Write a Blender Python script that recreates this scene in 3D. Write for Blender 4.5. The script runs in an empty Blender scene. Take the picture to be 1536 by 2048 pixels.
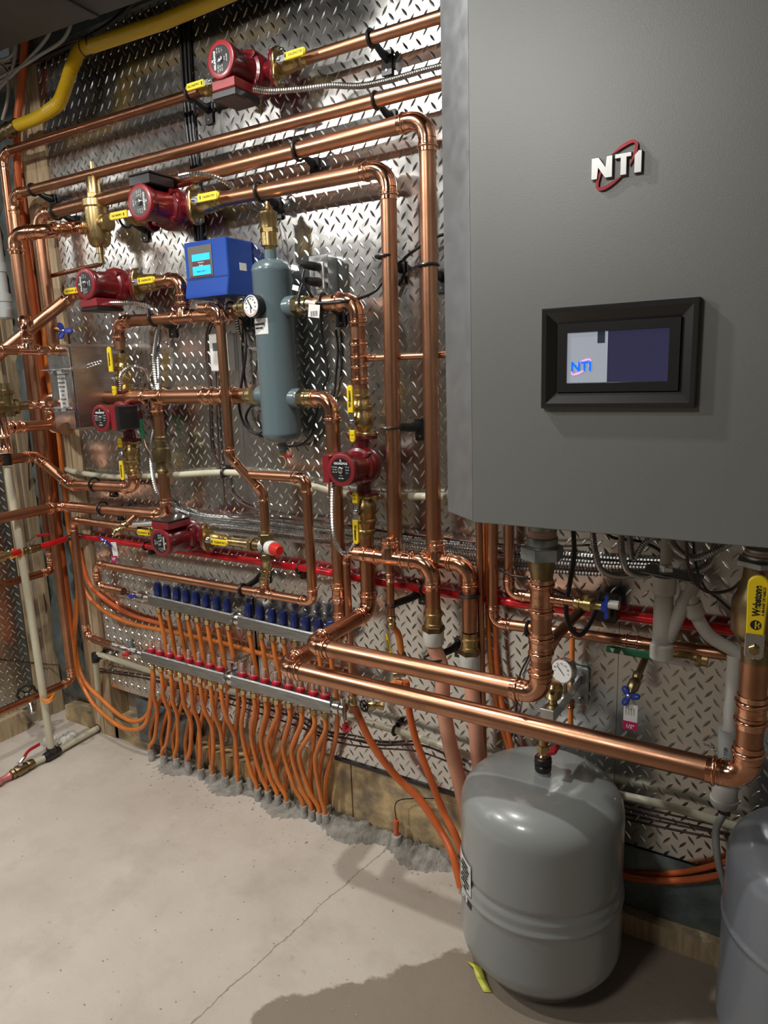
import bpy, math, random
from mathutils import Vector, Matrix, Euler
random.seed(7)
PI = math.pi
SC = bpy.context.scene
COL = SC.collection
V = Vector
# ------------------------------------------------------------------ camera solved from the room's vanishing points
F = 1406.6; CX, CY = 768.0, 1024.0; D = 1.74; CAMH = 1.5
def _cv(x, y): return V((x-CX, y-CY, F))
_zd = _cv(1010, 8028).normalized()
_xn = _cv(-1568, 822); _xn = (_xn - _zd*_xn.dot(_zd)).normalized()
_X = -_xn; _Z = -_zd; _Y = _Z.cross(_X)
def ray(px, py):
    c = _cv(px, py); return V((_X.dot(c), _Y.dot(c), _Z.dot(c)))
def W(px, py, d=0.0):            # point standing d metres in front of the back wall
    r = ray(px, py); t = (D-d)/r.y; return V((0,0,CAMH)) + r*t
def LX(px, py, x):               # point on the plane x = const
    r = ray(px, py); t = x/r.x; return V((0,0,CAMH)) + r*t
def FZ(px, py, z=0.0):           # point on the plane z = const
    r = ray(px, py); t = (z-CAMH)/r.z; return V((0,0,CAMH)) + r*t
cam = bpy.data.cameras.new('camera'); co = bpy.data.objects.new('camera', cam); COL.objects.link(co)
cam.sensor_fit = 'VERTICAL'; cam.sensor_height = 24.0; cam.lens = 24.0*F/2048.0
rx = V((_X.x, _Y.x, _Z.x)); ry = -V((_X.y, _Y.y, _Z.y)); rz = -V((_X.z, _Y.z, _Z.z))
m = Matrix((( rx.x, ry.x, rz.x, 0), (rx.y, ry.y, rz.y, 0), (rx.z, ry.z, rz.z, CAMH), (0,0,0,1)))
co.matrix_world = m; cam.clip_start = 0.02; SC.camera = co

# ------------------------------------------------------------------ materials
def _set(b, **k):
    for n, v in k.items():
        n = n.replace('_', ' ')
        if n in b.inputs: b.inputs[n].default_value = v
def mat(name, col, rough=0.5, metal=0.0, var=0.0, vscale=20.0, bump=0.0, bscale=200.0, coat=0.0, emit=None, estr=0.0, col2=None, trans=0.0, rvar=0.0, sss=0.0, spec=None, stretch=None, alpha=1.0):
    m = bpy.data.materials.new(name); m.use_nodes = True
    nt = m.node_tree; b = nt.nodes['Principled BSDF']
    c = (*col, 1.0)
    _set(b, Base_Color=c, Roughness=rough, Metallic=metal, Coat_Weight=coat, Transmission_Weight=trans, Coat_Roughness=0.08)
    if spec is not None: _set(b, Specular_IOR_Level=spec)
    if alpha < 1: _set(b, Alpha=alpha)
    if sss: _set(b, Subsurface_Weight=sss, Subsurface_Scale=0.01)
    if emit: _set(b, Emission_Color=(*emit, 1.0), Emission_Strength=estr)
    tc = nt.nodes.new('ShaderNodeTexCoord'); vec = tc.outputs['Object']
    if stretch:
        mp = nt.nodes.new('ShaderNodeMapping'); mp.inputs['Scale'].default_value = stretch
        nt.links.new(vec, mp.inputs['Vector']); vec = mp.outputs['Vector']
    if var or rvar:
        n = nt.nodes.new('ShaderNodeTexNoise'); n.inputs['Scale'].default_value = vscale; n.inputs['Detail'].default_value = 5
        nt.links.new(vec, n.inputs['Vector'])
        if var:
            mx = nt.nodes.new('ShaderNodeMix'); mx.data_type = 'RGBA'
            c2 = col2 if col2 else tuple(x*(1-var) for x in col)
            mx.inputs['A'].default_value = c; mx.inputs['B'].default_value = (*c2, 1)
            rp = nt.nodes.new('ShaderNodeMapRange'); rp.inputs['From Min'].default_value = 0.38; rp.inputs['From Max'].default_value = 0.66
            nt.links.new(n.outputs['Fac'], rp.inputs['Value']); nt.links.new(rp.outputs['Result'], mx.inputs['Factor'])
            nt.links.new(mx.outputs['Result'], b.inputs['Base Color'])
        if rvar:
            rr = nt.nodes.new('ShaderNodeMapRange'); rr.inputs['From Min'].default_value = 0.3; rr.inputs['From Max'].default_value = 0.7
            rr.inputs['To Min'].default_value = max(0.02, rough-rvar); rr.inputs['To Max'].default_value = rough+rvar
            nt.links.new(n.outputs['Fac'], rr.inputs['Value']); nt.links.new(rr.outputs['Result'], b.inputs['Roughness'])
    if bump:
        n2 = nt.nodes.new('ShaderNodeTexNoise'); n2.inputs['Scale'].default_value = bscale; n2.inputs['Detail'].default_value = 3
        bp = nt.nodes.new('ShaderNodeBump'); bp.inputs['Strength'].default_value = bump; bp.inputs['Distance'].default_value = 0.01
        nt.links.new(tc.outputs['Object'], n2.inputs['Vector']); nt.links.new(n2.outputs['Fac'], bp.inputs['Height'])
        nt.links.new(bp.outputs['Normal'], b.inputs['Normal'])
    return m
M = {}
M['copper'] = mat('copper_tube', (0.54,0.275,0.165), 0.33, 1.0, var=0.5, vscale=9, col2=(0.38,0.19,0.11), rvar=0.07, bump=0.02, bscale=60)
M['fitting'] = mat('copper_press_fitting', (0.80,0.45,0.31), 0.16, 1.0, var=0.4, vscale=30, col2=(0.62,0.29,0.16), rvar=0.06, bump=0.05, bscale=70)
M['copper_dark'] = mat('aged_copper_tube', (0.42,0.19,0.11), 0.3, 1.0, var=0.5, vscale=8, col2=(0.26,0.11,0.065), rvar=0.08)
M['brass'] = mat('cast_brass', (0.56,0.42,0.2), 0.3, 1.0, var=0.3, vscale=25, col2=(0.42,0.3,0.13), rvar=0.08, bump=0.04, bscale=300)
M['brass_pale'] = mat('machined_brass', (0.70,0.58,0.34), 0.2, 1.0, var=0.3, vscale=30, col2=(0.5,0.38,0.18))
M['bronze'] = mat('dark_bronze', (0.30,0.23,0.12), 0.33, 1.0, var=0.3, vscale=20)
M['steel'] = mat('zinc_plated_steel', (0.62,0.64,0.66), 0.22, 1.0, rvar=0.08, vscale=40)
M['galv'] = mat('galvanised_steel', (0.36,0.40,0.40), 0.38, 0.8, var=0.3, vscale=30)
M['flex'] = mat('steel_flex_conduit', (0.58,0.58,0.57), 0.25, 1.0)
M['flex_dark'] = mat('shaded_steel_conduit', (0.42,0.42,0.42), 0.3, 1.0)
M['nickel'] = mat('nickel_plated_brass', (0.60,0.59,0.56), 0.22, 1.0, rvar=0.08, vscale=40)
M['red_paint'] = mat('maroon_pump_paint', (0.13,0.006,0.010), 0.3, 0.0, coat=0.5, bump=0.03, bscale=400)
M['red_face'] = mat('red_pump_face', (0.20,0.012,0.018), 0.36, coat=0.3)
M['black'] = mat('black_plastic', (0.010,0.010,0.011), 0.4, coat=0.15)
M['rubber'] = mat('black_rubber_cable', (0.012,0.012,0.013), 0.35)
M['plate'] = mat('black_name_plate', (0.012,0.013,0.015), 0.3, coat=0.4)
M['yellow'] = mat('yellow_vinyl_grip', (0.80,0.58,0.012), 0.38, coat=0.2)
M['ink'] = mat('black_ink', (0.012,0.012,0.012), 0.5)
M['white_ink'] = mat('white_ink', (0.75,0.75,0.73), 0.5)
M['paper'] = mat('white_label', (0.68,0.68,0.66), 0.5)
M['orange'] = mat('orange_pex', (0.72,0.21,0.035), 0.38, var=0.25, vscale=15, coat=0.1)
M['orange_deep'] = mat('orange_barrier_pex', (0.62,0.13,0.03), 0.36, var=0.2, vscale=12, coat=0.1)
M['pex_red'] = mat('red_pex', (0.66,0.006,0.014), 0.26, var=0.3, vscale=14, coat=0.4, bump=0.05, bscale=90)
M['pex_white'] = mat('natural_pex', (0.60,0.58,0.44), 0.38, var=0.15, vscale=10, sss=0.15)
M['pex_pink'] = mat('salmon_pex', (0.70,0.33,0.22), 0.4, var=0.15, vscale=10, sss=0.1)
M['pvc'] = mat('white_pvc', (0.60,0.59,0.55), 0.35, var=0.08)
M['pvc_grey'] = mat('grey_pvc', (0.36,0.38,0.37), 0.4)
M['frosted'] = mat('frosted_plastic', (0.62,0.60,0.55), 0.35, trans=0.35, sss=0.2)
M['sep'] = mat('slate_blue_paint', (0.095,0.135,0.15), 0.26, coat=0.6, bump=0.04, bscale=160)
M['tank'] = mat('grey_tank_enamel', (0.27,0.29,0.285), 0.3, coat=0.5, bump=0.02, bscale=120)
M['tank_blue'] = mat('blue_grey_tank_enamel', (0.17,0.185,0.21), 0.28, coat=0.5, bump=0.02, bscale=120)
M['blue'] = mat('blue_enclosure', (0.002,0.045,0.28), 0.45, spec=0.3, bump=0.03, bscale=600)
M['navy'] = mat('navy_cap_plastic', (0.007,0.02,0.135), 0.36, coat=0.2)
M['blue_knob'] = mat('blue_handle_paint', (0.006,0.03,0.30), 0.35, coat=0.3)
M['redcap'] = mat('red_meter_ring', (0.50,0.010,0.03), 0.4)
M['red_lever'] = mat('red_lever_vinyl', (0.45,0.012,0.02), 0.4)
M['red_knob'] = mat('red_valve_knob', (0.60,0.02,0.012), 0.4)
M['clear'] = mat('clear_meter_tube', (0.62,0.48,0.42), 0.2, trans=0.45)
M['bar'] = mat('brushed_manifold_bar', (0.33,0.34,0.34), 0.34, 1.0, rvar=0.1, vscale=15, var=0.2, stretch=(1,8,8))
M['green'] = mat('green_vinyl_grip', (0.010,0.13,0.055), 0.4, coat=0.2)
M['gasyellow'] = mat('yellow_gas_line_jacket', (0.56,0.36,0.005), 0.42)
M['cablewhite'] = mat('white_cable_jacket', (0.42,0.41,0.37), 0.45)
M['wirebrown'] = mat('brown_thermostat_wire', (0.07,0.035,0.028), 0.4)
M['boiler'] = mat('boiler_grey_enamel', (0.215,0.222,0.215), 0.42, 0.35, bump=0.05, bscale=700, var=0.04, vscale=4)
M['boiler_edge'] = mat('brushed_boiler_trim', (0.30,0.315,0.33), 0.42, 0.75, rvar=0.05, vscale=30)
M['bezel'] = mat('black_bezel', (0.012,0.012,0.012), 0.32, coat=0.3)
M['screen'] = mat('dark_display_glass', (0.012,0.012,0.03), 0.06, emit=(0.05,0.05,0.11), estr=0.35)
M['screen_lit'] = mat('lit_display_glass', (0.2,0.22,0.25), 0.08, emit=(0.30,0.33,0.38), estr=0.55)
M['lcd_blue'] = mat('lit_blue_lettering', (0.0,0.05,0.6), 0.3, emit=(0.0,0.12,0.9), estr=1.0)
M['lcd_pink'] = mat('lit_pink_swoosh', (0.7,0.2,0.5), 0.3, emit=(0.95,0.35,0.7), estr=0.8)
M['lcd_cyan'] = mat('cyan_lcd', (0.02,0.3,0.6), 0.3, emit=(0.01,0.36,0.78), estr=0.9)
M['lcd_panel'] = mat('grey_lcd_panel', (0.10,0.095,0.085), 0.4)
M['lcd_maroon'] = mat('maroon_strip', (0.10,0.02,0.022), 0.4)
M['chrome'] = mat('chrome_lettering', (0.45,0.45,0.44), 0.36, 1.0)
M['logo_red'] = mat('red_emblem_ring', (0.30,0.008,0.016), 0.3, 0.3, coat=0.4)
M['wood'] = mat('pine_stud', (0.50,0.38,0.235), 0.65, var=0.35, vscale=6, stretch=(14,14,1.2), bump=0.1, bscale=60)
M['wood_sill'] = mat('bottom_plate_wood', (0.66,0.50,0.26), 0.75, var=0.5, vscale=14, col2=(0.24,0.19,0.13), bump=0.3, bscale=60)
M['insul'] = mat('foil_insulation_bag', (0.16,0.20,0.20), 0.4, 0.3, var=0.4, vscale=14, bump=0.6, bscale=18)
M['duct'] = mat('dark_sheet_duct', (0.10,0.105,0.11), 0.5, 0.6, var=0.3, vscale=3)
M['hx'] = mat('brushed_exchanger_shell', (0.50,0.42,0.38), 0.42, 1.0, rvar=0.08, vscale=20, var=0.2, stretch=(1,1,6))
M['lime'] = mat('lime_yellow_tag', (0.62,0.62,0.10), 0.5)
M['magenta'] = mat('magenta_tag', (0.42,0.01,0.10), 0.45)
M['bulb'] = mat('lit_bulb', (1,1,1), 0.3, emit=(1.0,0.93,0.82), estr=30.0)
M['mortar'] = mat('rough_mortar', (0.34,0.32,0.28), 0.9, var=0.4, vscale=30, bump=0.9, bscale=70)
M['sleeve'] = mat('grey_conduit_sleeve', (0.27,0.27,0.26), 0.6, var=0.4, vscale=40, col2=(0.45,0.44,0.41), bump=0.3, bscale=150)
M['drywall'] = mat('painted_wall', (0.42,0.37,0.30), 0.8, var=0.1, vscale=2)
M['dark_wood'] = mat('ceiling_wood', (0.13,0.095,0.06), 0.8, var=0.3, vscale=5)

def plate_material():
    m = bpy.data.materials.new('aluminium_tread_plate'); m.use_nodes = True; nt = m.node_tree; b = nt.nodes['Principled BSDF']
    _set(b, Base_Color=(0.66,0.66,0.645,1), Metallic=1.0, Roughness=0.2)
    tc = nt.nodes.new('ShaderNodeTexCoord')
    n = nt.nodes.new('ShaderNodeTexNoise'); n.inputs['Scale'].default_value = 5.0; n.inputs['Detail'].default_value = 2
    n3 = nt.nodes.new('ShaderNodeTexNoise'); n3.inputs['Scale'].default_value = 45.0; n3.inputs['Detail'].default_value = 2
    ad = nt.nodes.new('ShaderNodeMath'); ad.operation = 'MULTIPLY_ADD'; ad.inputs[1].default_value = 0.055
    nt.links.new(tc.outputs['Object'], n3.inputs['Vector']); nt.links.new(n3.outputs['Fac'], ad.inputs[0]); nt.links.new(n.outputs['Fac'], ad.inputs[2])
    bp = nt.nodes.new('ShaderNodeBump'); bp.inputs['Strength'].default_value = 0.5; bp.inputs['Distance'].default_value = 0.010
    nt.links.new(tc.outputs['Object'], n.inputs['Vector']); nt.links.new(ad.outputs[0], bp.inputs['Height']); nt.links.new(bp.outputs['Normal'], b.inputs['Normal'])
    n2 = nt.nodes.new('ShaderNodeTexNoise'); n2.inputs['Scale'].default_value = 30.0; n2.inputs['Detail'].default_value = 6
    r = nt.nodes.new('ShaderNodeMapRange'); r.inputs['To Min'].default_value = 0.14; r.inputs['To Max'].default_value = 0.27
    nt.links.new(tc.outputs['Object'], n2.inputs['Vector']); nt.links.new(n2.outputs['Fac'], r.inputs['Value']); nt.links.new(r.outputs['Result'], b.inputs['Roughness'])
    return m
M['tread'] = plate_material()

def floor_material():
    m = bpy.data.materials.new('stained_concrete'); m.use_nodes = True; nt = m.node_tree; b = nt.nodes['Principled BSDF']
    tc = nt.nodes.new('ShaderNodeTexCoord'); O = tc.outputs['Object']; L = nt.links.new
    def noise(s, d=6, vec=O, rough=0.55):
        n = nt.nodes.new('ShaderNodeTexNoise'); n.inputs['Scale'].default_value = s; n.inputs['Detail'].default_value = d; n.inputs['Roughness'].default_value = rough
        L(vec, n.inputs['Vector']); return n.outputs['Fac']
    def rng(v, a, c, lo=0.0, hi=1.0, smooth=False):
        r = nt.nodes.new('ShaderNodeMapRange'); r.inputs['From Min'].default_value = a; r.inputs['From Max'].default_value = c
        r.inputs['To Min'].default_value = lo; r.inputs['To Max'].default_value = hi
        if smooth: r.interpolation_type = 'SMOOTHSTEP'
        L(v, r.inputs['Value']); return r.outputs['Result']
    def mth(op, a, c=None):
        n = nt.nodes.new('ShaderNodeMath'); n.operation = op
        for i, v in enumerate((a, c)):
            if v is None: continue
            if isinstance(v, (int, float)): n.inputs[i].default_value = v
            else: L(v, n.inputs[i])
        return n.outputs[0]
    def mix(f, a, c):
        n = nt.nodes.new('ShaderNodeMix'); n.data_type = 'RGBA'; L(f, n.inputs['Factor'])
        for k, v in (('A', a), ('B', c)):
            if isinstance(v, tuple): n.inputs[k].default_value = (*v, 1)
            else: L(v, n.inputs[k])
        return n.outputs['Result']
    base = mix(rng(noise(2.2), .35, .65), (0.60,0.545,0.475), (0.50,0.445,0.38))
    base = mix(mth('MULTIPLY', rng(noise(5, 8, rough=.65), .5, .72), 0.45), base, (0.36,0.31,0.25))
    base = mix(mth('MULTIPLY', rng(noise(38, 4), .66, .74), 0.35), base, (0.26,0.22,0.18))
    base = mix(mth('MULTIPLY', rng(noise(160, 3), .62, .72), 0.4), base, (0.62,0.6,0.55))
    # the damp patch in front of the tank: ragged rim, shadow right of the tank painted in
    sep = nt.nodes.new('ShaderNodeSeparateXYZ'); L(O, sep.inputs[0])
    wob = mth('MULTIPLY', mth('SUBTRACT', noise(6, 7, rough=.62), 0.5), 0.20)
    pa, pb = FZ(610, 1985), FZ(930, 1912); k1 = (pb.y-pa.y)/(pb.x-pa.x)
    line = mth('ADD', mth('MULTIPLY', sep.outputs[0], k1), pa.y-k1*pa.x)
    f1 = mth('SUBTRACT', line, sep.outputs[1])
    f2 = mth('MULTIPLY', mth('SUBTRACT', sep.outputs[0], FZ(500, 2030).x), 0.8)
    damp_shade = rng(mth('ADD', mth('MINIMUM', f1, f2), wob), -0.006, 0.008)
    base = mix(mth('MULTIPLY', damp_shade, 0.85), base, (0.22,0.175,0.13))
    # the hairline crack
    wv = mth('MULTIPLY', mth('SUBTRACT', noise(4, 8, rough=.7), 0.5), 0.07)
    a = FZ(750, 1715); e = FZ(380, 2048)
    ddx, ddy = e.x-a.x, e.y-a.y; ln = math.hypot(ddx, ddy)
    dist = mth('ADD', mth('ADD', mth('MULTIPLY', sep.outputs[0], ddy/ln), mth('MULTIPLY', sep.outputs[1], -ddx/ln)), -(a.x*ddy-a.y*ddx)/ln)
    crack = rng(mth('ABSOLUTE', mth('ADD', dist, wv)), 0.0012, 0.0028, 1.0, 0.0)
    base = mix(mth('MULTIPLY', crack, 0.6), base, (0.12,0.09,0.07))
    L(base, b.inputs['Base Color'])
    L(rng(damp_shade, 0, 1, 0.62, 0.38), b.inputs['Roughness'])
    bp = nt.nodes.new('ShaderNodeBump'); bp.inputs['Strength'].default_value = 0.25; bp.inputs['Distance'].default_value = 0.01
    L(mth('ADD', noise(25, 8), mth('MULTIPLY', noise(3), 1.5)), bp.inputs['Height']); L(bp.outputs['Normal'], b.inputs['Normal'])
    return m
M['floor'] = floor_material()

# ------------------------------------------------------------------ mesh helper
WM = {}
def frame(t, up=None):
    t = t.normalized()
    u = up if up is not None else (V((0,0,1)) if abs(t.z) < 0.9 else V((0,-1,0)))
    n = (u - t*u.dot(t)).normalized(); return n, t.cross(n)
class MB:
    def __init__(s): s.v = []; s.f = []; s.m = []; s.mi = 0
    def _ring(s, c, n, b, r, k, sq=1.0):
        i = len(s.v)
        for j in range(k):
            a = 2*PI*j/k; s.v.append(c + n*(math.cos(a)*r) + b*(math.sin(a)*r*sq))
        return i
    def face(s, *ix): s.f.append(tuple(ix)); s.m.append(s.mi)
    def sweep(s, pts, rad, k=16, caps=True, closed=False, up=None, sq=1.0):
        n_ = len(pts); rad = rad if isinstance(rad, (list, tuple)) else [rad]*n_
        tans = []
        for i in range(n_):
            if closed: t = pts[(i+1) % n_] - pts[i-1]
            else:
                t = pts[min(i+1, n_-1)] - pts[max(i-1, 0)]
            if t.length < 1e-9: t = tans[-1] if tans else V((0,0,1))
            tans.append(t.normalized())
        n, b = frame(tans[0], up); rings = []
        for i in range(n_):
            t = tans[i]; n = (n - t*n.dot(t))
            n = n.normalized() if n.length > 1e-6 else frame(t)[0]
            b = t.cross(n); rings.append(s._ring(pts[i], n, b, rad[i], k, sq))
        for i in range(n_ if closed else n_-1):
            a, c = rings[i], rings[(i+1) % n_]
            for j in range(k):
                j2 = (j+1) % k; s.face(a+j, a+j2, c+j2, c+j)
        if caps and not closed:
            s.face(*[rings[0]+j for j in reversed(range(k))]); s.face(*[rings[-1]+j for j in range(k)])
        return s
    def lathe(s, p, d, prof, k=24, caps=True, up=None, sq=1.0):      # prof: (distance along d, radius)
        d = d.normalized(); n, b = frame(d, up); rings = [s._ring(p + d*t, n, b, max(r, 1e-5), k, sq) for t, r in prof]
        for a, c in zip(rings, rings[1:]):
            for j in range(k):
                j2 = (j+1) % k; s.face(a+j, a+j2, c+j2, c+j)
        if caps:
            s.face(*[rings[0]+j for j in reversed(range(k))]); s.face(*[rings[-1]+j for j in range(k)])
        return s
    def box(s, c, size, X=V((1,0,0)), Y=V((0,1,0)), Z=V((0,0,1)), bev=0.0):
        hx, hy, hz = (q/2 for q in size)
        return s.prism([c + X*a + Y*b for a, b in ((-hx,-hy),(hx,-hy),(hx,hy),(-hx,hy))], Z, -hz, hz, bev)
    def prism(s, poly, Z, z0, z1, bev=0.0):
        n = len(poly); cen = sum(poly, V((0,0,0)))/n
        def lvl(z, ins):
            i0 = len(s.v)
            for i, p in enumerate(poly):
                if ins:
                    a = (poly[i-1]-p).normalized(); b = (poly[(i+1) % n]-p).normalized(); q = a+b
                    sn = abs(a.cross(b).length); q = q*(ins/max(sn, 0.2)) if q.length > 1e-6 else q
                    if (p+q-cen).length > (p-cen).length: q = -q
                    p = p+q
                s.v.append(p + Z*z)
            return i0
        L = [lvl(z0, 0), lvl(z1, 0)] if not bev else [lvl(z0, bev), lvl(z0+bev, 0), lvl(z1-bev, 0), lvl(z1, bev)]
        for a, b in zip(L, L[1:]):
            for j in range(n):
                j2 = (j+1) % n; s.face(a+j, a+j2, b+j2, b+j)
        s.face(*[L[0]+j for j in reversed(range(n))]); s.face(*[L[-1]+j for j in range(n)])
        return s
    def quad(s, a, b, c, d):
        i = len(s.v); s.v += [a, b, c, d]; s.face(i, i+1, i+2, i+3); return s
    def build(s, name, material, parent=None, local=False, ang=38, kind=None, label=None):
        me = bpy.data.meshes.new(name); vs = s.v
        if parent is not None and not local:
            inv = WM[parent.name].inverted(); vs = [inv @ p for p in vs]
        me.from_pydata([tuple(p) for p in vs], [], s.f)
        mats = material if isinstance(material, (list, tuple)) else [material]
        for q in mats: me.materials.append(q)
        if len(mats) > 1: me.polygons.foreach_set('material_index', s.m)
        me.update()
        if ang: me.shade_smooth(); me.set_sharp_from_angle(angle=math.radians(ang))
        import bmesh
        bm = bmesh.new(); bm.from_mesh(me); bmesh.ops.recalc_face_normals(bm, faces=bm.faces); bm.to_mesh(me); bm.free()
        o = bpy.data.objects.new(name, me); COL.objects.link(o)
        if parent is not None: o.parent = parent; WM[o.name] = WM[parent.name]
        else: WM[o.name] = Matrix.Identity(4)
        if kind: o['kind'] = kind
        if label: o['label'] = label
        return o
def tag(o, label, cat, group=None):
    o['label'] = label; o['category'] = cat
    if group: o['group'] = group
    return o
def root(name, label, cat, loc, rot=None, group=None):
    o = bpy.data.objects.new(name, None); COL.objects.link(o); o.empty_display_size = 0.03
    mw = Matrix.Translation(loc) @ (rot.to_4x4() if rot else Matrix.Identity(4))
    o.matrix_world = mw; WM[o.name] = mw; return tag(o, label, cat, group)
def spline(pts, n=8):
    P = [pts[0]*2-pts[1]] + list(pts) + [pts[-1]*2-pts[-2]]; out = []
    for i in range(1, len(P)-2):
        for j in range(n):
            t = j/n; a, b, c, d = P[i-1], P[i], P[i+1], P[i+2]
            out.append(0.5*((2*b) + (c-a)*t + (2*a-5*b+4*c-d)*t*t + (3*b-a-3*c+d)*t**3))
    out.append(pts[-1]); return out
def resample(pts, step):
    out = [pts[0]]; acc = 0.0
    for a, b in zip(pts, pts[1:]):
        L = (b-a).length
        while acc + L >= step:
            t = (step-acc)/L; a = a.lerp(b, t); out.append(a); L = (b-a).length; acc = 0.0
            if L < 1e-9: break
        acc += L
    return out
def text(s, size, M4, material, parent=None, name='lettering', ext=0.0004, align='CENTER', wscale=1.0, bold=0.0):
    cu = bpy.data.curves.new('t', 'FONT'); cu.body = s; cu.size = size; cu.extrude = ext; cu.offset = bold; cu.align_x = align; cu.align_y = 'CENTER'
    o = bpy.data.objects.new('t', cu); COL.objects.link(o)
    dg = bpy.context.evaluated_depsgraph_get(); me = bpy.data.meshes.new_from_object(o.evaluated_get(dg))
    bpy.data.objects.remove(o)
    me.transform(M4 @ Matrix.Diagonal((wscale, 1, 1, 1)))
    me.materials.clear(); me.materials.append(material)
    q = bpy.data.objects.new(name, me); COL.objects.link(q)
    if parent is not None: q.parent = parent; WM[q.name] = WM[parent.name]
    return q
def basis(o, X, Y): # matrix for text: X right, Y up
    X = X.normalized(); Y = (Y - X*Y.dot(X)).normalized(); Z = X.cross(Y)
    return Matrix(((X.x,Y.x,Z.x,o.x),(X.y,Y.y,Z.y,o.y),(X.z,Y.z,Z.z,o.z),(0,0,0,1)))

# ------------------------------------------------------------------ plumbing helpers
BEAD = [(0,1.07),(0.22,1.08),(0.25,1.13),(0.31,1.13),(0.34,1.07),(0.42,1.07),(0.46,1.2),(0.52,1.25),(0.60,1.25),(0.65,1.2),(0.68,1.09),(0.97,1.09),(1.0,1.03)]
def collar(mb, p, d, r, L=None):
    L = L or 1.15*r+0.006
    mb.lathe(p, d, [(t*L, f*r) for t, f in BEAD], k=22)
    return L
def elbow_arc(pv, a, b, r, R=None):
    """pts of the arc at vertex pv between directions a (in) and b (out); tangent length"""
    th = a.angle(b)
    R = R or 2.5*r; T = R*math.tan(th/2)
    ax = a.cross(b).normalized(); st = pv - a*T; c = st + (ax.cross(a)).normalized()*R
    n = max(4, int(th/0.17)); pts = []
    for i in range(n+1):
        q = Matrix.Rotation(th*i/n, 3, ax) @ (st-c); pts.append(c+q)
    return pts, T
def run(name, label, cat, pts, r, material='copper', group=None, fit='fitting', bend=None, couple=(), tees=(), nofit=(), endcap=None, soft=()):
    """one soldered/pressed run: tube sections, elbows, tees and couplings as parts.
       couple: (segment, t) ; tees: (segment, t, branch point, branch radius)"""
    rt = root(name, label, cat, pts[0], group=group)
    n = len(pts); trim = [0.0]*n; arcs = {}
    for i in range(1, n-1):
        a = (pts[i]-pts[i-1]).normalized(); b = (pts[i+1]-pts[i]).normalized()
        arcs[i] = elbow_arc(pts[i], a, b, r, (bend or 2.5)*r); trim[i] = arcs[i][1]
    for i in range(n-1):
        a = (pts[i+1]-pts[i]).normalized()
        mb = MB(); mb.sweep([pts[i]+a*trim[i]*0.98, pts[i+1]-a*trim[i+1]*0.98], r, k=22)
        mb.build('pipe_section', M[material], rt)
    for i, (ap, T) in arcs.items():
        a = (pts[i]-pts[i-1]).normalized(); b = (pts[i+1]-pts[i]).normalized()
        mb = MB(); mb.sweep(ap, r*1.07, k=22)
        if i not in nofit:
            La = min(1.15*r+0.006, max(0.006, (pts[i]-pts[i-1]).length-trim[i]-trim[i-1]))
            Lb = min(1.15*r+0.006, max(0.006, (pts[i+1]-pts[i]).length-trim[i]-trim[i+1]))
            collar(mb, ap[0], -a, r, La); collar(mb, ap[-1], b, r, Lb)
        mb.build('elbow', M[fit if i not in nofit else material], rt)
    for s, t in couple:
        p = pts[s].lerp(pts[s+1], t); a = (pts[s+1]-pts[s]).normalized()
        mb = MB(); L = 1.15*r+0.006; collar(mb, p, a, r, L); collar(mb, p, -a, r, L); mb.build('coupling', M[fit], rt)
    for tt in tees:
        s, t, bp, rb = tt[:4]
        p = pts[s].lerp(pts[s+1], t); a = (pts[s+1]-pts[s]).normalized(); bd = (bp-p).normalized()
        mb = MB(); h = max(rb*1.25, 0.01)
        mb.lathe(p-a*h, a, [(0, r*1.07), (2*h, r*1.07)], k=22)
        collar(mb, p+a*h, a, r); collar(mb, p-a*h, -a, r)
        mb.lathe(p, bd, [(0, rb*1.3),(r*1.15, rb*1.2),(r*1.3+0.004, rb*1.07)], k=20); collar(mb, p+bd*(r*1.3+0.003), bd, rb)
        mb.build('tee', M[fit], rt)
    return rt
def hexnut(mb, p, d, r, L):
    d = d.normalized(); n, b = frame(d)
    poly = [p + n*(math.cos(PI/3*i)*r) + b*(math.sin(PI/3*i)*r) for i in range(6)]
    mb.prism(poly, d, 0, L, min(0.0012, L*0.2)); return mb
def cable(name, label, cat, pts, r, material, group=None, ripple=0.0, pitch=0.006, n=10, k=8, parent=None, smooth=True):
    P = spline(pts, n) if smooth else pts
    mb = MB()
    if ripple:
        P = resample(P, pitch/3); rad = [r*(1+(ripple if i % 3 == 0 else (-ripple if i % 3 == 1 else 0))) for i in range(len(P))]
        mb.sweep(P, rad, k=k)
    else: mb.sweep(P, r, k=k)
    o = mb.build(name, M[material], parent, ang=60 if not ripple else 25)
    if parent is None: tag(o, label, cat, group)
    return o
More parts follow.
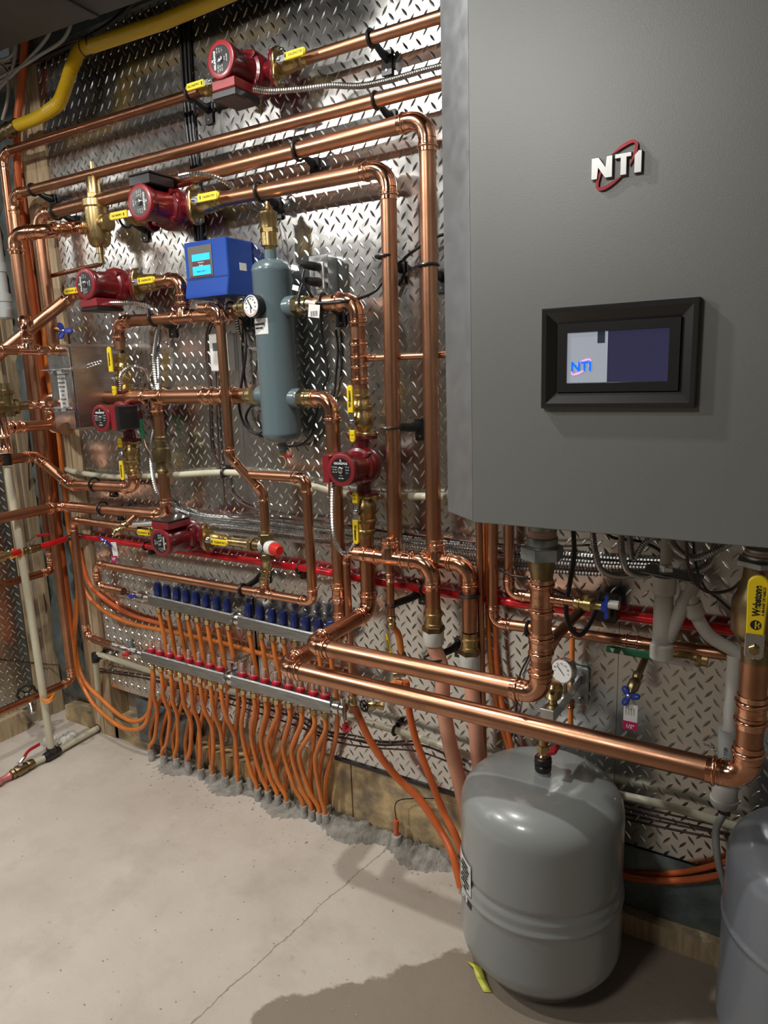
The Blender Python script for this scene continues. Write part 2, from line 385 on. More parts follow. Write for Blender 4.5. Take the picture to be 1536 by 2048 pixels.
def clamp(p, d, r, label, wall='back', dw=None, drop=V((0,0,-0.02)), group='black plastic pipe hangers'):
    """black hanger: ring round the pipe, arm, screw plate on the wall"""
    d = d.normalized(); rt = root('pipe_hanger', label, 'pipe hanger', p, group=None)
    n, b = frame(d); R = r*1.16+0.002
    mb = MB(); pts = [p + n*(math.cos(2*PI*i/24)*R) + b*(math.sin(2*PI*i/24)*R) for i in range(24)]
    mb.sweep(pts, 0.0042, k=8, closed=True); mb.build('ring', M['black'], rt)
    if wall == 'back': q = V((p.x, D-0.004, p.z)) + drop; nn = V((0,1,0))
    else: q = V((dw, p.y, p.z)) + drop; nn = V((-1,0,0))
    s0 = p + (q-p).normalized()*R*0.95
    mb = MB(); mb.sweep([s0, s0.lerp(q, .5)+V((0,0,-0.004)), q], [0.011, 0.012, 0.016], k=10, sq=0.55); mb.build('arm', M['black'], rt)
    mb = MB(); X = V((1,0,0)) if wall == 'back' else V((0,1,0)); mb.box(q - nn*0.002 + V((0,0,-0.012)), (0.03, 0.006, 0.06), X, nn, V((0,0,1)), 0.001); mb.build('screw_plate', M['black'], rt)
    mb = MB(); mb.lathe(q - nn*0.005 + V((0,0,-0.03)), -nn, [(0,0.004),(0.002,0.003)], k=10); mb.build('screw', M['steel'], rt)
    return rt
RY = lambda a: Matrix.Rotation(math.radians(a), 3, 'Y')
def lever(rt, base, X, N, kind='calef', L=0.075, w=0.019, grip='yellow', face=False):
    """lever handle: hub nut at base, steel arm, vinyl grip along X, standing off along N (local coordinates of rt)"""
    X = X.normalized(); N = N.normalized(); U = N.cross(X)
    h = MB(); hexnut(h, base, N, 0.0095, 0.012); h.lathe(base+N*0.012, N, [(0,0.005),(0.004,0.005),(0.005,0.003)], k=12)
    c = base+N*0.011
    h.box(c + X*0.014 - N*0.001, (0.036, w*0.85, 0.003), X, U, N, 0.0008); ho = h.build('handle', M['steel'], rt, local=True)
    g = MB(); poly = []
    c2 = base + N*0.012 + X*0.024; hw = w/2
    poly = [c2 + U*(-hw), c2 + X*(L-hw*1.2) + U*(-hw)] + [c2 + X*(L-hw*1.2+hw*math.sin(a)*1.1) + U*(-hw*math.cos(a)) for a in [PI*i/8 for i in range(1,8)]] + [c2 + X*(L-hw*1.2) + U*hw, c2 + U*hw]
    g.prism(poly, N, -0.003, 0.0045, 0.0015); go = g.build('grip', M[grip], ho, local=True)
    t = c2 + N*0.0048 + X*(L*0.5)
    if kind == 'calef':
        text('CALEFACTIO', 0.0085, basis(t + X*0.002, X, U), M['ink'], ho, wscale=.95)
        e = MB(); e.prism([t - X*0.031 + X*(math.sin(a)*0.0025) + U*(math.cos(a)*0.005*(1 if math.cos(a) < 0 else 1.3)) for a in [2*PI*i/10 for i in range(10)]], N, -0.0003, 0.0003); e.build('emblem', M['ink'], ho, local=True)
        text(')', 0.015, basis(t + X*(L*.42), X, U), M['ink'], ho, 'mark')
    elif kind == 'web':
        text('Webstone', 0.0115, basis(t, X, U), M['ink'], ho, wscale=.9, bold=0.0004)
    elif kind == 'sad':
        for sx in (-.0035, .0035):
            e = MB(); e.lathe(t - X*0.002*0 + U*sx + X*0.006, N, [(0,0.0013),(0.0003,0.0013)], k=8); e.build('mark', M['ink'], ho, local=True)
        e = MB(); e.sweep([t - X*0.008 + U*(0.0055*math.sin(a)) + X*(0.005*math.cos(a)) for a in [PI*(-.45+.9*i/8) for i in range(9)]], 0.0007, k=5); e.build('mark', M['ink'], ho, local=True)
    return ho
def isovalve(loc, rotm, r, label, kind='calef', scale=1.0, big=False, grip='yellow', hl=0.07, second=False, flange=True, flip=False, hw=0.019, group=None):
    """flanged isolation valve; local X runs away from the pump, -Y faces the room"""
    rt = root('isolation_valve', label, 'valve', loc, rotm)
    X = V((1,0,0)); Yn = V((0,-1,0)); Z = V((0,0,1)); s = scale
    if flange:
        mb = MB(); poly = []
        for i in range(28):
            a = 2*PI*i/28; ca, sa = math.cos(a), math.sin(a)
            rr = 0.026 + 0.020*abs(ca)**2.2; poly.append(V((0, sa*rr*1.0, ca*rr*1.12))*s)
        mb.prism(poly, X, 0, 0.009*s, 0.0015); mb.build('flange', M['brass'], rt, local=True)
        for sz in (-1, 1):
            b = MB(); hexnut(b, V((0.009*s, 0, sz*0.040*s)), X, 0.0085*s, 0.007*s); b.lathe(V((0.016*s,0,sz*0.040*s)), X, [(0,0.004*s),(0.008*s,0.004*s)], k=10); b.build('bolt', M['steel'], rt, local=True)
    if big:
        prof = [(0.005,1.05),(0.012,1.1),(0.02,1.32),(0.03,1.55),(0.055,1.6),(0.06,1.45),(0.07,1.42),(0.073,1.56),(0.079,1.56),(0.082,1.35),(0.09,1.3),(0.094,1.2),(0.10,1.18),(0.104,1.32),(0.11,1.32),(0.114,1.1),(0.128,1.08)]
        hx = 0.042
    else:
        prof = [(0.005,1.25),(0.014,1.2),(0.02,1.38),(0.03,1.5),(0.05,1.5),(0.058,1.3),(0.064,1.28),(0.066,1.4),(0.071,1.4),(0.074,1.2),(0.08,1.2),(0.083,1.34),(0.089,1.34),(0.092,1.1),(0.105,1.07)]
        hx = 0.036
    mb = MB(); mb.lathe(V((0,0,0)), X, [(a*s, b*r) for a, b in prof], k=26)
    hh = r*1.5
    mb.lathe(V((hx*s,0,0)), Yn, [(0, r*0.8),(hh, r*0.62),(hh+0.006, r*0.55)], k=16)
    mb.build('valve_body', M['brass' if not big else 'brass'], rt, local=True)
    hd = -X if flip else X
    lever(rt, V((hx*s, -hh-0.005, 0)), hd, Yn, kind, hl, hw, grip)
    if second:
        lever(rt, V((hx*s-0.0, -hh-0.001, 0)), -hd, Yn, 'sad', 0.034, hw*.95, grip)
    return rt, hx
def pump(loc, rotm, label, boxside=(0,0,-1), s=1.0, lid=None, ml=0.118, bright=False, txt_rot=0.0, boxcol='red_face', vent='steel', mr=1.0):
    rt = root('circulator_pump', label, 'pump', loc, rotm)
    X = V((1,0,0)); Yn = V((0,-1,0)); Z = V((0,0,1)); red = M['red_paint']
    mb = MB()
    mb.lathe(V((0,0.034,0))*s, Yn, [(0,0.030*s),(0.006*s,0.046*s),(0.02*s,0.056*s),(0.05*s,0.058*s),(0.06*s,0.052*s)], k=32)
    mb.lathe(V((-0.078*s,0,0)), X, [(0,0.022*s),(0.03*s,0.02*s),(0.05*s,0.026*s),(0.106*s,0.026*s),(0.126*s,0.02*s),(0.156*s,0.022*s)], k=22)
    mb.build('volute', red, rt, local=True)
    for sx in (-1, 1):
        fl = MB(); poly = []
        for i in range(28):
            a = 2*PI*i/28; rr = 0.026 + 0.018*abs(math.cos(a))**2.2; poly.append(V((sx*0.078*s, math.sin(a)*rr*s, math.cos(a)*rr*1.12*s)))
        fl.prism(poly, X*sx, -0.001, 0.009*s, 0.001); fl.build('pump_flange', red, rt, local=True)
    m = MB(); y0 = -0.022*s
    m.lathe(V((0,y0,0)), Yn, [(0,0.052*s*mr),(0.008*s,0.053*s*mr),(0.012*s,0.045*s*mr),(0.02*s,0.0425*s*mr),(ml*s-0.024*s,0.0415*s*mr),(ml*s-0.018*s,0.046*s*mr),(ml*s-0.002*s,0.0465*s*mr),(ml*s,0.045*s*mr)], k=36)
    for i in range(4):
        a = PI/4+i*PI/2; q = V((math.cos(a)*0.05*s*mr, y0-0.004*s, math.sin(a)*0.05*s*mr)); m.lathe(q+V((0,0.01*s,0)), Yn, [(0,0.008*s),(0.022*s,0.008*s),(0.023*s,0.005*s)], k=10)
    m.build('motor_housing', red, rt, local=True)
    fc = MB(); fy = y0-ml*s; fc.lathe(V((0,fy+0.001,0)), Yn, [(0,0.0455*s*mr),(0.004*s,0.0455*s*mr),(0.0055*s,0.042*s*mr),(0.0055*s,0.034*s*mr),(0.0035*s,0.033*s*mr)], k=40); fc.build('face_ring', M['red_face'], rt, local=True)
    pl = MB(); pl.lathe(V((0,fy-0.002*s,0)), Yn, [(0,0.0335*s*mr),(0.0022*s,0.0335*s*mr)], k=36); po = pl.build('name_plate', M['plate'], rt, local=True)
    c = V((0, fy-0.0045*s, 0)); R2 = Matrix.Rotation(math.radians(txt_rot), 4, 'Y')
    def tp(s_, size, x, z, rot=0, nm='lettering', mt='white_ink', b=0.0):
        bm_ = basis(V((x,0,z))*s*mr, X, Z); text(s_, size*s*mr, Matrix.Translation(c) @ R2 @ bm_, M[mt], po, nm, ext=0.0002, bold=b)
    tp('GRUNDFOS', 0.0085, 0, 0.0185, b=0.0002)
    tp('X', 0.008, 0, 0.0265, nm='mark', b=0.0003)
    for k_, (x, z, t_) in enumerate(((-0.022,0.008,'115V 60Hz'),(-0.022,0.001,'1.07  80'),(-0.021,-0.006,'0.75  60'),(0.022,0.009,'TF 110'),(0.022,0.001,'0.7 W'),(0.021,-0.007,'2 3 1'),(0.0,-0.015,'IP 44'),(0.0,-0.023,'P/N 5989'))):
        tp(t_, 0.0045, x, z)
    v = MB(); v.lathe(V((0,fy-0.003*s,0)), Yn, [(0,0.009*s),(0.005*s,0.009*s),(0.006*s,0.0075*s)], k=20); vo = v.build('vent_screw', M[vent], rt, local=True)
    v = MB(); v.box(V((0,fy-0.0093*s,0)), (0.013*s,0.0006,0.0016*s), (X+Z*0.6).normalized(), V((0,1,0)), (Z-X*0.6).normalized()); v.build('slot', M['ink'], vo, local=True)
    # terminal box
    bs = V(boxside).normalized(); side = bs.cross(V((0,1,0))).normalized()
    bc = V((0, y0-ml*s*0.5, 0)) + bs*0.056*s*mr
    b = MB(); b.box(bc, (0.078*s, ml*s*0.96, 0.026*s), side, V((0,1,0)), bs, 0.003); b.build('terminal_box', M[boxcol], rt, local=True)
    if lid:
        th, mt = lid
        b = MB(); b.box(bc + bs*(0.013*s+th/2), (0.082*s, ml*s*0.98, th), side, V((0,1,0)), bs, min(0.004, th*.3)); b.build('terminal_lid', M[mt], rt, local=True)
    return rt
def wtext(s, size, M4, material, parent, **k): return text(s, size, WM[parent.name].inverted() @ M4, material, parent, **k)
def E(name, label, cat, p, **k): return root(name, label, cat, p, **k)
XA, YA, ZA = V((1,0,0)), V((0,1,0)), V((0,0,1))
XL = -2.90; XP = -2.455; HC = 2.72
def struct(mb, name, m, parent=None, ang=38):
    o = mb.build(name, m, parent, ang=ang)
    if parent is None: o['kind'] = 'structure'
    return o
# ================================================================== the room
mb = MB(); mb.box(V((-0.2,-0.5,-0.05)), (6.4,5.2,0.1)); struct(mb, 'floor', M['floor'])
mb = MB(); mb.box(V((0.2,1.85,1.36)), (6.1,0.06,2.72)); struct(mb, 'wall_back', M['drywall'])
mb = MB(); mb.box(V((XL-0.06,-0.5,1.36)), (0.1,5.0,2.72)); struct(mb, 'wall_left', M['drywall'])
mb = MB(); mb.box(V((1.6,-0.5,1.36)), (0.1,5.0,2.72)); struct(mb, 'wall_right', M['drywall'])
mb = MB(); mb.box(V((-0.5,-3.0,1.36)), (5.0,0.1,2.72)); struct(mb, 'wall_front', M['drywall'])
mb = MB(); mb.box(V((-0.6,-0.6,HC+0.28)), (4.8,5.2,0.04))
for i in range(11): mb.box(V((-2.75+i*0.42,-0.6,HC+0.14)), (0.04,4.8,0.24))
struct(mb, 'ceiling', M['dark_wood'], ang=30)

def tread(name, O, U, Vv, N, w, h, s=0.0385, seams=(), off=(0,0)):
    """tread plate: sheet plus raised lozenges; O corner, U across, Vv up, N outwards"""
    mb = MB(); t = 0.003
    xs = [0]+list(seams)+[w]
    for a, b in zip(xs, xs[1:]):
        c = O + U*((a+b)/2) + Vv*(h/2) - N*(t/2); mb.box(c, (b-a-0.0012, h, t), U, Vv, N)
    L, wd, hh = 0.0150, 0.0034, 0.0018
    def loz(cu, cv, ang):
        ca, sa = math.cos(ang), math.sin(ang); A = U*ca+Vv*sa; B = Vv*ca-U*sa
        c = O+U*cu+Vv*cv; i = len(mb.v)
        mb.v += [c-A*L, c-A*L*.35-B*wd, c+A*L*.35-B*wd, c+A*L, c+A*L*.35+B*wd, c-A*L*.35+B*wd, c-A*L*.74+N*hh*.85, c+N*hh, c+A*L*.74+N*hh*.85]
        for f in ((0,1,6),(1,2,7,6),(2,8,7),(2,3,8),(3,4,8),(4,5,7,8),(5,6,7),(5,0,6)): mb.face(*[i+q for q in f])
    nu, nv = int(w/s)+1, int(h/s)+1
    for i in range(nu):
        for j in range(nv):
            for k in (0, 1):
                cu = (i+0.5*k)*s+0.012+off[0]; cv = (j+0.5*k)*s+0.012+off[1]
                if cu < L*.8 or cu > w-L*.8 or cv < L*.8 or cv > h-L*.8: continue
                if any(abs(cu-q) < L*.7 for q in seams): continue
                loz(cu, cv, math.radians(52 if k == 0 else -52))
    o = mb.build(name, M['tread'], None, ang=22); o['kind'] = 'structure'
    return o
zb = 0.235
tread('wall_back_panel', V((XP,D,zb)), XA, ZA, -YA, 3.3, HC-zb, seams=(0.42, 0.85, 2.07))
tread('wall_left_panel', V((XL,1.665,0.09)), -YA, ZA, XA, 3.7, HC-0.09, seams=(1.2,2.4))
# trims, studs and plates
for i, (x0, x1) in enumerate(((-2.52,-2.457),(-2.60,-2.524))):
    mb = MB(); mb.box(V(((x0+x1)/2, D+0.04, 1.35)), (x1-x0, 0.09, 2.7)); struct(mb, 'trim_%d' % (i+1), M['wood'])
mb = MB(); mb.box(V((XL-0.02, 1.695, 1.35)), (0.05, 0.05, 2.7)); mb.box(V((XL-0.02, 1.77, 1.35)), (0.05, 0.05, 2.7)); struct(mb, 'trim_3', M['wood'])
mb = MB(); mb.box(V((XL+0.005, 0.0, 0.045)), (0.05, 3.2, 0.09)); struct(mb, 'baseboard_left', M['wood'])
mb = MB(); mb.box(V((-2.62, D+0.045, 0.035)), (0.36, 0.09, 0.07)); mb.box(V((-2.05, D+0.045, 0.045)), (0.82, 0.09, 0.09))
for i in range(6): mb.box(V((-1.45+i*0.42, D+0.05, 0.125)), (0.415, 0.09, 0.25), bev=0.002)
struct(mb, 'baseboard_back', M['wood_sill'])
mb = MB(); mb.box(V((-0.55, D+0.001, zb-0.006)), (1.5, 0.012, 0.012)); struct(mb, 'trim_4', M['black'])
# foil insulation bulging behind the studs and above the plate
def lumpy(name, x0, x1, z0, z1, y, label, cat, amp=0.025, nx=14, nz=10):
    mb = MB(); rnd = random.Random(int((x0+z0)*1000)); g = []
    for j in range(nz+1):
        for i in range(nx+1):
            edge = (i in (0,nx)) or (j in (0,nz))
            g.append(len(mb.v)); mb.v.append(V((x0+(x1-x0)*i/nx, y-(0 if edge else rnd.uniform(0.2,1)*amp), z0+(z1-z0)*j/nz)))
    for j in range(nz):
        for i in range(nx):
            a = j*(nx+1)+i; mb.face(a, a+1, a+nx+2, a+nx+1)
    b0 = len(mb.v)
    for x, z in ((x0,z0),(x1,z0),(x1,z1),(x0,z1)): mb.v.append(V((x, y+0.02, z)))
    mb.face(b0+3, b0+2, b0+1, b0)
    o = mb.build(name, M['insul'], None, ang=70); return tag(o, label, cat)
lumpy('insulation_batt', XL+0.01, -2.61, 0.08, 2.6, 1.80, 'wrinkled grey-green insulation bag in the open corner bay', 'insulation', 0.05, 6, 60)
lumpy('insulation_batt', -0.62, 0.7, 0.05, 0.24, 1.735, 'wrinkled insulation bag behind the grey tank under the wall plate', 'insulation', 0.02, 30, 5)
lumpy('insulation_batt', -2.30, -1.98, 0.03, 0.22, 1.738, 'wrinkled insulation bag at floor level left of the orange tubes', 'insulation', 0.03, 10, 6)
mb = MB(); mb.box(V((0.05, D-0.02, 0.03)), (1.3, 0.04, 0.06)); struct(mb, 'trim_5', M['wood'])

# duct under the ceiling
a = FZ(-180, 170, 2.52); b = FZ(560, -90, 2.52); dd = (b-a).normalized(); nn = V((-dd.y, dd.x, 0))
if nn.y > 0: nn = -nn
rt = E('sheet_metal_duct', 'dark sheet metal duct crossing the ceiling corner', 'duct', a)
mb = MB(); c = (a+b)/2 + nn*0.16 + ZA*0.08
mb.box(c, ((b-a).length, 0.32, 0.16), dd, nn, ZA, 0.012); mb.build('duct_body', M['duct'], rt)
mb = MB(); q = FZ(185, 30, 2.52); mb.box(V((q.x,q.y,0)) + nn*0.16 + ZA*2.6, (0.03, 0.335, 0.175), dd, nn, ZA, 0.003); mb.build('joint_band', M['duct'], rt)

# ================================================================== upper pipe runs
r28, r22, r35, r41, r54 = 0.0148, 0.0111, 0.0192, 0.0208, 0.0262
dp = 0.08
def vdrop(p, px, py, d=dp):      # straight below p at the height seen at (px, py)
    q = W(px, py, d); return V((p.x, p.y, q.z))
# pump A on the top run
A0, A1 = W(436, 172, dp), W(556, 138, dp)
p1L = W(5, 306, dp); p1R = W(905, 26, dp); axis1 = (p1R-p1L).normalized()
def on(p, d, x): return p + d*((x-p.x)/d.x)
cA = on(p1L, axis1, W(505,150,dp).x)
run('copper_pipe_run', 'topmost copper pipe from the left corner to the top pump, then down the corner', 'pipe', [V((W(98,1090,dp).x, p1L.y, W(98,1100,dp).z)), p1L, on(p1L, axis1, cA.x-0.17)], r28, material='copper_dark')
run('copper_pipe_run', 'topmost copper pipe running right from the top pump behind the boiler', 'pipe', [on(p1L, axis1, cA.x+0.17), on(p1L, axis1, -0.55)], r28)
yr = math.degrees(math.atan2(-axis1.z, axis1.x))
pump(cA, RY(yr), 'dark maroon pump on the topmost pipe, terminal box beneath it', (0,0,-1), 1.0, lid=(0.022,'black'), ml=0.10, txt_rot=-90)
isovalve(cA+axis1*0.087, RY(yr), r28, 'brass valve right of the topmost pump with yellow lever pointing right', hl=0.07)
isovalve(cA-axis1*0.087, RY(yr+180), r28, 'brass valve left of the topmost pump with yellow lever pointing left', hl=0.07)
# pipe 2
p2L = W(25, 390, dp); p2R = W(905, 161, dp)
run('copper_pipe_run', 'second copper pipe from the top, unbroken from the left corner to the boiler', 'pipe', [V((W(139,1325,dp).x, p2L.y, W(139,1335,dp).z)), p2L, p2R], r28+0.002, material='copper')
# pipe 3
p3L = W(76, 432, dp); p3R = W(854, 235, dp); p3D = W(868,1118,dp)
p3E = V((W(938,1125,dp).x, dp*0+p3R.y, W(938,1130,dp).z))
run('copper_pipe_run', 'third large copper pipe, turning down beside the boiler edge into a tee', 'pipe', [V((p3L.x, p3L.y, W(100,700,dp).z)), p3L, p3R, p3D], r41, bend=2.3)
# pipe 4
p4R = W(776, 335, dp); p4D = W(790,1100,dp)
p4a = W(120, 470, dp+0.0); ax4 = (p4R - W(190, 452, dp)).normalized()
riser = LX(28, 468, -2.27)
p4s = W(190, 450, dp)
p4b = p4s - ax4*0.10
cB = on(p4s, ax4, W(345,421,dp).x)
run('copper_pipe_run', 'large copper pipe right of the black-boxed pump, turning down left of its twin', 'pipe', [on(p4s, ax4, cB.x+0.19), p4R, p4D], r41, bend=2.3)
rb = V((riser.x, riser.y, LX(46, 640, riser.x).z))
run('copper_pipe_run', 'large shiny copper elbow and riser left of the brass air separator', 'pipe', [p4s - ax4*0.035, p4b, LX(92, 462, riser.x+0.10), riser, rb], r41, bend=1.7)
yr4 = math.degrees(math.atan2(-ax4.z, ax4.x))
pump(cB, RY(yr4), 'maroon pump with black control box on top, right of brass air separator', (0,0,1), 1.12, lid=(0.006,'black'), ml=0.088, txt_rot=90, boxcol='black')
isovalve(cB+ax4*0.097, RY(yr4), r41, 'large brass flange valve right of the black-boxed pump, yellow lever pointing right', hl=0.085, hw=0.023, scale=1.15)
isovalve(cB-ax4*0.097, RY(yr4+180), r41, 'brass valve between the air separator and black-boxed pump, yellow lever pointing left', hl=0.085, hw=0.023, scale=0.85)
# pump B black control box cable is below. Brass air separator on pipe 4
def air_sep(c, label, sc=1.0):
    rt = E('air_separator', label, 'air separator', c)
    zt = 0.13*sc
    mb = MB(); mb.lathe(c+ZA*-0.075*sc, ZA, [(0,0.012*sc),(0.004,0.026*sc),(0.012*sc,0.033*sc),(0.03*sc,0.038*sc),(0.125*sc,0.038*sc),(0.13*sc,0.043*sc),(0.15*sc,0.043*sc),(0.154*sc,0.036*sc)], k=32)
    mb.lathe(c-ax4*0.055*sc, ax4, [(0,0.026),(0.012,0.030),(0.02,0.027),(0.09*sc,0.027),(0.1*sc,0.030),(0.112*sc,0.026)], k=24); mb.build('separator_body', M['brass'], rt)
    mb = MB(); hexnut(mb, c+ZA*0.078*sc, ZA, 0.028*sc, 0.018*sc); mb.lathe(c+ZA*0.096*sc, ZA, [(0,0.024*sc),(0.05*sc,0.024*sc),(0.055*sc,0.021*sc),(0.06*sc,0.012*sc),(0.075*sc,0.011*sc),(0.078*sc,0.006*sc),(0.10*sc,0.006*sc),(0.102*sc,0.003)], k=24); mb.build('vent_cap', M['brass'], rt)
    mb = MB(); mb.lathe(c+ZA*-0.074*sc, -ZA, [(0,0.014),(0.02,0.014),(0.022,0.010),(0.045,0.010),(0.046,0.013),(0.052,0.013)], k=16); mb.build('drain_stub', M['brass_pale'], rt)
    return rt
cS = p4s + ax4*0.015
air_sep(cS, 'tall brass air separator with vent cap on the left end of the fourth pipe', 1.0)
q0 = cS + ZA*(-0.125); q1 = V((q0.x, q0.y, W(221,525,dp).z)); q2 = V((W(98,553,dp-0.03).x, dp*0+q0.y+0.03, W(98,553,dp-0.03).z))
run('copper_pipe_run', 'thin copper drain tube hanging below the brass air separator', 'pipe', [q0, q1, q2], 0.0075, material='copper_dark', nofit=(1,))

# pipes at left: riser reducer, tees, lines into the exchanger box
xb0, xb1 = -2.285, -2.16; yb0 = 1.53; zb1, zb0 = 1.625, 1.335
rt = E('heat_exchanger', 'brushed metal plate heat exchanger box on the wall at left', 'heat exchanger', V((-2.25,1.7,zb0)))
mb = MB(); mb.box(V(((xb0+xb1)/2,(yb0+D)/2-0.004,(zb0+zb1)/2)), (xb1-xb0, D-yb0-0.012, zb1-zb0), bev=0.008); mb.build('shell', M['hx'], rt)
mb = MB(); mb.box(V(((xb0+xb1)/2, yb0-0.004, (zb0+zb1)/2)), (xb1-xb0-0.012, 0.008, zb1-zb0-0.01), bev=0.002); mb.build('front_plate', M['steel'], rt)
for zz in (zb1-0.085, zb0+0.075):
    mb = MB(); mb.sweep([V((xb0-0.02, yb0-0.02, zz)), V((xb1+0.004, yb0-0.02, zz))], 0.003, k=8); mb.build('threaded_rod', M['steel'], rt)
    for xx in (xb0+0.03, xb1-0.02):
        mb = MB(); hexnut(mb, V((xx, yb0-0.026, zz-0.004)), YA, 0.009, 0.02); mb.build('nut', M['steel'], rt)
mb = MB(); mb.box(V((xb1-0.055, yb0-0.009, (zb0+zb1)/2-0.01)), (0.042, 0.001, 0.14)); lo = mb.build('data_label', M['paper'], rt)
for i in range(9):
    wtext('%s' % ('SERIAL NO MODEL', 'MAX 450 PSI', 'WARNING', 'TEMP 400 F', 'FLOW', 'TEST', 'VOLUME', 'CRN', 'DATE')[i], 0.008, basis(V((xb1-0.055, yb0-0.0108, zb1-0.10-i*0.014)), XA, ZA), M['ink'], lo, ext=0.0002)
# upper port line (runs towards the room along the exchanger axis)
xh = -2.222
ha, hb = LX(-30, 706, xh), LX(139, 701, xh); hb = V((xh, yb0-0.008, hb.z))
ttz = rb
run('copper_pipe_run', 'copper pipe from the top port of the exchanger box toward the room', 'pipe', [V((xh, ha.y, hb.z)), hb], r28, couple=((0,0.92),(0,0.15)), tees=((0,(LX(57,703,xh).y-ha.y)/(hb.y-ha.y), V((xh, LX(57,703,xh).y, 1.8)), r28),))
tq = V((xh, LX(57,703,xh).y, hb.z))
mb = MB(); 
red = rb
rt = E('reducing_coupling', 'stacked copper reducing couplings at the foot of the large left riser', 'coupling', tq+ZA*0.03)
top = rb; bot = tq + ZA*0.045; dv = (bot-top)
mb.lathe(top+dv*-0.06, dv, [(0,r41*1.05),(0.012,r41*1.22),(0.02,r41*1.1),(dv.length*0.35,r41*1.1),(dv.length*0.38,r41*1.22),(dv.length*0.42,r41*1.08),(dv.length*0.55,r28*1.1),(dv.length*.62,r28*1.24),(dv.length*.68,r28*1.08),(dv.length*.9,r28*1.08),(dv.length*.93,r28*1.24),(dv.length*1.0,r28*1.1),(dv.length*1.12,r28*1.05)], k=24)
mb.build('coupling_body', M['fitting'], rt)

# pump C on the diagonal run
C0 = W(215, 578, dp)
mid2 = W(352, 640, dp)                     # tee on the second-tier run
e1 = W(362, 552, dp)
axC = XA.copy(); 
cC = W(238, 574, dp)
pump(cC, None, 'bright red pump left of the blue control box, terminal box beneath', (0,0,-1), 1.05, lid=(0.012,'black'), ml=0.10, txt_rot=-90)
isovalve(cC+XA*0.092, None, r35, 'brass flange valve right of the bright red pump, yellow lever pointing right', hl=0.08, hw=0.02)
isovalve(cC-XA*0.092, RY(180), r35, 'brass valve left of the bright red pump, yellow lever pointing left', hl=0.08, hw=0.02, flange=False)
cx = V((W(366,600,dp).x, cC.y, cC.z))
teeT = V((cx.x, cC.y, W(362,634,dp).z))
run('copper_pipe_run', 'copper elbow dropping from the bright red pump valve into a tee', 'pipe', [cC+XA*0.185, cx, teeT], r35, bend=1.9)
dg0 = cC-XA*0.185; dg1 = cC-XA*0.235
run('copper_pipe_run', 'copper pipe slanting down and left from the bright red pump', 'pipe', [dg0, dg1, LX(-40, 738, -2.50)], r35*1.1, bend=1.6)
# second-tier run with tee
lt = V((W(236,632,dp).x, cC.y, W(236,640,dp).z)); rtE = W(478, 626, dp)
t2a = V((lt.x, lt.y, W(238,640,dp).z)); t2b = V((teeT.x, teeT.y, W(362,634,dp).z))
colx = W(243,720,dp).x
zt2 = W(300,637,dp).z
PT = V((colx, D-dp, zt2)); PR = V((W(470,627,dp).x, D-dp, W(470,627,dp).z)); 
run('copper_pipe_run', 'copper pipe with tee joining the grey separator to the column of the left pump', 'pipe', [V((colx, D-dp, W(238,700,dp).z)), PT, PR], r35, bend=1.9, tees=((1,(teeT.x-PT.x)/(PR.x-PT.x), teeT+ZA, r35),), couple=((1,0.86),))
# branch: drop pipe in front with offset, from mixing valve
ya = 0.105
b1 = W(400, 617, 0.13); b2 = W(438, 617, 0.13); b3 = V((b2.x, b2.y, W(470,915,0.13).z)); 
b4 = V((W(527,1000,0.085).x, D-0.085, W(523,985,0.085).z)); b5 = V((b4.x, b4.y, W(527,1060,0.085).z))
run('copper_pipe_run', 'long copper drop pipe in front of the white thermostat, offsetting right to mixing valve', 'pipe', [b1, b2, b3, b4, b5], r28, bend=1.9)

# column of the far-left vertical pump
v0 = V((colx, D-dp, W(238,700,dp).z))
cF = V((colx, D-dp, W(252,832,dp).z)); sF = 1.0
isovalve(cF+ZA*0.087, RY(-90), r35, 'brass valve above the pump over the exchanger box, yellow lever pointing up', kind='web', big=True, hl=0.085, hw=0.019, second=True)
pump(cF, RY(-90), 'red pump partly hidden behind the middle copper pipe at left', (0,0,-1), 1.0, lid=(0.02,'plate'), ml=0.085, txt_rot=90)
isovalve(cF-ZA*0.087, RY(90), r35, 'bronze valve below the half-hidden left pump, yellow lever pointing down', kind='web', big=True, hl=0.07, hw=0.019, second=True)
z5 = W(268,975,dp).z
pk = V((W(140,970,dp).x, D-dp, W(140,970,dp).z)); pl = LX(72, 912, -2.56); pm = LX(-20, 903, -2.56)
run('copper_pipe_run', 'copper pipe from the left pump foot, jogging up in the corner', 'pipe', [cF-ZA*0.19, V((colx, D-dp, z5)), pk, pl, V((pm.x, pm.y, pl.z))], r35, bend=1.7)
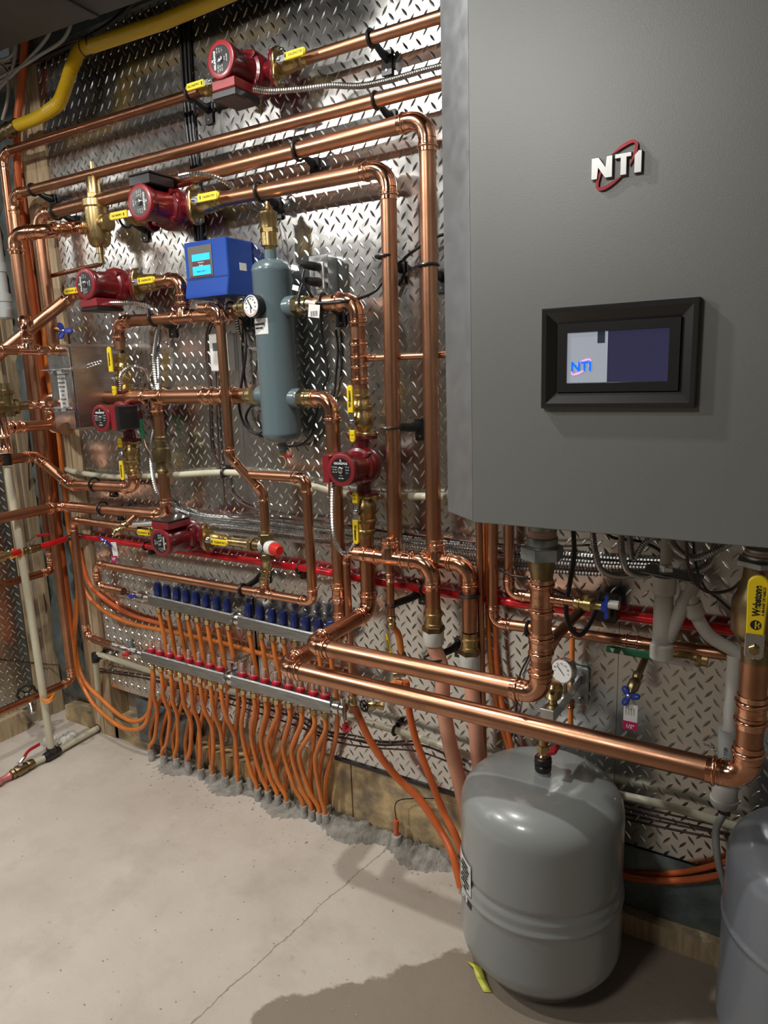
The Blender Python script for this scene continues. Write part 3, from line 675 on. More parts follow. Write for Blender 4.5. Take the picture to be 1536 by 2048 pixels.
# check-valve column and its run
vx = W(322, 900, dp).x; zc = W(330,1030,dp).z; zm = W(320,793,0.085).z
pc = V((W(122,1012,dp).x, D-dp, W(122,1012,dp).z))
lz = LX(-20, 1038, pc.x)
run('copper_pipe_run', 'copper pipe below the check valve, running left and round the corner', 'pipe', [V((vx, D-dp, W(324,935,dp).z)), V((vx, D-dp, zc)), pc, V((pc.x, lz.y, pc.z))], r35, bend=1.7)
run('copper_pipe_run', 'copper pipe between the middle run and the check valve', 'pipe', [V((vx, D-dp, zm)), V((vx, D-dp, W(323,880,dp).z))], r35)
rt = E('check_valve', 'brass check valve on the copper riser below the middle run', 'valve', V((vx, D-dp, W(324,930,dp).z)))
zc0 = W(324,946,dp).z; zc1 = W(323,872,dp).z; hv = zc1-zc0
mb = MB(); mb.lathe(V((vx,D-dp,zc0)), ZA, [(0,r35*1.05),(0.01,r35*1.3),(0.02,r35*1.1),(hv*.28,r35*1.1),(hv*.32,r35*1.5),(hv*.5,r35*1.65),(hv*.66,r35*1.5),(hv*.7,r35*1.15),(hv*.86,r35*1.1),(hv*.9,r35*1.3),(hv*.96,r35*1.3),(hv,r35*1.05)], k=28); mb.build('valve_body', M['bronze'], rt)
# middle run
dm = 0.085
mL = W(100, 797, dm); mR = W(528, 795, dm)
mR = V((W(520,795,dm).x, D-dm, mL.z+0.0)); zmid = (W(146,795,dm).z+W(470,793,dm).z)/2
mL = V((mL.x, D-dm, zmid)); mR = V((mR.x, D-dm, zmid)); mD = V((mL.x, D-dm, W(105,850,dm).z)); 
tx = vx
run('copper_pipe_run', 'thick copper middle run from the grey separator to a U bend at left', 'pipe', [mR, mL, mD, V((xb1-0.06, yb0-0.01, mD.z))], r41*1.1, bend=1.35, tees=((0,(tx-mR.x)/(mL.x-mR.x), V((tx, D-dp, zmid-0.4)), r35),), couple=((0,0.83),(0,0.2),(0,0.12)))
run('copper_pipe_run', 'copper pipe passing behind the U bend toward the left wall', 'pipe', [LX(125,848,-2.42), LX(-25, 858, -2.42)], r41*0.9, couple=((0,0.62),(0,0.78)))

# ================================================================== grey hydraulic separator
sx = W(553, 700, dm).x; yS = D-dm
st, sb = W(545, 528, dm).z, W(568, 878, dm).z
rt = E('hydraulic_separator', 'tall slate-grey hydraulic separator cylinder at the wall centre', 'separator', V((sx,yS,sb)))
R_ = 0.0575
mb = MB(); Hs = st-sb
mb.lathe(V((sx,yS,sb-0.012)), ZA, [(0,0.012),(0.002,0.03),(0.008,0.047),(0.018,0.055),(0.026,R_),(0.03,R_*1.02),(0.034,R_),(Hs-0.012,R_),(Hs-0.008,R_*1.02),(Hs-0.002,R_),(Hs+0.008,0.055),(Hs+0.017,0.046),(Hs+0.023,0.03),(Hs+0.025,0.012)], k=56); mb.build('vessel', M['sep'], rt)
mb = MB(); mb.lathe(V((sx,yS,st+0.008)), ZA, [(0,0.018),(0.03,0.018)], k=20); mb.lathe(V((sx,yS,sb-0.035)), ZA, [(0,0.014),(0.03,0.014)], k=20); mb.build('threaded_boss', M['sep'], rt)
zu, zl = W(590,612,dm).z, W(592,797,dm).z
for (zz, dr, nm) in ((zu,1,''),(zl,1,''),(W(520,612,dm).z,-1,''),(zmid,-1,'')):
    p = V((sx+dr*R_*0.75, yS, zz)); mb = MB(); mb.lathe(p, XA*dr, [(0,0.030),(0.025,0.030),(0.034,0.029),(0.040,0.024)], k=28); mb.build('side_port', M['sep'], rt)
    mb = MB(); p2 = p + XA*dr*0.036; hexnut(mb, p2, XA*dr, 0.030, 0.02); mb.lathe(p2+XA*dr*0.02, XA*dr, [(0,0.026),(0.008,0.026),(0.01,0.024),(0.02,0.024),(0.022,0.0265),(0.028,0.0265),(0.03,0.0225),(0.04,0.0225)], k=26); mb.build('port_adapter', M['brass_pale'], rt)
mb = MB()
n_ = 9; a0, a1 = math.radians(230), math.radians(290); lp = []
for i in range(n_+1):
    a = a0+(a1-a0)*i/n_; lp.append(V((sx+math.cos(a)*(R_+0.0008), yS+math.sin(a)*(R_+0.0008), 0)))
zl0, zl1 = W(528,668,dm+R_).z, W(528,636,dm+R_).z
for a, b in zip(lp, lp[1:]): mb.quad(a+ZA*zl0, b+ZA*zl0, b+ZA*zl1, a+ZA*zl1)
lo = mb.build('sticker', M['paper'], rt)
mc = (lp[4]+lp[5])/2; nrm = V((math.cos((a0+a1)/2), math.sin((a0+a1)/2), 0)); tg = V((-nrm.y, nrm.x, 0))
wtext('CALEFACTIO', 0.0078, basis(mc+nrm*0.001+ZA*(zl1-0.016), tg, ZA), M['ink'], lo, bold=0.0002, ext=0.001)
wtext('HSW 10-15', 0.0065, basis(mc+nrm*0.001+ZA*(zl1-0.027), tg, ZA), M['ink'], lo, ext=0.001)
# air vent on top
rt = E('air_vent', 'brass air vent standing on top of the grey separator', 'air vent', V((sx,yS,st+0.03)))
z0 = st+0.034; zt = W(541,402,dm).z; h = zt-z0; k_ = h/0.14
mb = MB(); p0 = V((sx,yS,z0)); mb.lathe(p0, ZA, [(0,0.016),(0.012*k_,0.018),(0.016*k_,0.025),(0.052*k_,0.025),(0.054*k_,0.022)], k=28); hexnut(mb, p0+ZA*0.053*k_, ZA, 0.0265, 0.013*k_)
mb.lathe(p0+ZA*0.066*k_, ZA, [(0,0.024),(0.032*k_,0.0245),(0.034*k_,0.026),(0.044*k_,0.026),(0.046*k_,0.022),(0.052*k_,0.014),(0.055*k_,0.012),(0.062*k_,0.010),(0.066*k_,0.0065),(0.072*k_,0.0065),(0.074*k_,0.005)], k=28); mb.build('vent_body', M['brass'], rt)
# drain under the separator
rt = E('drain_valve', 'small brass drain valve with red lever under the grey separator', 'valve', V((sx,yS,sb-0.04)))
mb = MB(); mb.lathe(V((sx,yS,sb-0.036)), -ZA, [(0,0.012),(0.008,0.012),(0.01,0.010),(0.02,0.011),(0.03,0.011),(0.032,0.009),(0.045,0.009),(0.046,0.006),(0.05,0.006)], k=18); mb.build('valve_body', M['brass_pale'], rt)
mb = MB(); mb.box(V((sx+0.02,yS-0.004,sb-0.052)), (0.03,0.006,0.008), bev=0.001); mb.build('handle', M['red_lever'], rt)
mb = MB(); mb.sweep([V((sx-.003,yS-0.012,sb-0.05))]+[V((sx+0.005+math.cos(a)*0.014, yS-0.012, sb-0.068+math.sin(a)*0.017)) for a in [PI/2-PI*i/10 for i in range(11)]], 0.0012, k=6); mb.build('strap', M['pvc'], rt)
# gauge
gc = W(505, 612, dm+0.075)
rt = E('pressure_gauge', 'round black pressure gauge with white dial left of the grey separator', 'gauge', gc)
fa = V((-0.12,-1,0.03)).normalized(); gx = V((1,-0.12,0)).normalized()
mb = MB(); mb.lathe(gc, fa, [(-0.022,0.029),(-0.018,0.032),(0,0.032),(0.004,0.0335),(0.006,0.0325),(0.006,0.029)], k=40); mb.build('case', M['black'], rt)
mb = MB(); mb.lathe(gc+fa*0.0055, fa, [(0,0.0295),(0.0012,0.0295)], k=40); dl = mb.build('dial', M['paper'], rt)
gz = gx.cross(fa)*-1; gz = ZA if gz.z < 0 else gz
def arc(mb_, r, a0, a1, w_, c, z):
    mb_.sweep([c+z+gx*math.cos(a)*r+ZA*math.sin(a)*r for a in [a0+(a1-a0)*i/20 for i in range(21)]], w_, k=5)
mb = MB(); arc(mb, 0.026, math.radians(-160), math.radians(-30), 0.0012, gc, fa*0.007); mb.build('red_band', M['red_knob'], dl)
mb = MB(); arc(mb, 0.026, math.radians(60), math.radians(160), 0.0009, gc, fa*0.007); mb.build('blue_band', M['blue_knob'], dl)
for i in range(9):
    a = math.radians(225-270*i/8); wtext(str(i*10), 0.006, basis(gc+fa*0.0072+gx*math.cos(a)*0.019+ZA*math.sin(a)*0.019, gx, ZA), M['ink'], dl, ext=0.0002)
mb = MB(); mb.box(gc+fa*0.0078+gx*-0.003+ZA*0.004, (0.003,0.03,0.0008), (gx+ZA*.7).normalized(), (ZA-gx*.7).normalized(), fa); mb.box(gc+fa*0.0084-ZA*0.008, (0.002,0.024,0.0008), gx, ZA, fa); mb.build('needle', M['ink'], dl)
mb = MB(); mb.sweep([gc-fa*0.02, V((sx-R_*0.6, yS-0.02, gc.z))], 0.008, k=12); mb.build('stem', M['brass_pale'], rt)
# pipes right of the separator
e0 = V((sx+R_*.75+0.05, yS, zu)); tU = V((W(720,600,dm).x, yS, zu)); 
xU = W(717, 700, dm).x; zvt = W(722,778,dm).z
run('copper_pipe_run', 'copper pipe leaving the upper right port of the separator and turning down', 'pipe', [e0, V((xU, yS, zu+0.0)), V((xU, yS, W(722,782,dm).z))], r35*1.12, bend=1.9, couple=((1,0.55),(1,0.80)))
xV = W(668, 900, dm).x; 
zR = W(600,797,dm).z; 
# lower right port: down the long vertical to the front loop
dB, dA = 0.40, 0.27
xv = W(672,1000,dm).x
zlow = W(676,1262,dm).z
yB = D-dB; Bz = None
B_el = LX(562, 1328, xv)
B_el = V((xv, B_el.y, B_el.z))
run('copper_pipe_run', 'long copper pipe dropping from the lower right port of the separator', 'pipe', [V((sx+R_*.75+0.05, yS, zl)), V((xv, yS, zl)), V((xv, yS, zlow+0.10))], r35*1.12, bend=1.9)
# pump D column
xD = xU; cD = V((xD, yS, W(727,930,dm).z)); 
isovalve(cD+ZA*0.084, RY(-90), r35*1.12, 'large brass valve above the centre pump, yellow lever pointing up', kind='web', big=True, hl=0.075, hw=0.019, second=True)
pump(cD, RY(-90), 'maroon pump mounted vertically right of the grey separator, box on its left', (0,0,1), 0.97, ml=0.088, txt_rot=90)
isovalve(cD-ZA*0.084, RY(90), r35*1.12, 'large brass valve below the centre pump, yellow lever pointing down', kind='web', big=True, hl=0.07, hw=0.019, second=True)

zt3 = W(722,717,dm).z
run('copper_pipe_run', 'thin copper branch from the upper separator riser passing behind the twin risers', 'pipe', [V((xU+0.018, yS+0.01, zt3)), V((W(905,709,.05).x, yS+0.03, W(895,710,.05).z))], 0.0085, couple=((0,0.07),))
# ================================================================== boiler supply / return loops
rB = 0.0238; dL = 0.37; yL = D-dL
zA = W(1000,1371,dL).z; zBp = W(1200,1486,dL).z
xA = W(1083,1200,dL).x; xB = W(1502,1430,dL).x
zCol = W(742,1200,yS*0+dm).z
bz = 1.197                                                        # underside of the boiler
run('copper_pipe_run', 'copper loop from below the centre pump out into the room and up into the boiler', 'pipe',
    [V((xD, yS, cD.z-0.19)), V((xD, yS, zA+0.0)), V((xD, yL, zA)), V((xA, yL, zA)), V((xA, yL, W(1083,1150,dL).z))], rB*0.93, bend=1.55,
    tees=((3,(W(1083,1195,dL).z-zA)/(W(1083,1150,dL).z-zA), V((0.5, yL, W(1083,1195,dL).z)), 0.009),), couple=((3,0.42),))
run('copper_pipe_run', 'lowest and nearest large copper pipe, crossing above the grey tank to the far right riser', 'pipe',
    [V((xv, yS, zlow+0.14)), V((xv, yS, zBp)), V((xv, yL, zBp)), V((xB, yL, zBp)), V((xB, yL, W(1498,1280,dL).z))], rB, bend=1.55, couple=((3,0.50),(0,0.1)))
def union(x, y, z0, z1, label, r=rB):
    rt = E('boiler_union', label, 'pipe union', V((x,y,z0))); h = z1-z0
    mb = MB(); mb.lathe(V((x,y,z0)), ZA, [(-0.004,r*0.95),(h*.10,r*1.05),(h*.2,r*1.15),(h*.4,r*1.15)], k=26); mb.build('brass_tail', M['bronze'], rt)
    mb = MB(); hexnut(mb, V((x,y,z0+h*.36)), ZA, r*1.85, h*.25); mb.build('union_nut', M['galv'], rt)
    mb = MB(); mb.lathe(V((x,y,z0+h*.6)), ZA, [(0,r*1.45),(h*.02,r*1.45),(h*.05,r*1.32),(h*.18,r*1.36),(h*.2,r*1.3)], k=26); mb.build('threaded_nipple', M['galv'], rt)
    mb = MB(); mb.lathe(V((x,y,z0+h*.79)), ZA, [(0,r*1.24),(h*.15,r*1.24)], k=26); mb.build('sealant_tape', mat('pink_thread_tape',(0.45,0.28,0.22),0.6), rt)
    mb = MB(); mb.lathe(V((x,y,z0+h*.93)), ZA, [(0,r*1.2),(h*.12,r*1.2)], k=26); mb.build('boiler_tapping', M['galv'], rt)
union(xA, yL, W(1083,1152,dL).z, W(1083,1053,dL).z, 'grey union nut joining left boiler connection to the copper riser')
# drain valve on the supply tee
zt_ = W(1083,1195,dL).z; 
rt = E('drain_valve', 'yellow brass drain valve with blue handle beside the left boiler riser', 'valve', V((xA+0.09, yL, zt_)))
mb = MB(); mb.lathe(V((xA+0.03, yL, zt_)), XA, [(0,0.0085),(0.045,0.0085)], k=16); mb.build('stub', M['copper'], rt)
mb = MB(); mb.lathe(V((xA+0.068, yL, zt_)), XA, [(0,0.010),(0.004,0.013),(0.012,0.013),(0.014,0.0105),(0.02,0.0105),(0.022,0.0145),(0.036,0.0145),(0.04,0.011),(0.048,0.009),(0.06,0.009)], k=20)
mb.lathe(V((xA+0.098, yL, zt_)), ZA, [(0,0.012),(0.016,0.011),(0.02,0.007)], k=16); mb.build('valve_body', M['brass'], rt)
mb = MB(); mb.box(V((xA+0.135, yL-0.002, zt_)), (0.006,0.012,0.05), bev=0.002); mb.box(V((xA+0.131, yL-0.002, zt_)), (0.012,0.014,0.02), bev=0.002); mb.build('handle', M['blue_knob'], rt)
mb = MB(); mb.lathe(V((xA+0.138, yL, zt_+0.006)), XA, [(0,0.009),(0.02,0.009),(0.021,0.007)], k=16); mb.build('hose_cap', M['pvc'], rt)
# right riser valve
zr0, zr1 = W(1498,1290,dL).z, W(1510,1180,dL).z
rt = E('isolation_valve', 'big bronze valve under the boiler at far right with tall yellow lever', 'valve', V((xB,yL,zr0)))
mb = MB(); h = bz-0.02-zr0
mb.lathe(V((xB,yL,zr0)), ZA, [(-0.03,rB*1.0),(0,rB*1.05),(0.004,rB*1.3),(0.012,rB*1.3),(0.018,rB*1.5),(0.03,rB*1.85),(0.085,rB*1.9),(0.10,rB*1.6),(h*.62,rB*1.45),(h*.66,rB*1.3),(h*.8,rB*1.2)], k=32); mb.build('valve_body', M['bronze'], rt)
hz = W(1440,1290,dL+0.07).z
rt_p = V((xB, yL-rB*1.9-0.01, hz))
mb = MB(); mb.lathe(V((xB,yL,hz)), -YA, [(0,0.02),(rB*2.05,0.017),(rB*2.05+0.01,0.012)], k=20); mb.build('stem_housing', M['bronze'], rt)
hc = V((xB, yL-rB*2.05-0.014, hz))
mb = MB(); mb.prism([hc+V((a,0,b)) for a,b in ((-0.015,-0.012),(-0.010,-0.018),(0.010,-0.018),(0.015,-0.012),(0.015,0.03),(-0.015,0.03))], -YA, -0.002, 0.003, 0.001)
hn = mb.build('handle', M['steel'], rt); 
mb = MB(); hexnut(mb, hc-YA*0.003, -YA, 0.0095, 0.006); mb.lathe(hc-YA*0.009, -YA, [(0,0.005),(0.003,0.005)], k=12); mb.build('nut', M['brass'], hn)
gl = W(1490,1142,dL+0.07).z - hz
mb = MB(); w_ = 0.0155; poly = [hc+V((a,0,b)) for a,b in [(-w_*.9,0.028),(w_*.9,0.028),(w_*1.08,gl*0.82)]] + [hc+V((w_*1.08*math.cos(a),0,gl*0.84+w_*1.0*math.sin(a))) for a in [PI*i/9 for i in range(1,9)]] + [hc+V((-w_*1.08,0,gl*0.82))]
mb.prism(poly, -YA, -0.004, 0.007, 0.002); mb.build('grip', M['yellow'], hn)
gt = hc - YA*0.0075
wtext('Webstone', 0.017, basis(gt+ZA*gl*0.64, ZA, -XA), M['ink'], hn, bold=0.0005, wscale=.75)
wtext('A BRAND OF NIBCO', 0.0055, basis(gt+ZA*gl*0.64+XA*0.0098, ZA, -XA), M['ink'], hn)
mb = MB(); mb.lathe(gt+ZA*gl*0.33, -YA, [(-0.0002,0.0085),(0.0004,0.0085)], k=24); em = mb.build('emblem', M['ink'], hn)
mb = MB(); c_ = gt+ZA*gl*0.33-YA*0.0006; mb.box(c_, (0.002,0.0006,0.013)); mb.box(c_+XA*0.003, (0.006,0.0006,0.002)); mb.box(c_+XA*0.005, (0.002,0.0006,0.009)); mb.build('mark', M['yellow'], em)
union(xB, yL, zr0+h*.72, W(1515,1098,dL).z, 'galvanised boiler union above the far right bronze valve')

# ================================================================== boiler
bx0, bx1 = -0.660, 0.065; by = 1.262; bt = 2.42; ch = 0.092; cy = 0.072
rt = E('boiler', 'large grey wall-hung boiler with black-framed display', 'boiler', V(((bx0+bx1)/2, D, bz)))
mb = MB(); mb.prism([V((bx0+ch-0.002, by, 0)), V((bx1-ch+0.002, by, 0)), V((bx1-ch+0.002, by+0.02, 0)), V((bx0+ch-0.002, by+0.02, 0))], ZA, bz, bt, 0.0015); mb.build('front_door', M['boiler'], rt)
for sgn, e0_, e1_ in ((1, bx0, bx0+ch), (-1, bx1, bx1-ch)):
    mb = MB(); poly = [V((e1_-sgn*0.003, by+0.001, 0)), V((e1_-sgn*0.003, by+0.06, 0)), V((e0_+sgn*0.02, by+cy+0.03, 0)), V((e0_, by+cy, 0)), V((e0_+sgn*0.004, by+cy-0.006, 0))]
    mb.prism(poly, ZA, bz+0.002, bt, 0.0012); mb.build('side_trim', M['boiler_edge'], rt)
mb = MB(); mb.box(V(((bx0+bx1)/2, (by+cy+D)/2-0.0, (bz+0.012+bt)/2)), (bx1-bx0-0.006, D-by-cy-0.004, bt-bz-0.012), bev=0.004); mb.build('cabinet', M['boiler'], rt)
# display
def BP(px, py): return W(px, py, D-by)
s0, s1 = BP(1087, 720).x, BP(1398, 700).x
sz1 = (BP(1087,621).z + BP(1401,592).z)/2; sz0 = (BP(1084,818).z + BP(1391,813).z)/2
sc = V(((s0+s1)/2, by, (sz0+sz1)/2)); sw, sh = s1-s0, sz1-sz0
def ring(mb, c, w0, h0, w1, h1, y0, y1):
    i = len(mb.v)
    for (w, h, y) in ((w0,h0,y0),(w1,h1,y1)):
        for a, b in ((-1,-1),(1,-1),(1,1),(-1,1)): mb.v.append(V((c.x+a*w/2, y, c.z+b*h/2)))
    for j in range(4): mb.face(i+j, i+(j+1)%4, i+4+(j+1)%4, i+4+j)
mb = MB(); ring(mb, sc, sw, sh, sw, sh, by+0.001, by-0.012); ring(mb, sc, sw, sh, sw*.985, sh*.975, by-0.012, by-0.014); ring(mb, sc, sw*.985, sh*.975, sw*.93, sh*.9, by-0.014, by-0.0135); ring(mb, sc, sw*.93, sh*.9, sw*.79, sh*.68, by-0.0135, by-0.004); 
bzl = mb.build('display_bezel', M['bezel'], rt, ang=20)
mb = MB(); ring(mb, sc, sw*.79, sh*.68, sw*.785, sh*.675, by-0.003, by-0.0085); ring(mb, sc, sw*.785, sh*.675, sw*.655, sh*.50, by-0.0085, by-0.0085); ring(mb, sc, sw*.655, sh*.5, sw*.65, sh*.49, by-0.0085, by-0.005); mb.build('inner_frame', M['bezel'], bzl, ang=20)
mb = MB(); mb.box(V((sc.x, by-0.004, sc.z)), (sw*.652, 0.003, sh*.495)); scr = mb.build('display', M['screen'], bzl)
mb = MB(); pw = sw*.27; lx0 = sc.x-sw*.326; mb.box(V((lx0+pw/2, by-0.0057, sc.z)), (pw, 0.0006, sh*.49)); mb.build('splash_image', M['screen_lit'], scr) if False else mb.build('splash_image', M['screen_lit'], bzl)
mb = MB(); mb.box(V((lx0+pw*.84, by-0.0062, sc.z+sh*.19)), (pw*.18, 0.0004, sh*.11)); mb.build('menu_icon', mat('slate_icon',(0.03,0.05,0.08),0.3), bzl)
lc = V((lx0+pw*.36, by-0.0066, sc.z-sh*.09))
wtext('NTI', sh*.13, basis(lc, XA, ZA), M['lcd_blue'], bzl, bold=0.0006)
def swoosh(c, w, h, ang, y, thick, a0, a1, n=26):
    mb = MB(); i0 = len(mb.v); ca, sa = math.cos(ang), math.sin(ang)
    for s_ in (0, 1):
        for i in range(n+1):
            t = i/n; a = a0+(a1-a0)*t; k2 = 1 - s_*0.5*math.sin(PI*t)**0.7
            x = w/2*math.cos(a)*(1-s_*0.1*math.sin(PI*t)); z = h/2*math.sin(a)*k2
            mb.v.append(V((c.x+x*ca-z*sa, y, c.z+x*sa+z*ca)))
    for i in range(n): mb.face(i, i+1, n+2+i, n+1+i)
    m2 = MB(); N = n+1
    front = list(mb.v); m2.v = front + [p+YA*thick for p in front]
    for i in range(n):
        m2.face(i, i+1, N+i+1, N+i); m2.face(2*N+i, 3*N+i, 3*N+i+1, 2*N+i+1)
        m2.face(i, 2*N+i, 2*N+i+1, i+1); m2.face(N+i, N+i+1, 3*N+i+1, 3*N+i)
    m2.face(0, N, 3*N, 2*N); m2.face(n, 2*N+n, 3*N+n, N+n); return m2
swoosh(lc, sw*.16, sh*.10, math.radians(36), by-0.0068, 0.0003, math.radians(-60), math.radians(100)).build('splash_swoosh', M['lcd_pink'], bzl)
swoosh(lc, sw*.16, sh*.10, math.radians(36), by-0.0068, 0.0003, math.radians(130), math.radians(285)).build('splash_swoosh', M['lcd_pink'], bzl)
# NTI emblem: chamfered chrome letters inside a red orbit
L0 = BP(1185,330); L1 = BP(1286,315); lw = L1.x-L0.x; lz = (BP(1236,332)).z; hh_ = lw*0.42
ec = V(((L0.x+L1.x)/2, by, lz))
def plate2(name, poly, y0, y1, m_, parent): 
    mb = MB(); mb.prism([V((ec.x+a*lw, 0, ec.z+b*hh_)) for a, b in poly], -YA, -y0, -y1, 0.0008); return mb.build(name, M[m_], parent, ang=20)
plate2('emblem_letter', [(-.5,-.5),(-.37,-.5),(-.37,.12),(-.22,-.5),(-.07,-.5),(-.07,.5),(-.20,.5),(-.20,-.1),(-.35,.5),(-.5,.5)], by-0.001, by-0.0075, 'chrome', rt)
plate2('emblem_letter', [(.08,-.5),(.21,-.5),(.21,.28),(.30,.28),(.30,.5),(-.03,.5),(-.03,.28),(.08,.28)], by-0.001, by-0.0075, 'chrome', rt)
plate2('emblem_letter', [(.35,-.5),(.5,-.5),(.5,.5),(.43,.5),(.35,.3)], by-0.001, by-0.0075, 'chrome', rt)
for a0_, a1_ in ((-75,80),(105,262)):
    swoosh(ec, lw*1.1, lw*0.46, math.radians(47), by-0.005, 0.004, math.radians(a0_), math.radians(a1_)).build('emblem_ring', M['logo_red'], rt)

# ================================================================== expansion tanks
def etank(cx, cy, R, z0, z1, label, m_, seams=(0.42,0.51)):
    rt = E('expansion_tank', label, 'expansion tank', V((cx,cy,0))); H = z1-z0; p = V((cx,cy,z0))
    prof = [(0,R*.45),(0.002,R*.62),(0.012,R*.78),(0.03,R*.92),(0.05,R*.982),(0.07,R),(0.078,R),(H*seams[0]-0.016,R),(H*seams[0]-0.008,R),(H*seams[0]-0.003,R*1.017),(H*seams[0]+0.003,R*1.017),(H*seams[0]+0.008,R),(H*seams[0]+0.016,R)]
    if len(seams) > 1: prof += [(H*seams[1]-0.02,R),(H*seams[1]-0.012,R),(H*seams[1]-0.003,R*0.975),(H*seams[1]+0.003,R*0.975),(H*seams[1]+0.010,R*0.992),(H*seams[1]+0.018,R*0.992),(H-0.10,R*0.992)]
    top = 0.082
    for i in range(13):
        a = PI/2*(1-(1-i/12)**1.5) if i else 0.0; prof.append((H-top+top*math.sin(a), R*.992*max(math.cos(a),0.0)**0.52 if i < 12 else 0.02))
    mb = MB(); mb.lathe(p, ZA, prof, k=72); mb.build('shell', M[m_], rt, ang=50)
    mb = MB(); mb.lathe(V((cx,cy,0)), ZA, [(0,R*.72),(z0+0.03,R*.72)], k=40); mb.build('base_ring', M[m_], rt); return rt
tcx, tcy, tR = -0.510, 1.520, 0.199
tz1 = 0.522
tk = etank(tcx, tcy, tR, 0.022, tz1, 'large grey expansion tank standing on the floor under the boiler', 'tank')
t2 = etank(0.088, 1.52, 0.185, 0.022, 0.55, 'blue-grey expansion tank at the right edge of the floor', 'tank_blue', seams=(0.60,))
# label on tank
mb = MB(); a0, a1 = math.radians(208), math.radians(234); zt0, zt1 = 0.205, 0.325
def cyl(a, z, e=0.0012): return V((tcx+math.cos(a)*(tR+e), tcy+math.sin(a)*(tR+e), z))
for i in range(10):
    a, b = a0+(a1-a0)*i/10, a0+(a1-a0)*(i+1)/10; mb.quad(cyl(a,zt0+0.035), cyl(b,zt0+0.035), cyl(b,zt1), cyl(a,zt1))
lo = mb.build('sticker', M['paper'], tk)
mb = MB()
for i in range(10):
    a, b = a0+(a1-a0)*i/10, a0+(a1-a0)*(i+1)/10; mb.quad(cyl(a,zt0), cyl(b,zt0), cyl(b,zt0+0.036), cyl(a,zt0+0.036))
mb.build('sticker_band', M['ink'], lo)
for i in range(7):
    a = a1-0.16; nrm = V((math.cos(a),math.sin(a),0)); tg = V((-nrm.y,nrm.x,0)); wtext(('WARNING','AVERTISSEMENT','MAX 100 PSI','MAX 240 F','PRE-CHARGE 12','MODEL SX-60','CRN')[i], 0.0075, basis(cyl(a, zt1-0.012-i*0.011, 0.0025), tg, ZA), M['ink'], lo, ext=0.0008)
a = a1-0.16; nrm = V((math.cos(a),math.sin(a),0)); tg = V((-nrm.y,nrm.x,0)); wtext('ETS', 0.024, basis(cyl(a, zt0+0.018, 0.003), tg, ZA), M['paper'], lo, ext=0.0012, bold=0.0006)
# stem parts
sxp = tcx+0.004; syp = tcy+0.0
rt = E('stem_valve', 'black-wrapped brass stem valve on top of the grey tank, red lever', 'valve', V((sxp,syp,tz1-0.004)))
mb = MB(); mb.lathe(V((sxp,syp,tz1-0.012)), ZA, [(0,0.022),(0.012,0.02),(0.02,0.0165)], k=20); mb.build('boss', M['tank'], rt)
mb = MB(); mb.lathe(V((sxp,syp,tz1+0.006)), ZA, [(0,0.016),(0.004,0.020),(0.016,0.0205),(0.019,0.018),(0.024,0.0215),(0.036,0.0205),(0.04,0.015)], k=24); mb.build('dielectric_union', M['black'], rt)
mb = MB(); mb.lathe(V((sxp,syp,tz1+0.044)), ZA, [(0,0.015),(0.005,0.016),(0.008,0.0125),(0.016,0.0125)], k=20); mb.build('copper_adapter', M['fitting'], rt)
zv = tz1+0.058
mb = MB(); hexnut(mb, V((sxp,syp,zv)), ZA, 0.0155, 0.018); mb.lathe(V((sxp,syp,zv+0.018)), ZA, [(0,0.0115),(0.045,0.0115)], k=18); mb.lathe(V((sxp-0.04,syp,zv+0.04)), XA, [(0,0.014),(0.01,0.014),(0.012,0.017),(0.02,0.017),(0.022,0.012),(0.052,0.012)], k=18); mb.build('valve_body', M['brass'], rt)
mb = MB(); mb.box(V((sxp+0.03,syp-0.012,zv+0.018)), (0.02,0.035,0.012), (XA+ZA*0.5).normalized(), YA, (ZA-XA*0.5).normalized(), 0.003); mb.build('handle', M['red_lever'], rt)
# steel bracket from the wall that carries gauge, vent and tank line
plx = W(1160,1368,0.01).x; zbr = W(1140,1395,0.12).z
rt = E('tank_bracket', 'grey steel bracket arm with wall plate above the grey tank', 'bracket', V((plx, D, zbr)))
mb = MB(); mb.box(V((plx, D-0.012, W(1163,1370,0.01).z)), (0.045,0.012,0.105), bev=0.004); mb.build('wall_plate', M['galv'], rt)
for dz in (-0.036, 0.036):
    mb = MB(); hexnut(mb, V((plx+0.006, D-0.018, W(1163,1370,0.01).z+dz)), -YA, 0.007, 0.006); mb.build('bolt', M['steel'], rt)
ae = LX(1082,1450,plx); 
mb = MB(); arm = V((plx-0.01, D-0.02, zbr+0.006)); arm2 = V((plx-0.01, syp-0.03, zbr+0.006)); dv = arm2-arm
mb.prism([arm+V((-0.016,0,0.016)), arm+V((0.016,0,0.016)), arm+V((0.016,0,-0.016)), arm+V((-0.016,0,-0.016))], dv.normalized(), 0, dv.length, 0.001); mb.build('arm', M['steel'], rt)
am = arm.lerp(arm2, 0.80)
rt = E('air_vent', 'small round brass air vent on the steel bracket above the tank', 'air vent', am+ZA*0.016)
mb = MB(); mb.lathe(am+ZA*0.014, ZA, [(0,0.010),(0.008,0.010),(0.011,0.016),(0.018,0.021),(0.034,0.022),(0.037,0.0235),(0.041,0.0235),(0.045,0.021),(0.052,0.017),(0.054,0.009)], k=26); mb.lathe(am+ZA*0.05-YA*0.004, V((0.3,-1,0.1)), [(0,0.008),(0.02,0.008),(0.021,0.006)], k=16); mb.build('vent_body', M['brass'], rt)
mb = MB(); mb.lathe(am+ZA*0.05-YA*0.0245+XA*.0062, V((0.3,-1,0.1)), [(0,0.005),(0.0008,0.005)], k=14); mb.build('outlet', M['ink'], rt)
gp = arm.lerp(arm2, 0.42)+ZA*0.062
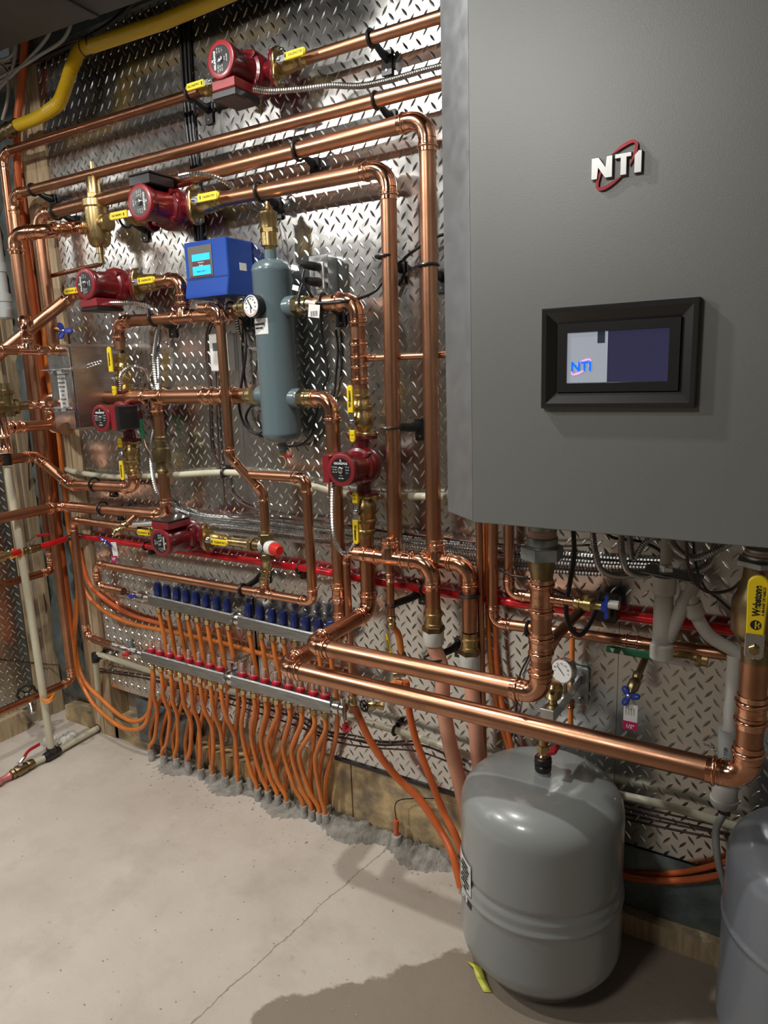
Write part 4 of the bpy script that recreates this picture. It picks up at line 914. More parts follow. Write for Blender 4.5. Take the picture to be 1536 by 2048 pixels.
rt = E('pressure_gauge', 'steel-rimmed pressure gauge on the bracket behind the boiler supply elbow', 'gauge', gp)
mb = MB(); gf = V((-0.25,-1,0.15)).normalized(); mb.lathe(gp-gf*0.012, gf, [(0,0.028),(0.004,0.031),(0.02,0.031),(0.024,0.032),(0.026,0.031),(0.026,0.0285)], k=36); mb.build('case', M['steel'], rt)
mb = MB(); mb.lathe(gp+gf*0.0135, gf, [(0,0.0280),(0.0012,0.0280)], k=36); dl = mb.build('dial', M['paper'], rt)
gx2 = V((1,-.25,0)).normalized()
for i in range(9):
    a = math.radians(225-270*i/8); wtext(str(i*10), 0.006, basis(gp+gf*0.0152+gx2*math.cos(a)*0.020+ZA*math.sin(a)*0.020, gx2, ZA), M['ink'], dl, ext=0.0002)
mb = MB(); mb.box(gp+gf*0.0158, (0.002,0.034,0.0006), (gx2+ZA).normalized(), (ZA-gx2).normalized(), gf); mb.build('needle', M['ink'], dl)
mb = MB(); mb.lathe(gp-ZA*0.046, ZA, [(0,0.007),(0.02,0.007)], k=14); mb.build('stem', M['brass_pale'], rt)
# orange pex through the bracket
ox = W(1143,1350,0.06).x
rt = E('pex_tube', 'short orange tube with brass crimps standing on the bracket by the right riser', 'tube', V((ox, D-0.06, W(1148,1450,0.06).z)))
mb = MB(); z1_, z0_ = W(1140,1262,0.06).z, W(1144,1355,0.06).z
mb.sweep([V((ox,D-0.06,z0_)), V((ox,D-0.06,z1_))], 0.0068, k=14); mb.build('tube', M['orange'], rt); mb = MB(); mb.sweep([V((ox,D-0.06,W(1147,1458,0.06).z)), V((ox,D-0.06,W(1146,1412,0.06).z))], 0.0068, k=14); mb.build('tube', M['orange'], rt)
for zz, m_ in ((z1_,'copper_dark'),(z0_,'brass'),(W(1146,1408,0.06).z,'copper_dark'),(W(1147,1458,0.06).z,'copper_dark')):
    mb = MB(); mb.lathe(V((ox,D-0.06,zz-0.012)), ZA, [(0,0.009),(0.004,0.0105),(0.006,0.0085),(0.014,0.0085),(0.016,0.0105),(0.022,0.009)], k=16); mb.build('crimp_fitting', M[m_], rt)

# lime tag under the tank
rt = FZ(935,1935,0.004); 
mb = MB(); a, b = FZ(950,1925,0.003), FZ(985,1985,0.003); w2 = V((-0.028,-0.012,0))
pts = [a, a.lerp(b,.3)+V((0.004,0,0.012)), a.lerp(b,.65)+V((-.002,0,0.006)), b]
for p, q in zip(pts, pts[1:]): mb.quad(p, q, q+w2*0.7, p+w2*0.7)
t_ = mb.build('paper_tag', M['lime'], None); tag(t_, 'yellow paper strip lying on the floor under the grey tank', 'tag')
md = t_.modifiers.new('thickness', 'SOLIDIFY'); md.thickness = 0.0008

# ================================================================== copper behind / under the boiler
d5 = 0.055
run('copper_pipe_run', 'thin straight copper riser dropping from the boiler corner to behind the grey tank', 'pipe', [W(958,1030,d5), W(967,1530,d5)], 0.0098)
cable('pex_tube', 'orange tube between the two copper risers below the boiler corner', 'tube', [W(972,1035,0.03), W(974,1200,0.03), W(982,1330,0.03), W(1000,1440,0.03), W(1030,1530,0.03)], 0.0075, 'orange')
cable('pex_tube', 'deep orange tube just right of the boiler corner risers, curving behind the tank', 'tube', [W(990,1225,0.04), W(994,1330,0.04), W(1008,1430,0.04), W(1036,1540,0.04)], 0.0075, 'orange_deep')
g1 = W(985,1030,d5); gcr = V((g1.x, g1.y, W(984,1245,d5).z))
gz1 = W(1460,1310,d5)
run('copper_pipe_run', 'copper riser below the boiler corner bending right toward the green-handled valve', 'pipe', [V((g1.x,g1.y,1.25)), gcr, V((gz1.x, D-d5, gcr.z+ (gz1.z-gcr.z)))], 0.0143, bend=2.0, couple=((1,0.63),(1,0.76)))
h1 = W(1018,1030,d5-0.01); hcr = V((h1.x, h1.y, W(1022,1188,d5-0.01).z))
run('copper_pipe_run', 'copper pipe bending right behind the left boiler riser', 'pipe', [V((h1.x,h1.y,1.25)), hcr, V((W(1240,1205,d5-0.01).x, h1.y, hcr.z-0.005))], 0.0135, bend=2.0)
ys_ = W(1170,1210,d5); yq = LX(1103,1282,ys_.x)
run('copper_pipe_run', 'copper stub running from the wall toward the room behind the left boiler riser', 'pipe', [V((ys_.x, ys_.y, yq.z)), yq, V((yq.x-0.02,yq.y,yq.z-0.06))], 0.0125, nofit=(1,))
# green-handled valve
gv = W(1365,1312,d5)
rt = E('ball_valve', 'brass ball valve with long green lever below the condensate trap', 'valve', gv)
ax = XA
mb = MB(); mb.lathe(gv-XA*0.035, XA, [(0,0.0155),(0.006,0.019),(0.012,0.0165),(0.02,0.0165),(0.024,0.021),(0.045,0.022),(0.055,0.0165),(0.062,0.0165),(0.066,0.02),(0.074,0.0195),(0.078,0.016),(0.09,0.016)], k=24); mb.build('valve_body', M['brass'], rt)
hb_ = gv - YA*0.032 + XA*0.012 - ZA*0.004
mb = MB(); mb.prism([hb_+V((a,0,b)) for a,b in ((0.016,-0.014),(0.02,0.010),(0.006,0.014),(-0.07,0.008),(-0.07,-0.006),(-0.002,-0.008),(0.008,-0.016))], -YA, -0.001, 0.002, 0.0006); mb.lathe(hb_+YA*0.018, -YA, [(0,0.008),(0.024,0.007)], k=12); hn = mb.build('handle', M['steel'], rt)
mb = MB(); mb.box(hb_+XA*-0.125+ZA*0.004, (0.11,0.008,0.018), XA, YA, ZA, 0.003); mb.build('grip', M['green'], hn)
for i in range(2):
    p = hb_+XA*(-0.165+i*0.022)+ZA*0.003-YA*0.0045; mb = MB(); s_ = 0.006 if i else -0.006
    mb.prism([p+V((-0.006,0,-s_)), p+V((0.006,0,-s_)), p+V((0,0,s_))], -YA, 0, 0.0003); mb.build('mark', M['white_ink'], hn)
# slanting drain valve with blue star handle
def star(rt, c, N, r, material='blue_knob', name='handle', n=3, rot=0.0):
    N = N.normalized(); u, b = frame(N); mb = MB(); poly = []
    for i in range(n*12):
        a = 2*PI*i/(n*12)+rot; rr = r*(0.62+0.38*math.cos(n*(a-rot))); poly.append(c+u*math.cos(a)*rr+b*math.sin(a)*rr)
    mb.prism(poly, N, 0, 0.009, 0.0025); h = mb.build(name, M[material], rt)
    mb = MB(); mb.lathe(c+N*0.009, N, [(0,0.0045),(0.003,0.0045),(0.004,0.003)], k=12); mb.build('screw', M['steel'], h)
    for i in range(n):
        a = 2*PI*i/n+rot; p = c+u*math.cos(a)*r*.66+b*math.sin(a)*r*.66; rad = u*math.cos(a)+b*math.sin(a)
        mb = MB(); mb.box(p+N*0.0092, (r*.26, r*.10, 0.0004), rad, N.cross(rad), N); mb.build('slot', M['steel'], h)
    return h
dq0 = W(1290,1318,d5); dq1 = W(1258,1392,0.13)
rt = E('drain_valve', 'angled brass drain valve with blue star handle and magenta hanging tag', 'valve', dq1)
dv = (dq1-dq0).normalized(); L_ = (dq1-dq0).length
mb = MB(); mb.lathe(dq0, dv, [(0,0.0085),(L_*.38,0.0085),(L_*.4,0.012),(L_*.5,0.012),(L_*.55,0.010),(L_*.62,0.014),(L_*.8,0.014),(L_*.86,0.010),(L_*.97,0.0075)], k=18); mb.build('valve_body', M['bronze'], rt)
star(rt, dq1, V((0.1,-1,0.45)), 0.026, rot=0.6)
tg0 = dq1+V((0.006,-0.006,-0.018))
mb = MB(); mb.box(tg0+ZA*-0.022, (0.032,0.0006,0.045)); to = mb.build('tag', M['paper'], rt)
mb = MB(); mb.box(tg0+ZA*-0.054, (0.034,0.0008,0.022)); tm = mb.build('tag_end', M['magenta'], to) if False else mb.build('tag_end', M['magenta'], rt)
wtext('1/2"', 0.012, basis(tg0+ZA*-0.056-YA*0.001, XA, ZA), M['white_ink'], rt, bold=0.0003)
for i in range(4): wtext('0 10 20 30', 0.004, basis(tg0+ZA*-0.018+XA*(-0.010+i*0.006)-YA*0.0006, ZA, -XA), M['ink'], rt, ext=0.0001)
# condensate trap
dt = 0.16
c0, c1 = W(1330,1152,dt), W(1322,1318,dt)
tx_, ty_ = (c0.x+c1.x)/2, D-dt
rt = E('condensate_trap', 'translucent white condensate trap hanging under the boiler', 'condensate trap', V((tx_,ty_,c1.z)))
H = c0.z-c1.z
mb = MB(); mb.lathe(V((tx_,ty_,c1.z)), ZA, [(0,0.020),(0.004,0.025),(H*.18,0.025),(H*.2,0.0215)], k=28); mb.build('bottom_cap', M['pvc'], rt)
mb = MB(); mb.lathe(V((tx_,ty_,c1.z+H*.19)), ZA, [(0,0.0205),(H*.62,0.0205)], k=28); mb.build('trap_body', M['frosted'], rt)
mb = MB(); mb.lathe(V((tx_,ty_,c1.z+H*.24)), ZA, [(0,0.0212),(0.004,0.0212)], k=28); mb.build('seal_band', M['pvc_grey'], rt)
mb = MB(); mb.lathe(V((tx_,ty_,c1.z+H*.80)), ZA, [(0,0.0245),(H*.20,0.0255),(H*.205,0.02)], k=28); mb.build('top_cap', M['pvc'], rt)
mb = MB(); mb.sweep([V((tx_+0.012,ty_,c1.z+H*.25)), V((tx_+0.05,ty_,c1.z+H*.85)), V((tx_+0.058,ty_,c1.z+H*.97))], [0.014,0.016,0.017], k=20); mb.build('branch', M['frosted'], rt)
mb = MB(); mb.lathe(V((tx_,ty_,c0.z)), ZA, [(0,0.012),(0.10,0.012)], k=16); mb.build('inlet_hose', M['frosted'], rt)
mb = MB(); mb.lathe(V((tx_,ty_,c0.z+0.012)), ZA, [(0,0.0145),(0.014,0.0145)], k=18); mb.box(V((tx_+0.01,ty_-0.014,c0.z+0.019)), (0.016,0.008,0.01), bev=0.001); mb.build('hose_clamp', M['steel'], rt)
rt2 = E('trap_bracket', 'bent steel bracket plate carrying the condensate trap', 'bracket', V((tx_,ty_,c0.z)))
mb = MB(); mb.box(V((tx_+0.015,ty_+0.01,c0.z+0.004)), (0.12,0.07,0.0025), (XA-ZA*0.1).normalized(), YA, (ZA+XA*.1).normalized(), 0.0006); mb.build('plate', M['galv'], rt2)
hs = [W(1368,1160,dt), W(1385,1205,dt), W(1393,1232,dt-0.01), W(1420,1272,dt-0.04), W(1470,1302,0.09), W(1500,1320,0.075)]
rt = E('condensate_hose', 'white curved condensate hose from the trap to the pipe at right', 'hose', hs[0])
P_ = spline(hs, 10); mb = MB(); mb.sweep(P_, [0.013 if i < 12 else (0.0165 if i < 20 else 0.0145) for i in range(len(P_))], k=20); mb.build('hose', M['pvc'], rt)
mb = MB(); q_ = P_[10:20]; mb.sweep(q_, [0.018,0.0185,0.018,0.0185,0.018,0.0185,0.0195,0.0205,0.0205,0.0195][:len(q_)], k=22); mb.build('cuff', M['frosted'], rt)
# white drain pipe into grey sleeve
wp0, wp1 = W(1468,1310,0.09), W(1455,1470,0.09)
rt = E('drain_pipe', 'white plastic drain pipe dropping into a grey sleeve at lower right', 'pipe', V((wp0.x,wp0.y,W(1445,1600,0.09).z)))
mb = MB(); mb.sweep([wp0, V((wp0.x, wp0.y, W(1460,1480,.09).z))], 0.0145, k=20); mb.build('white_pipe', M['pvc'], rt)
zA_, zB_ = W(1450,1458,.09).z, W(1445,1545,.09).z
mb = MB(); mb.lathe(V((wp0.x,wp0.y,zB_)), ZA, [(0,0.022),(zA_-zB_,0.022),(zA_-zB_,0.016)], k=24); mb.build('sleeve', M['pvc_grey'], rt)
zC_ = W(1443,1612,.09).z
mb = MB(); mb.lathe(V((wp0.x,wp0.y,zC_)), ZA, [(0,0.022),(0.008,0.029),(0.022,0.031),(0.024,0.028),(zB_-zC_-0.02,0.028),(zB_-zC_-0.018,0.031),(zB_-zC_+0.005,0.031)], k=28); mb.build('reducer', M['pvc'], rt)
mb = MB(); hq = V((wp0.x,wp0.y,zC_)); mb.sweep(spline([hq+ZA*0.01, hq-ZA*0.02, W(1432,1660,.09), W(1436,1720,.09), W(1455,1790,.06)], 8), 0.0085, k=14); mb.build('grey_hose', M['pvc_grey'], rt)
mb = MB(); mb.lathe(hq-ZA*0.014, ZA, [(0,0.012),(0.012,0.012)], k=16); mb.box(hq+V((0.006,-0.013,-0.007)), (0.02,0.009,0.01), bev=0.001); mb.build('hose_clamp', M['black'], rt)
wtext('PVC 1120', 0.010, basis(V((wp0.x-0.002,wp0.y-0.0225,(zA_+zB_)/2)), ZA, -XA), M['ink'], rt)
# chain
def chain(name, label, pts, r=0.0042, group=None):
    P = resample(spline(pts, 8), r*2.0); rt = E(name, label, 'chain', pts[0]); mb = MB()
    for i, (p, q) in enumerate(zip(P, P[1:])):
        t = (q-p).normalized(); n, b = frame(t); 
        if i % 2: n, b = b, -n
        c = (p+q)/2; mb.sweep([c+t*math.cos(a)*r*1.45+n*math.sin(a)*r*.8 for a in [2*PI*k/10 for k in range(10)]], r*.24, k=5, closed=True)
    mb.build('links', M['steel'], rt); return rt
chain('safety_chain', 'short dark chain hanging between the wall and the grey sleeve', [W(1408,1488,.01), W(1422,1494,.03), W(1432,1505,.05), W(1440,1520,.06)], 0.0036)
# conduit loops below the boiler
zz0 = W(1190,1060,0.2).z
lp = [([W(1184,1050,.14), W(1190,1100,.14), W(1203,1140,.12), W(1240,1152,.08), W(1290,1148,.05)], 0.0068),
      ([W(1243,1055,.16), W(1244,1105,.16), W(1256,1142,.14), W(1290,1152,.11), W(1325,1140,.09)], 0.0068),
      ([W(1258,1055,.13), W(1262,1100,.13), W(1268,1118,.13), W(1290,1085,.12), W(1330,1065,.12)], 0.0066),
      ([W(1335,1060,.2), W(1350,1095,.19), W(1385,1116,.17), W(1425,1105,.15), W(1470,1080,.15)], 0.0078),
      ([W(1300,1130,.06), W(1370,1145,.06), W(1415,1130,.08), W(1430,1095,.10), W(1450,1070,.12)], 0.0075)]
nm = ['leftmost looping steel conduit hanging under the boiler', 'second looping steel conduit hanging under the boiler beside the leftmost', 'short steel conduit hooking back up under the boiler middle', 'thick steel conduit looping right of the condensate hose', 'steel conduit rising behind the condensate trap toward the boiler']
for (pts, r), l in zip(lp, nm): cable('flexible_conduit', l, 'conduit', pts, r, 'flex_dark', ripple=0.13, pitch=0.0055, k=12)
cable('power_cable', 'thick black cable hanging in a U loop right of the left boiler riser', 'cable', [W(1146,1050,.28), W(1148,1110,.28), W(1140,1165,.29), W(1132,1215,.30), W(1140,1255,.30), W(1160,1270,.29), W(1178,1250,.24), W(1192,1218,.16), W(1200,1190,.08)], 0.0055, 'rubber')
cable('power_cable', 'brown wire pair looping down beside the far right valve', 'cable', [W(1372,1060,.2), W(1376,1130,.2), W(1390,1165,.19), W(1420,1185,.17), W(1460,1180,.15), W(1485,1160,.15)], 0.0035, 'wirebrown')
cable('power_cable', 'black wire running down right from the boiler behind the bronze valve', 'cable', [W(1385,1060,.12), W(1392,1130,.10), W(1410,1175,.08), W(1440,1200,.06), W(1480,1235,.05)], 0.003, 'rubber')
cable('power_cable', 'thin black cord behind the left boiler riser', 'cable', [W(1060,1270,.04), W(1058,1310,.03), W(1040,1350,.02), W(1035,1400,.02), W(1022,1480,.02), W(1010,1520,.03)], 0.0026, 'rubber')
cable('power_cable', 'black cord draped under the boiler from the copper riser to the wall', 'cable', [W(1000,1140,.05), W(1020,1150,.09), W(1060,1158,.09), W(1110,1180,.06), W(1150,1200,.03)], 0.003, 'rubber')
cable('power_cable', 'black cable arching below the boiler above the condensate trap', 'cable', [W(1205,1055,.03), W(1225,1075,.03), W(1275,1082,.03), W(1310,1095,.04), W(1330,1110,.05)], 0.004, 'rubber')
rt = W(1215,1215,.05)
mb = MB(); mb.box(rt, (0.055,0.045,0.065), bev=0.006); mb.box(rt+V((0,-0.03,0.004)), (0.035,0.02,0.04), bev=0.004)
tag(mb.build('plug_adapter', M['black']), 'black plug-in box on the red pipe under the boiler', 'power adapter')
# ================================================================== twin risers' feet
# left twin: horizontal tee (735,1105)-(830,1125) then elbow down to white fittings
zT = W(800,1112,dp).z
xl0 = W(712,1105,dp).x; xT4 = p4D.x; xq = W(874,1150,dp).x
teeP = V((xT4, D-dp, zT))
run('copper_pipe_run', 'copper tee and elbow under the left large riser, above a white fitting', 'pipe',
    [V((W(722,1100,dp).x, D-dp-0.028, zT)), V((xq, D-dp-0.028, zT)), V((xq, D-dp-0.028, W(878,1212,dp).z))], r41, bend=2.2, tees=((0,(xT4-W(722,1100,dp).x)/(xq-W(722,1100,dp).x), V((xT4, D-dp-0.028, 2)), r41),), couple=((0,0.22),))
# right twin
zT2 = W(905,1125,dp).z; xq2 = W(938,1160,dp).x
run('copper_pipe_run', 'copper tee and elbow at the foot of the right large riser', 'pipe',
    [V((p3D.x-0.03, D-dp, zT2)), V((xq2, D-dp, zT2)), V((xq2, D-dp, W(942,1262,dp).z))], r41, bend=2.0, tees=((0,0.30, V((p3D.x, D-dp, 2)), r41),))
def trans(x, y, zt, zb, zw, label, label2, path):
    rt = E('transition_fitting', label, 'fitting', V((x,y,zb)))
    mb = MB(); h = zt-zb; mb.lathe(V((x,y,zb)), ZA, [(0,r41*1.25),(h*.25,r41*1.25),(h*.28,r41*1.12),(h*.55,r41*1.12),(h*.6,r41*1.28),(h*.72,r41*1.28),(h*.76,r41*1.12),(h,r41*1.05)], k=28); mb.build('brass_adapter', M['brass'], rt)
    mb = MB(); hexnut(mb, V((x,y,zb-0.008)), ZA, r41*1.5, 0.016); mb.build('nut', M['bronze'], rt)
    mb = MB(); mb.lathe(V((x,y,zw)), ZA, [(0,r41*1.3),(0.004,r41*1.4),(zb-zw-0.008,r41*1.38)], k=28); mb.build('white_socket', M['pvc'], rt)
    return cable('pex_tube', label2, 'tube', path, 0.021, 'pex_pink', k=20)
yq_ = D-dp-0.028
trans(xq, yq_, W(877,1208,dp).z, W(879,1250,dp).z, W(880,1282,dp).z, 'brass and white fitting under the left large riser', 'thick salmon tube dropping from the left riser and bowing behind the tank',
      [V((xq, yq_, W(880,1285,dp).z)), W(884,1340,dp+.02), W(886,1400,dp+.02), W(898,1480,dp+.02), W(918,1560,dp), W(935,1640,dp-.02)])
trans(xq2, D-dp, W(943,1265,dp).z, W(945,1303,dp).z, W(944,1345,dp).z, 'brass and white fitting under the right large riser', 'thick pink tube dropping straight from the right riser behind the tank',
      [V((xq2, D-dp, W(944,1345,dp).z)), W(948,1420,dp), W(955,1500,dp), W(965,1580,dp-.02)])
# small copper from the left end of the tee going down
sx0 = W(705,1110,dp).x; ssz = zT
run('copper_pipe_run', 'thin copper tube bending down from the left end of the riser tee', 'pipe', [V((W(725,1100,dp).x, yq_, zT)), V((W(703,1108,dp).x, yq_, zT)), V((W(703,1108,dp).x+0.0, yq_, W(703,1380,dp).z))], r22*0.95, bend=1.9, couple=())
rt = E('transition_fitting', 'brass crimp fitting between thin copper tube and the big orange tube', 'fitting', V((W(703,1108,dp).x, yq_, W(704,1395,dp).z)))
mb = MB(); mb.lathe(V((W(703,1108,dp).x, yq_, W(704,1398,dp).z)), ZA, [(0,0.013),(0.004,0.0145),(0.012,0.0145),(0.016,0.012),(0.03,0.012)], k=18); mb.build('crimp', M['brass_pale'], rt)
cable('pex_tube', 'orange tube sweeping from the manifold end down to the floor by the tank', 'tube', [V((W(703,1108,dp).x, yq_, W(704,1398,dp).z)), W(716,1430,.09), W(745,1490,.08), W(790,1550,.06), W(840,1600,.05), W(880,1660,.06), W(905,1710,.09), W(922,1775,.12)], 0.0115, 'orange_deep', k=16)
# branch under the left tee: copper, brass, orange, valve
bx_ = W(790,1150,dp).x
run('copper_pipe_run', 'small copper drop under the left riser tee above an orange tube', 'pipe', [V((bx_, yq_+0.0, zT-0.02)), V((bx_, yq_, W(793,1225,dp).z))], r22, couple=((0,0.25),))
rt = E('transition_fitting', 'brass crimp at the top of the short orange tube below the left riser', 'fitting', V((bx_, yq_, W(794,1235,dp).z)))
mb = MB(); mb.lathe(V((bx_, yq_, W(796,1248,dp).z)), ZA, [(0,0.010),(0.004,0.0135),(0.012,0.0135),(0.014,0.0115),(0.02,0.0115),(0.022,0.014),(0.03,0.0135),(0.032,0.0115)], k=18); mb.build('crimp', M['brass_pale'], rt)
cable('pex_tube', 'short orange tube between brass crimp and brass valve below the left riser', 'tube', [V((bx_,yq_,W(796,1245,dp).z)), W(797,1270,dp), W(803,1308,dp)], 0.0095, 'orange')
rt = E('drain_valve', 'small brass valve with thin yellow lever behind the loop pipes', 'valve', W(806,1330,dp))
mb = MB(); a = W(803,1304,dp); b = W(812,1362,dp); mb.lathe(a, (b-a), [(0,0.010),(0.006,0.013),(0.014,0.013),(0.018,0.009),(0.035,0.010),(0.04,0.013),(0.06,0.012)], k=16)
mb.lathe(a.lerp(b,.75), V((-1,-0.2,-0.2)), [(0,0.009),(0.035,0.009)], k=14); mb.build('valve_body', M['bronze'], rt)
mb = MB(); c = W(778,1290,dp+.01); mb.prism([c+V(q) for q in ((-0.010,0,0.032),(-0.003,0,0.034),(0.012,0,-0.032),(0.002,0,-0.034))], -YA, 0, 0.004, 0.001); mb.build('handle', M['yellow'], rt)
wtext('Webstone', 0.008, basis(c-YA*0.005, V((-0.2,0,1)), V((-1,0,-.2))), M['ink'], rt)
cable('pex_tube', 'orange branch tube leaving the small valve to the left', 'tube', [W(806,1366,dp), W(795,1363,dp), W(780,1372,dp)], 0.0095, 'orange')
cable('pex_tube', 'long orange tube from the small valve down past the tank side', 'tube', [W(812,1362,.10), W(818,1420,.09), W(832,1480,.09), W(856,1545,.09), W(885,1620,.09), W(908,1665,.1), W(930,1720,.1)], 0.0105, 'orange_deep', k=16)
# hose bib with black knob
hb = W(733,1408,.05)
rt = E('hose_bib', 'brass hose bib with black round handle right of the manifold', 'valve', hb)
mb = MB(); mb.lathe(hb-YA*0.0, V((1,0.35,-0.05)), [(0,0.008),(0.012,0.012),(0.03,0.012),(0.034,0.009),(0.045,0.014),(0.055,0.014)], k=18); mb.build('valve_body', M['brass'], rt)
def wheel(rt, c, N, r, m_='black'):
    N = N.normalized(); u, b = frame(N); mb = MB()
    mb.sweep([c+u*math.cos(a)*r*(1+.06*math.cos(8*a))+b*math.sin(a)*r*(1+.06*math.cos(8*a)) for a in [2*PI*i/48 for i in range(48)]], r*.16, k=8, closed=True)
    for i in range(4):
        a = PI/4+PI/2*i; mb.sweep([c, c+u*math.cos(a)*r+b*math.sin(a)*r], r*.13, k=6)
    mb.lathe(c-N*0.004, N, [(0,r*.3),(0.01,r*.3)], k=12); w = mb.build('handwheel', M[m_], rt)
    mb = MB(); hexnut(mb, c+N*0.006, N, r*.22, 0.003); mb.build('nut', M['steel'], w)
wheel(rt, hb-YA*0.014, V((-0.3,-1,0)), 0.017)

# ================================================================== small loop with mixing valve and lower-left pump
zm0 = W(520,1200,.10); 
lp0 = W(190,1122,.085); 
LP = [W(566,950,.10), W(612,958,.10), None, None]
ux = W(618,1060,.10).x
uz = W(600,1200,.10).z
le = W(192,1128,.10); lzv = le.z
P0 = V((W(500,952,.10).x, D-.10, W(560,953,.10).z))
P1 = V((ux, D-.10, P0.z)); P2 = V((ux, D-.10, uz)); P3 = V((le.x, D-.10, uz+ (lzv-uz)*1.0))
P4 = V((le.x, D-.10, W(208,1175,.10).z)); P5 = W(262,1190,.07)
run('copper_pipe_run', 'copper hoop: right of the drop pipe, down, then left above the blue caps', 'pipe', [P0, P1, P2, P3, P4+V((0.0,0,0)), V((P5.x, P4.y, P4.z)) ], r28, bend=1.8,
    tees=((2,(W(530,1190,.10).x-P2.x)/(P3.x-P2.x), V((W(530,1190,.10).x, D-.10, 2)), r28*0.95),))
xm = b5.x; ym = D-.085
rt = E('mixing_valve', 'bronze three-way mixing valve with red temperature knob', 'mixing valve', V((xm, ym, W(528,1092,.085).z)))
zc_ = W(528,1092,.085).z; z_top = b5.z; z_bot = uz+0.02
mb = MB(); mb.lathe(V((xm,ym,zc_-0.028)), ZA, [(0,0.018),(0.004,0.021),(0.05,0.021),(0.056,0.018)], k=26); mb.lathe(V((xm-0.05,ym,zc_)), XA, [(0,0.018),(0.05,0.021)], k=24)
mb.lathe(V((xm,ym,zc_)), V((1,-0.35,0)), [(0,0.021),(0.02,0.021),(0.03,0.018)], k=24); mb.build('valve_body', M['bronze'], rt)
kd = V((1,-0.35,0)).normalized(); kp = V((xm,ym,zc_))+kd*0.028
mb = MB(); mb.lathe(kp-kd*0.012, kd, [(0,0.0225),(0.03,0.0225)], k=28); mb.lathe(V((xm-0.02,ym,zc_)), XA, [(0,0.0222),(0.028,0.0222)], k=26); mb.build('wrap_label', M['paper'], rt)
mb = MB(); mb.lathe(kp+kd*0.018, kd, [(0,0.020),(0.012,0.021),(0.03,0.0165),(0.034,0.013),(0.034,0.003)], k=12); kb = mb.build('temperature_knob', M['red_knob'], rt, ang=20)
for i in range(5): wtext(('LF 1170', 'ASSE 1017', 'MAX 125', 'HOT COLD', 'CSA B125')[i], 0.0055, basis(V((xm-0.018+i*0.006, ym-0.0235, zc_)), ZA, -XA), M['ink'], rt, ext=0.0003)
for dz, zz, s_ in ((1, zc_+0.024, 1), (-1, zc_-0.024, 1)):
    mb = MB(); hexnut(mb, V((xm,ym,zz)), ZA*dz, 0.025, 0.018)
    mb.build('union_nut', M['bronze'], rt)
mb = MB(); Ht = z_top-(zc_+0.042); mb.lathe(V((xm,ym,zc_+0.042)), ZA, [(0,0.0175),(Ht*.25,0.0175),(Ht*.28,0.0145),(Ht*.5,0.0145),(Ht*.54,0.018),(Ht*.62,0.018),(Ht*.66,0.0155),(Ht*.84,0.0155),(Ht*.87,0.018),(Ht*.94,0.018),(Ht,0.015)], k=24); mb.build('upper_tail', M['brass_pale'], rt)
xt2 = W(530,1190,.10).x
mb = MB(); Hb = (zc_-0.042)-(uz+0.04); mb.lathe(V((xm,ym,zc_-0.042)), V((xt2-xm, (D-.10)-ym, -Hb)), [(0,0.0165),(Hb*.2,0.0165),(Hb*.24,0.0145),(Hb*.5,0.0145),(Hb*.53,0.0175),(Hb*.62,0.0175),(Hb*.66,0.0145),(Hb*.8,0.0145),(Hb*.84,0.0175),(Hb*.92,0.0175),(Hb*1.05,0.015)], k=24); mb.build('lower_tail', M['brass_pale'], rt)
# pump E and its pipe
cE = V((W(378,1076,dp).x, D-dp, W(378,1079,dp).z)); aE = (V((xm,ym,zc_))-cE); aE = XA
cE.z = zc_+0.004
yE = 0
isovalve(cE+XA*0.087, None, r28, 'brass valve between lower-left pump and mixing valve, yellow lever pointing right', hl=0.075, hw=0.02)
isovalve(cE-XA*0.087, RY(180), r28, 'brass valve left of the lower-left pump, yellow lever pointing left', hl=0.07, hw=0.02, flange=False)
pump(cE, None, 'red pump low on the left wall part, dark terminal box lid on top', (0,0,1), 1.0, lid=(0.005,'plate'), ml=0.10, txt_rot=90)
xE = cE.x+0.087+0.105
mb = MB(); hexnut(mb, V((xm-0.052,ym,zc_)), -XA, 0.024, 0.016); mb.lathe(V((xm-0.068,ym,zc_)), -XA, [(0,0.017),(0.014,0.017),(0.016,0.0145),(max(0.03,xm-0.068-xE),0.0145)], k=20)
tag(mb.build('union_fitting', M['brass_pale']), 'brass union joining the lower-left pump valve to the mixing valve', 'fitting')
lE = W(152,1062,dp); lEd = V((W(160,1200,dp).x, D-dp, W(172,1262,dp).z))
lE = V((W(148,1062,dp).x, D-dp, cE.z))
mE = W(226,1285,dp)
run('copper_pipe_run', 'copper pipe from the lower-left pump, down the corner post, to the lower manifold', 'pipe', [cE-XA*0.18, lE, V((lE.x, D-dp, W(168,1272,dp).z)), W(228,1292,.12)], r28, bend=1.9)

# ================================================================== manifolds
nutsU = [(318,1221),(336,1227),(356,1229),(375,1233),(394,1238),(414,1242),(435,1246),(456,1252),(499,1262),(522,1266),(545,1271),(567,1276),(590,1283),(613,1290),(637,1298),(661,1306)]
nutsL = [(305,1334),(322,1340),(341,1345),(361,1351),(380,1355),(400,1360),(421,1366),(442,1372),(486,1384),(508,1390),(530.6,1398),(553,1403),(578,1410),(601.6,1415),(627,1423),(650,1431)]
capsU = [(312,1173),(331,1177),(350,1181),(370,1184),(391,1188),(410,1192),(431,1196),(452,1199),(496,1209),(518.6,1213),(541,1218),(564,1224),(587,1229),(612,1234),(636,1239),(658,1240)]
metL = [(308.6,1290),(327.5,1295),(346,1301),(365.6,1306),(385,1311),(404.6,1316),(425,1321),(445,1326),(491.5,1337),(514,1343),(536,1349),(559,1356),(583,1361),(606,1367),(631,1374),(656,1381)]
dU, dM = 0.065, 0.125
ORD = ['first','second','third','fourth','fifth','sixth','seventh','eighth']
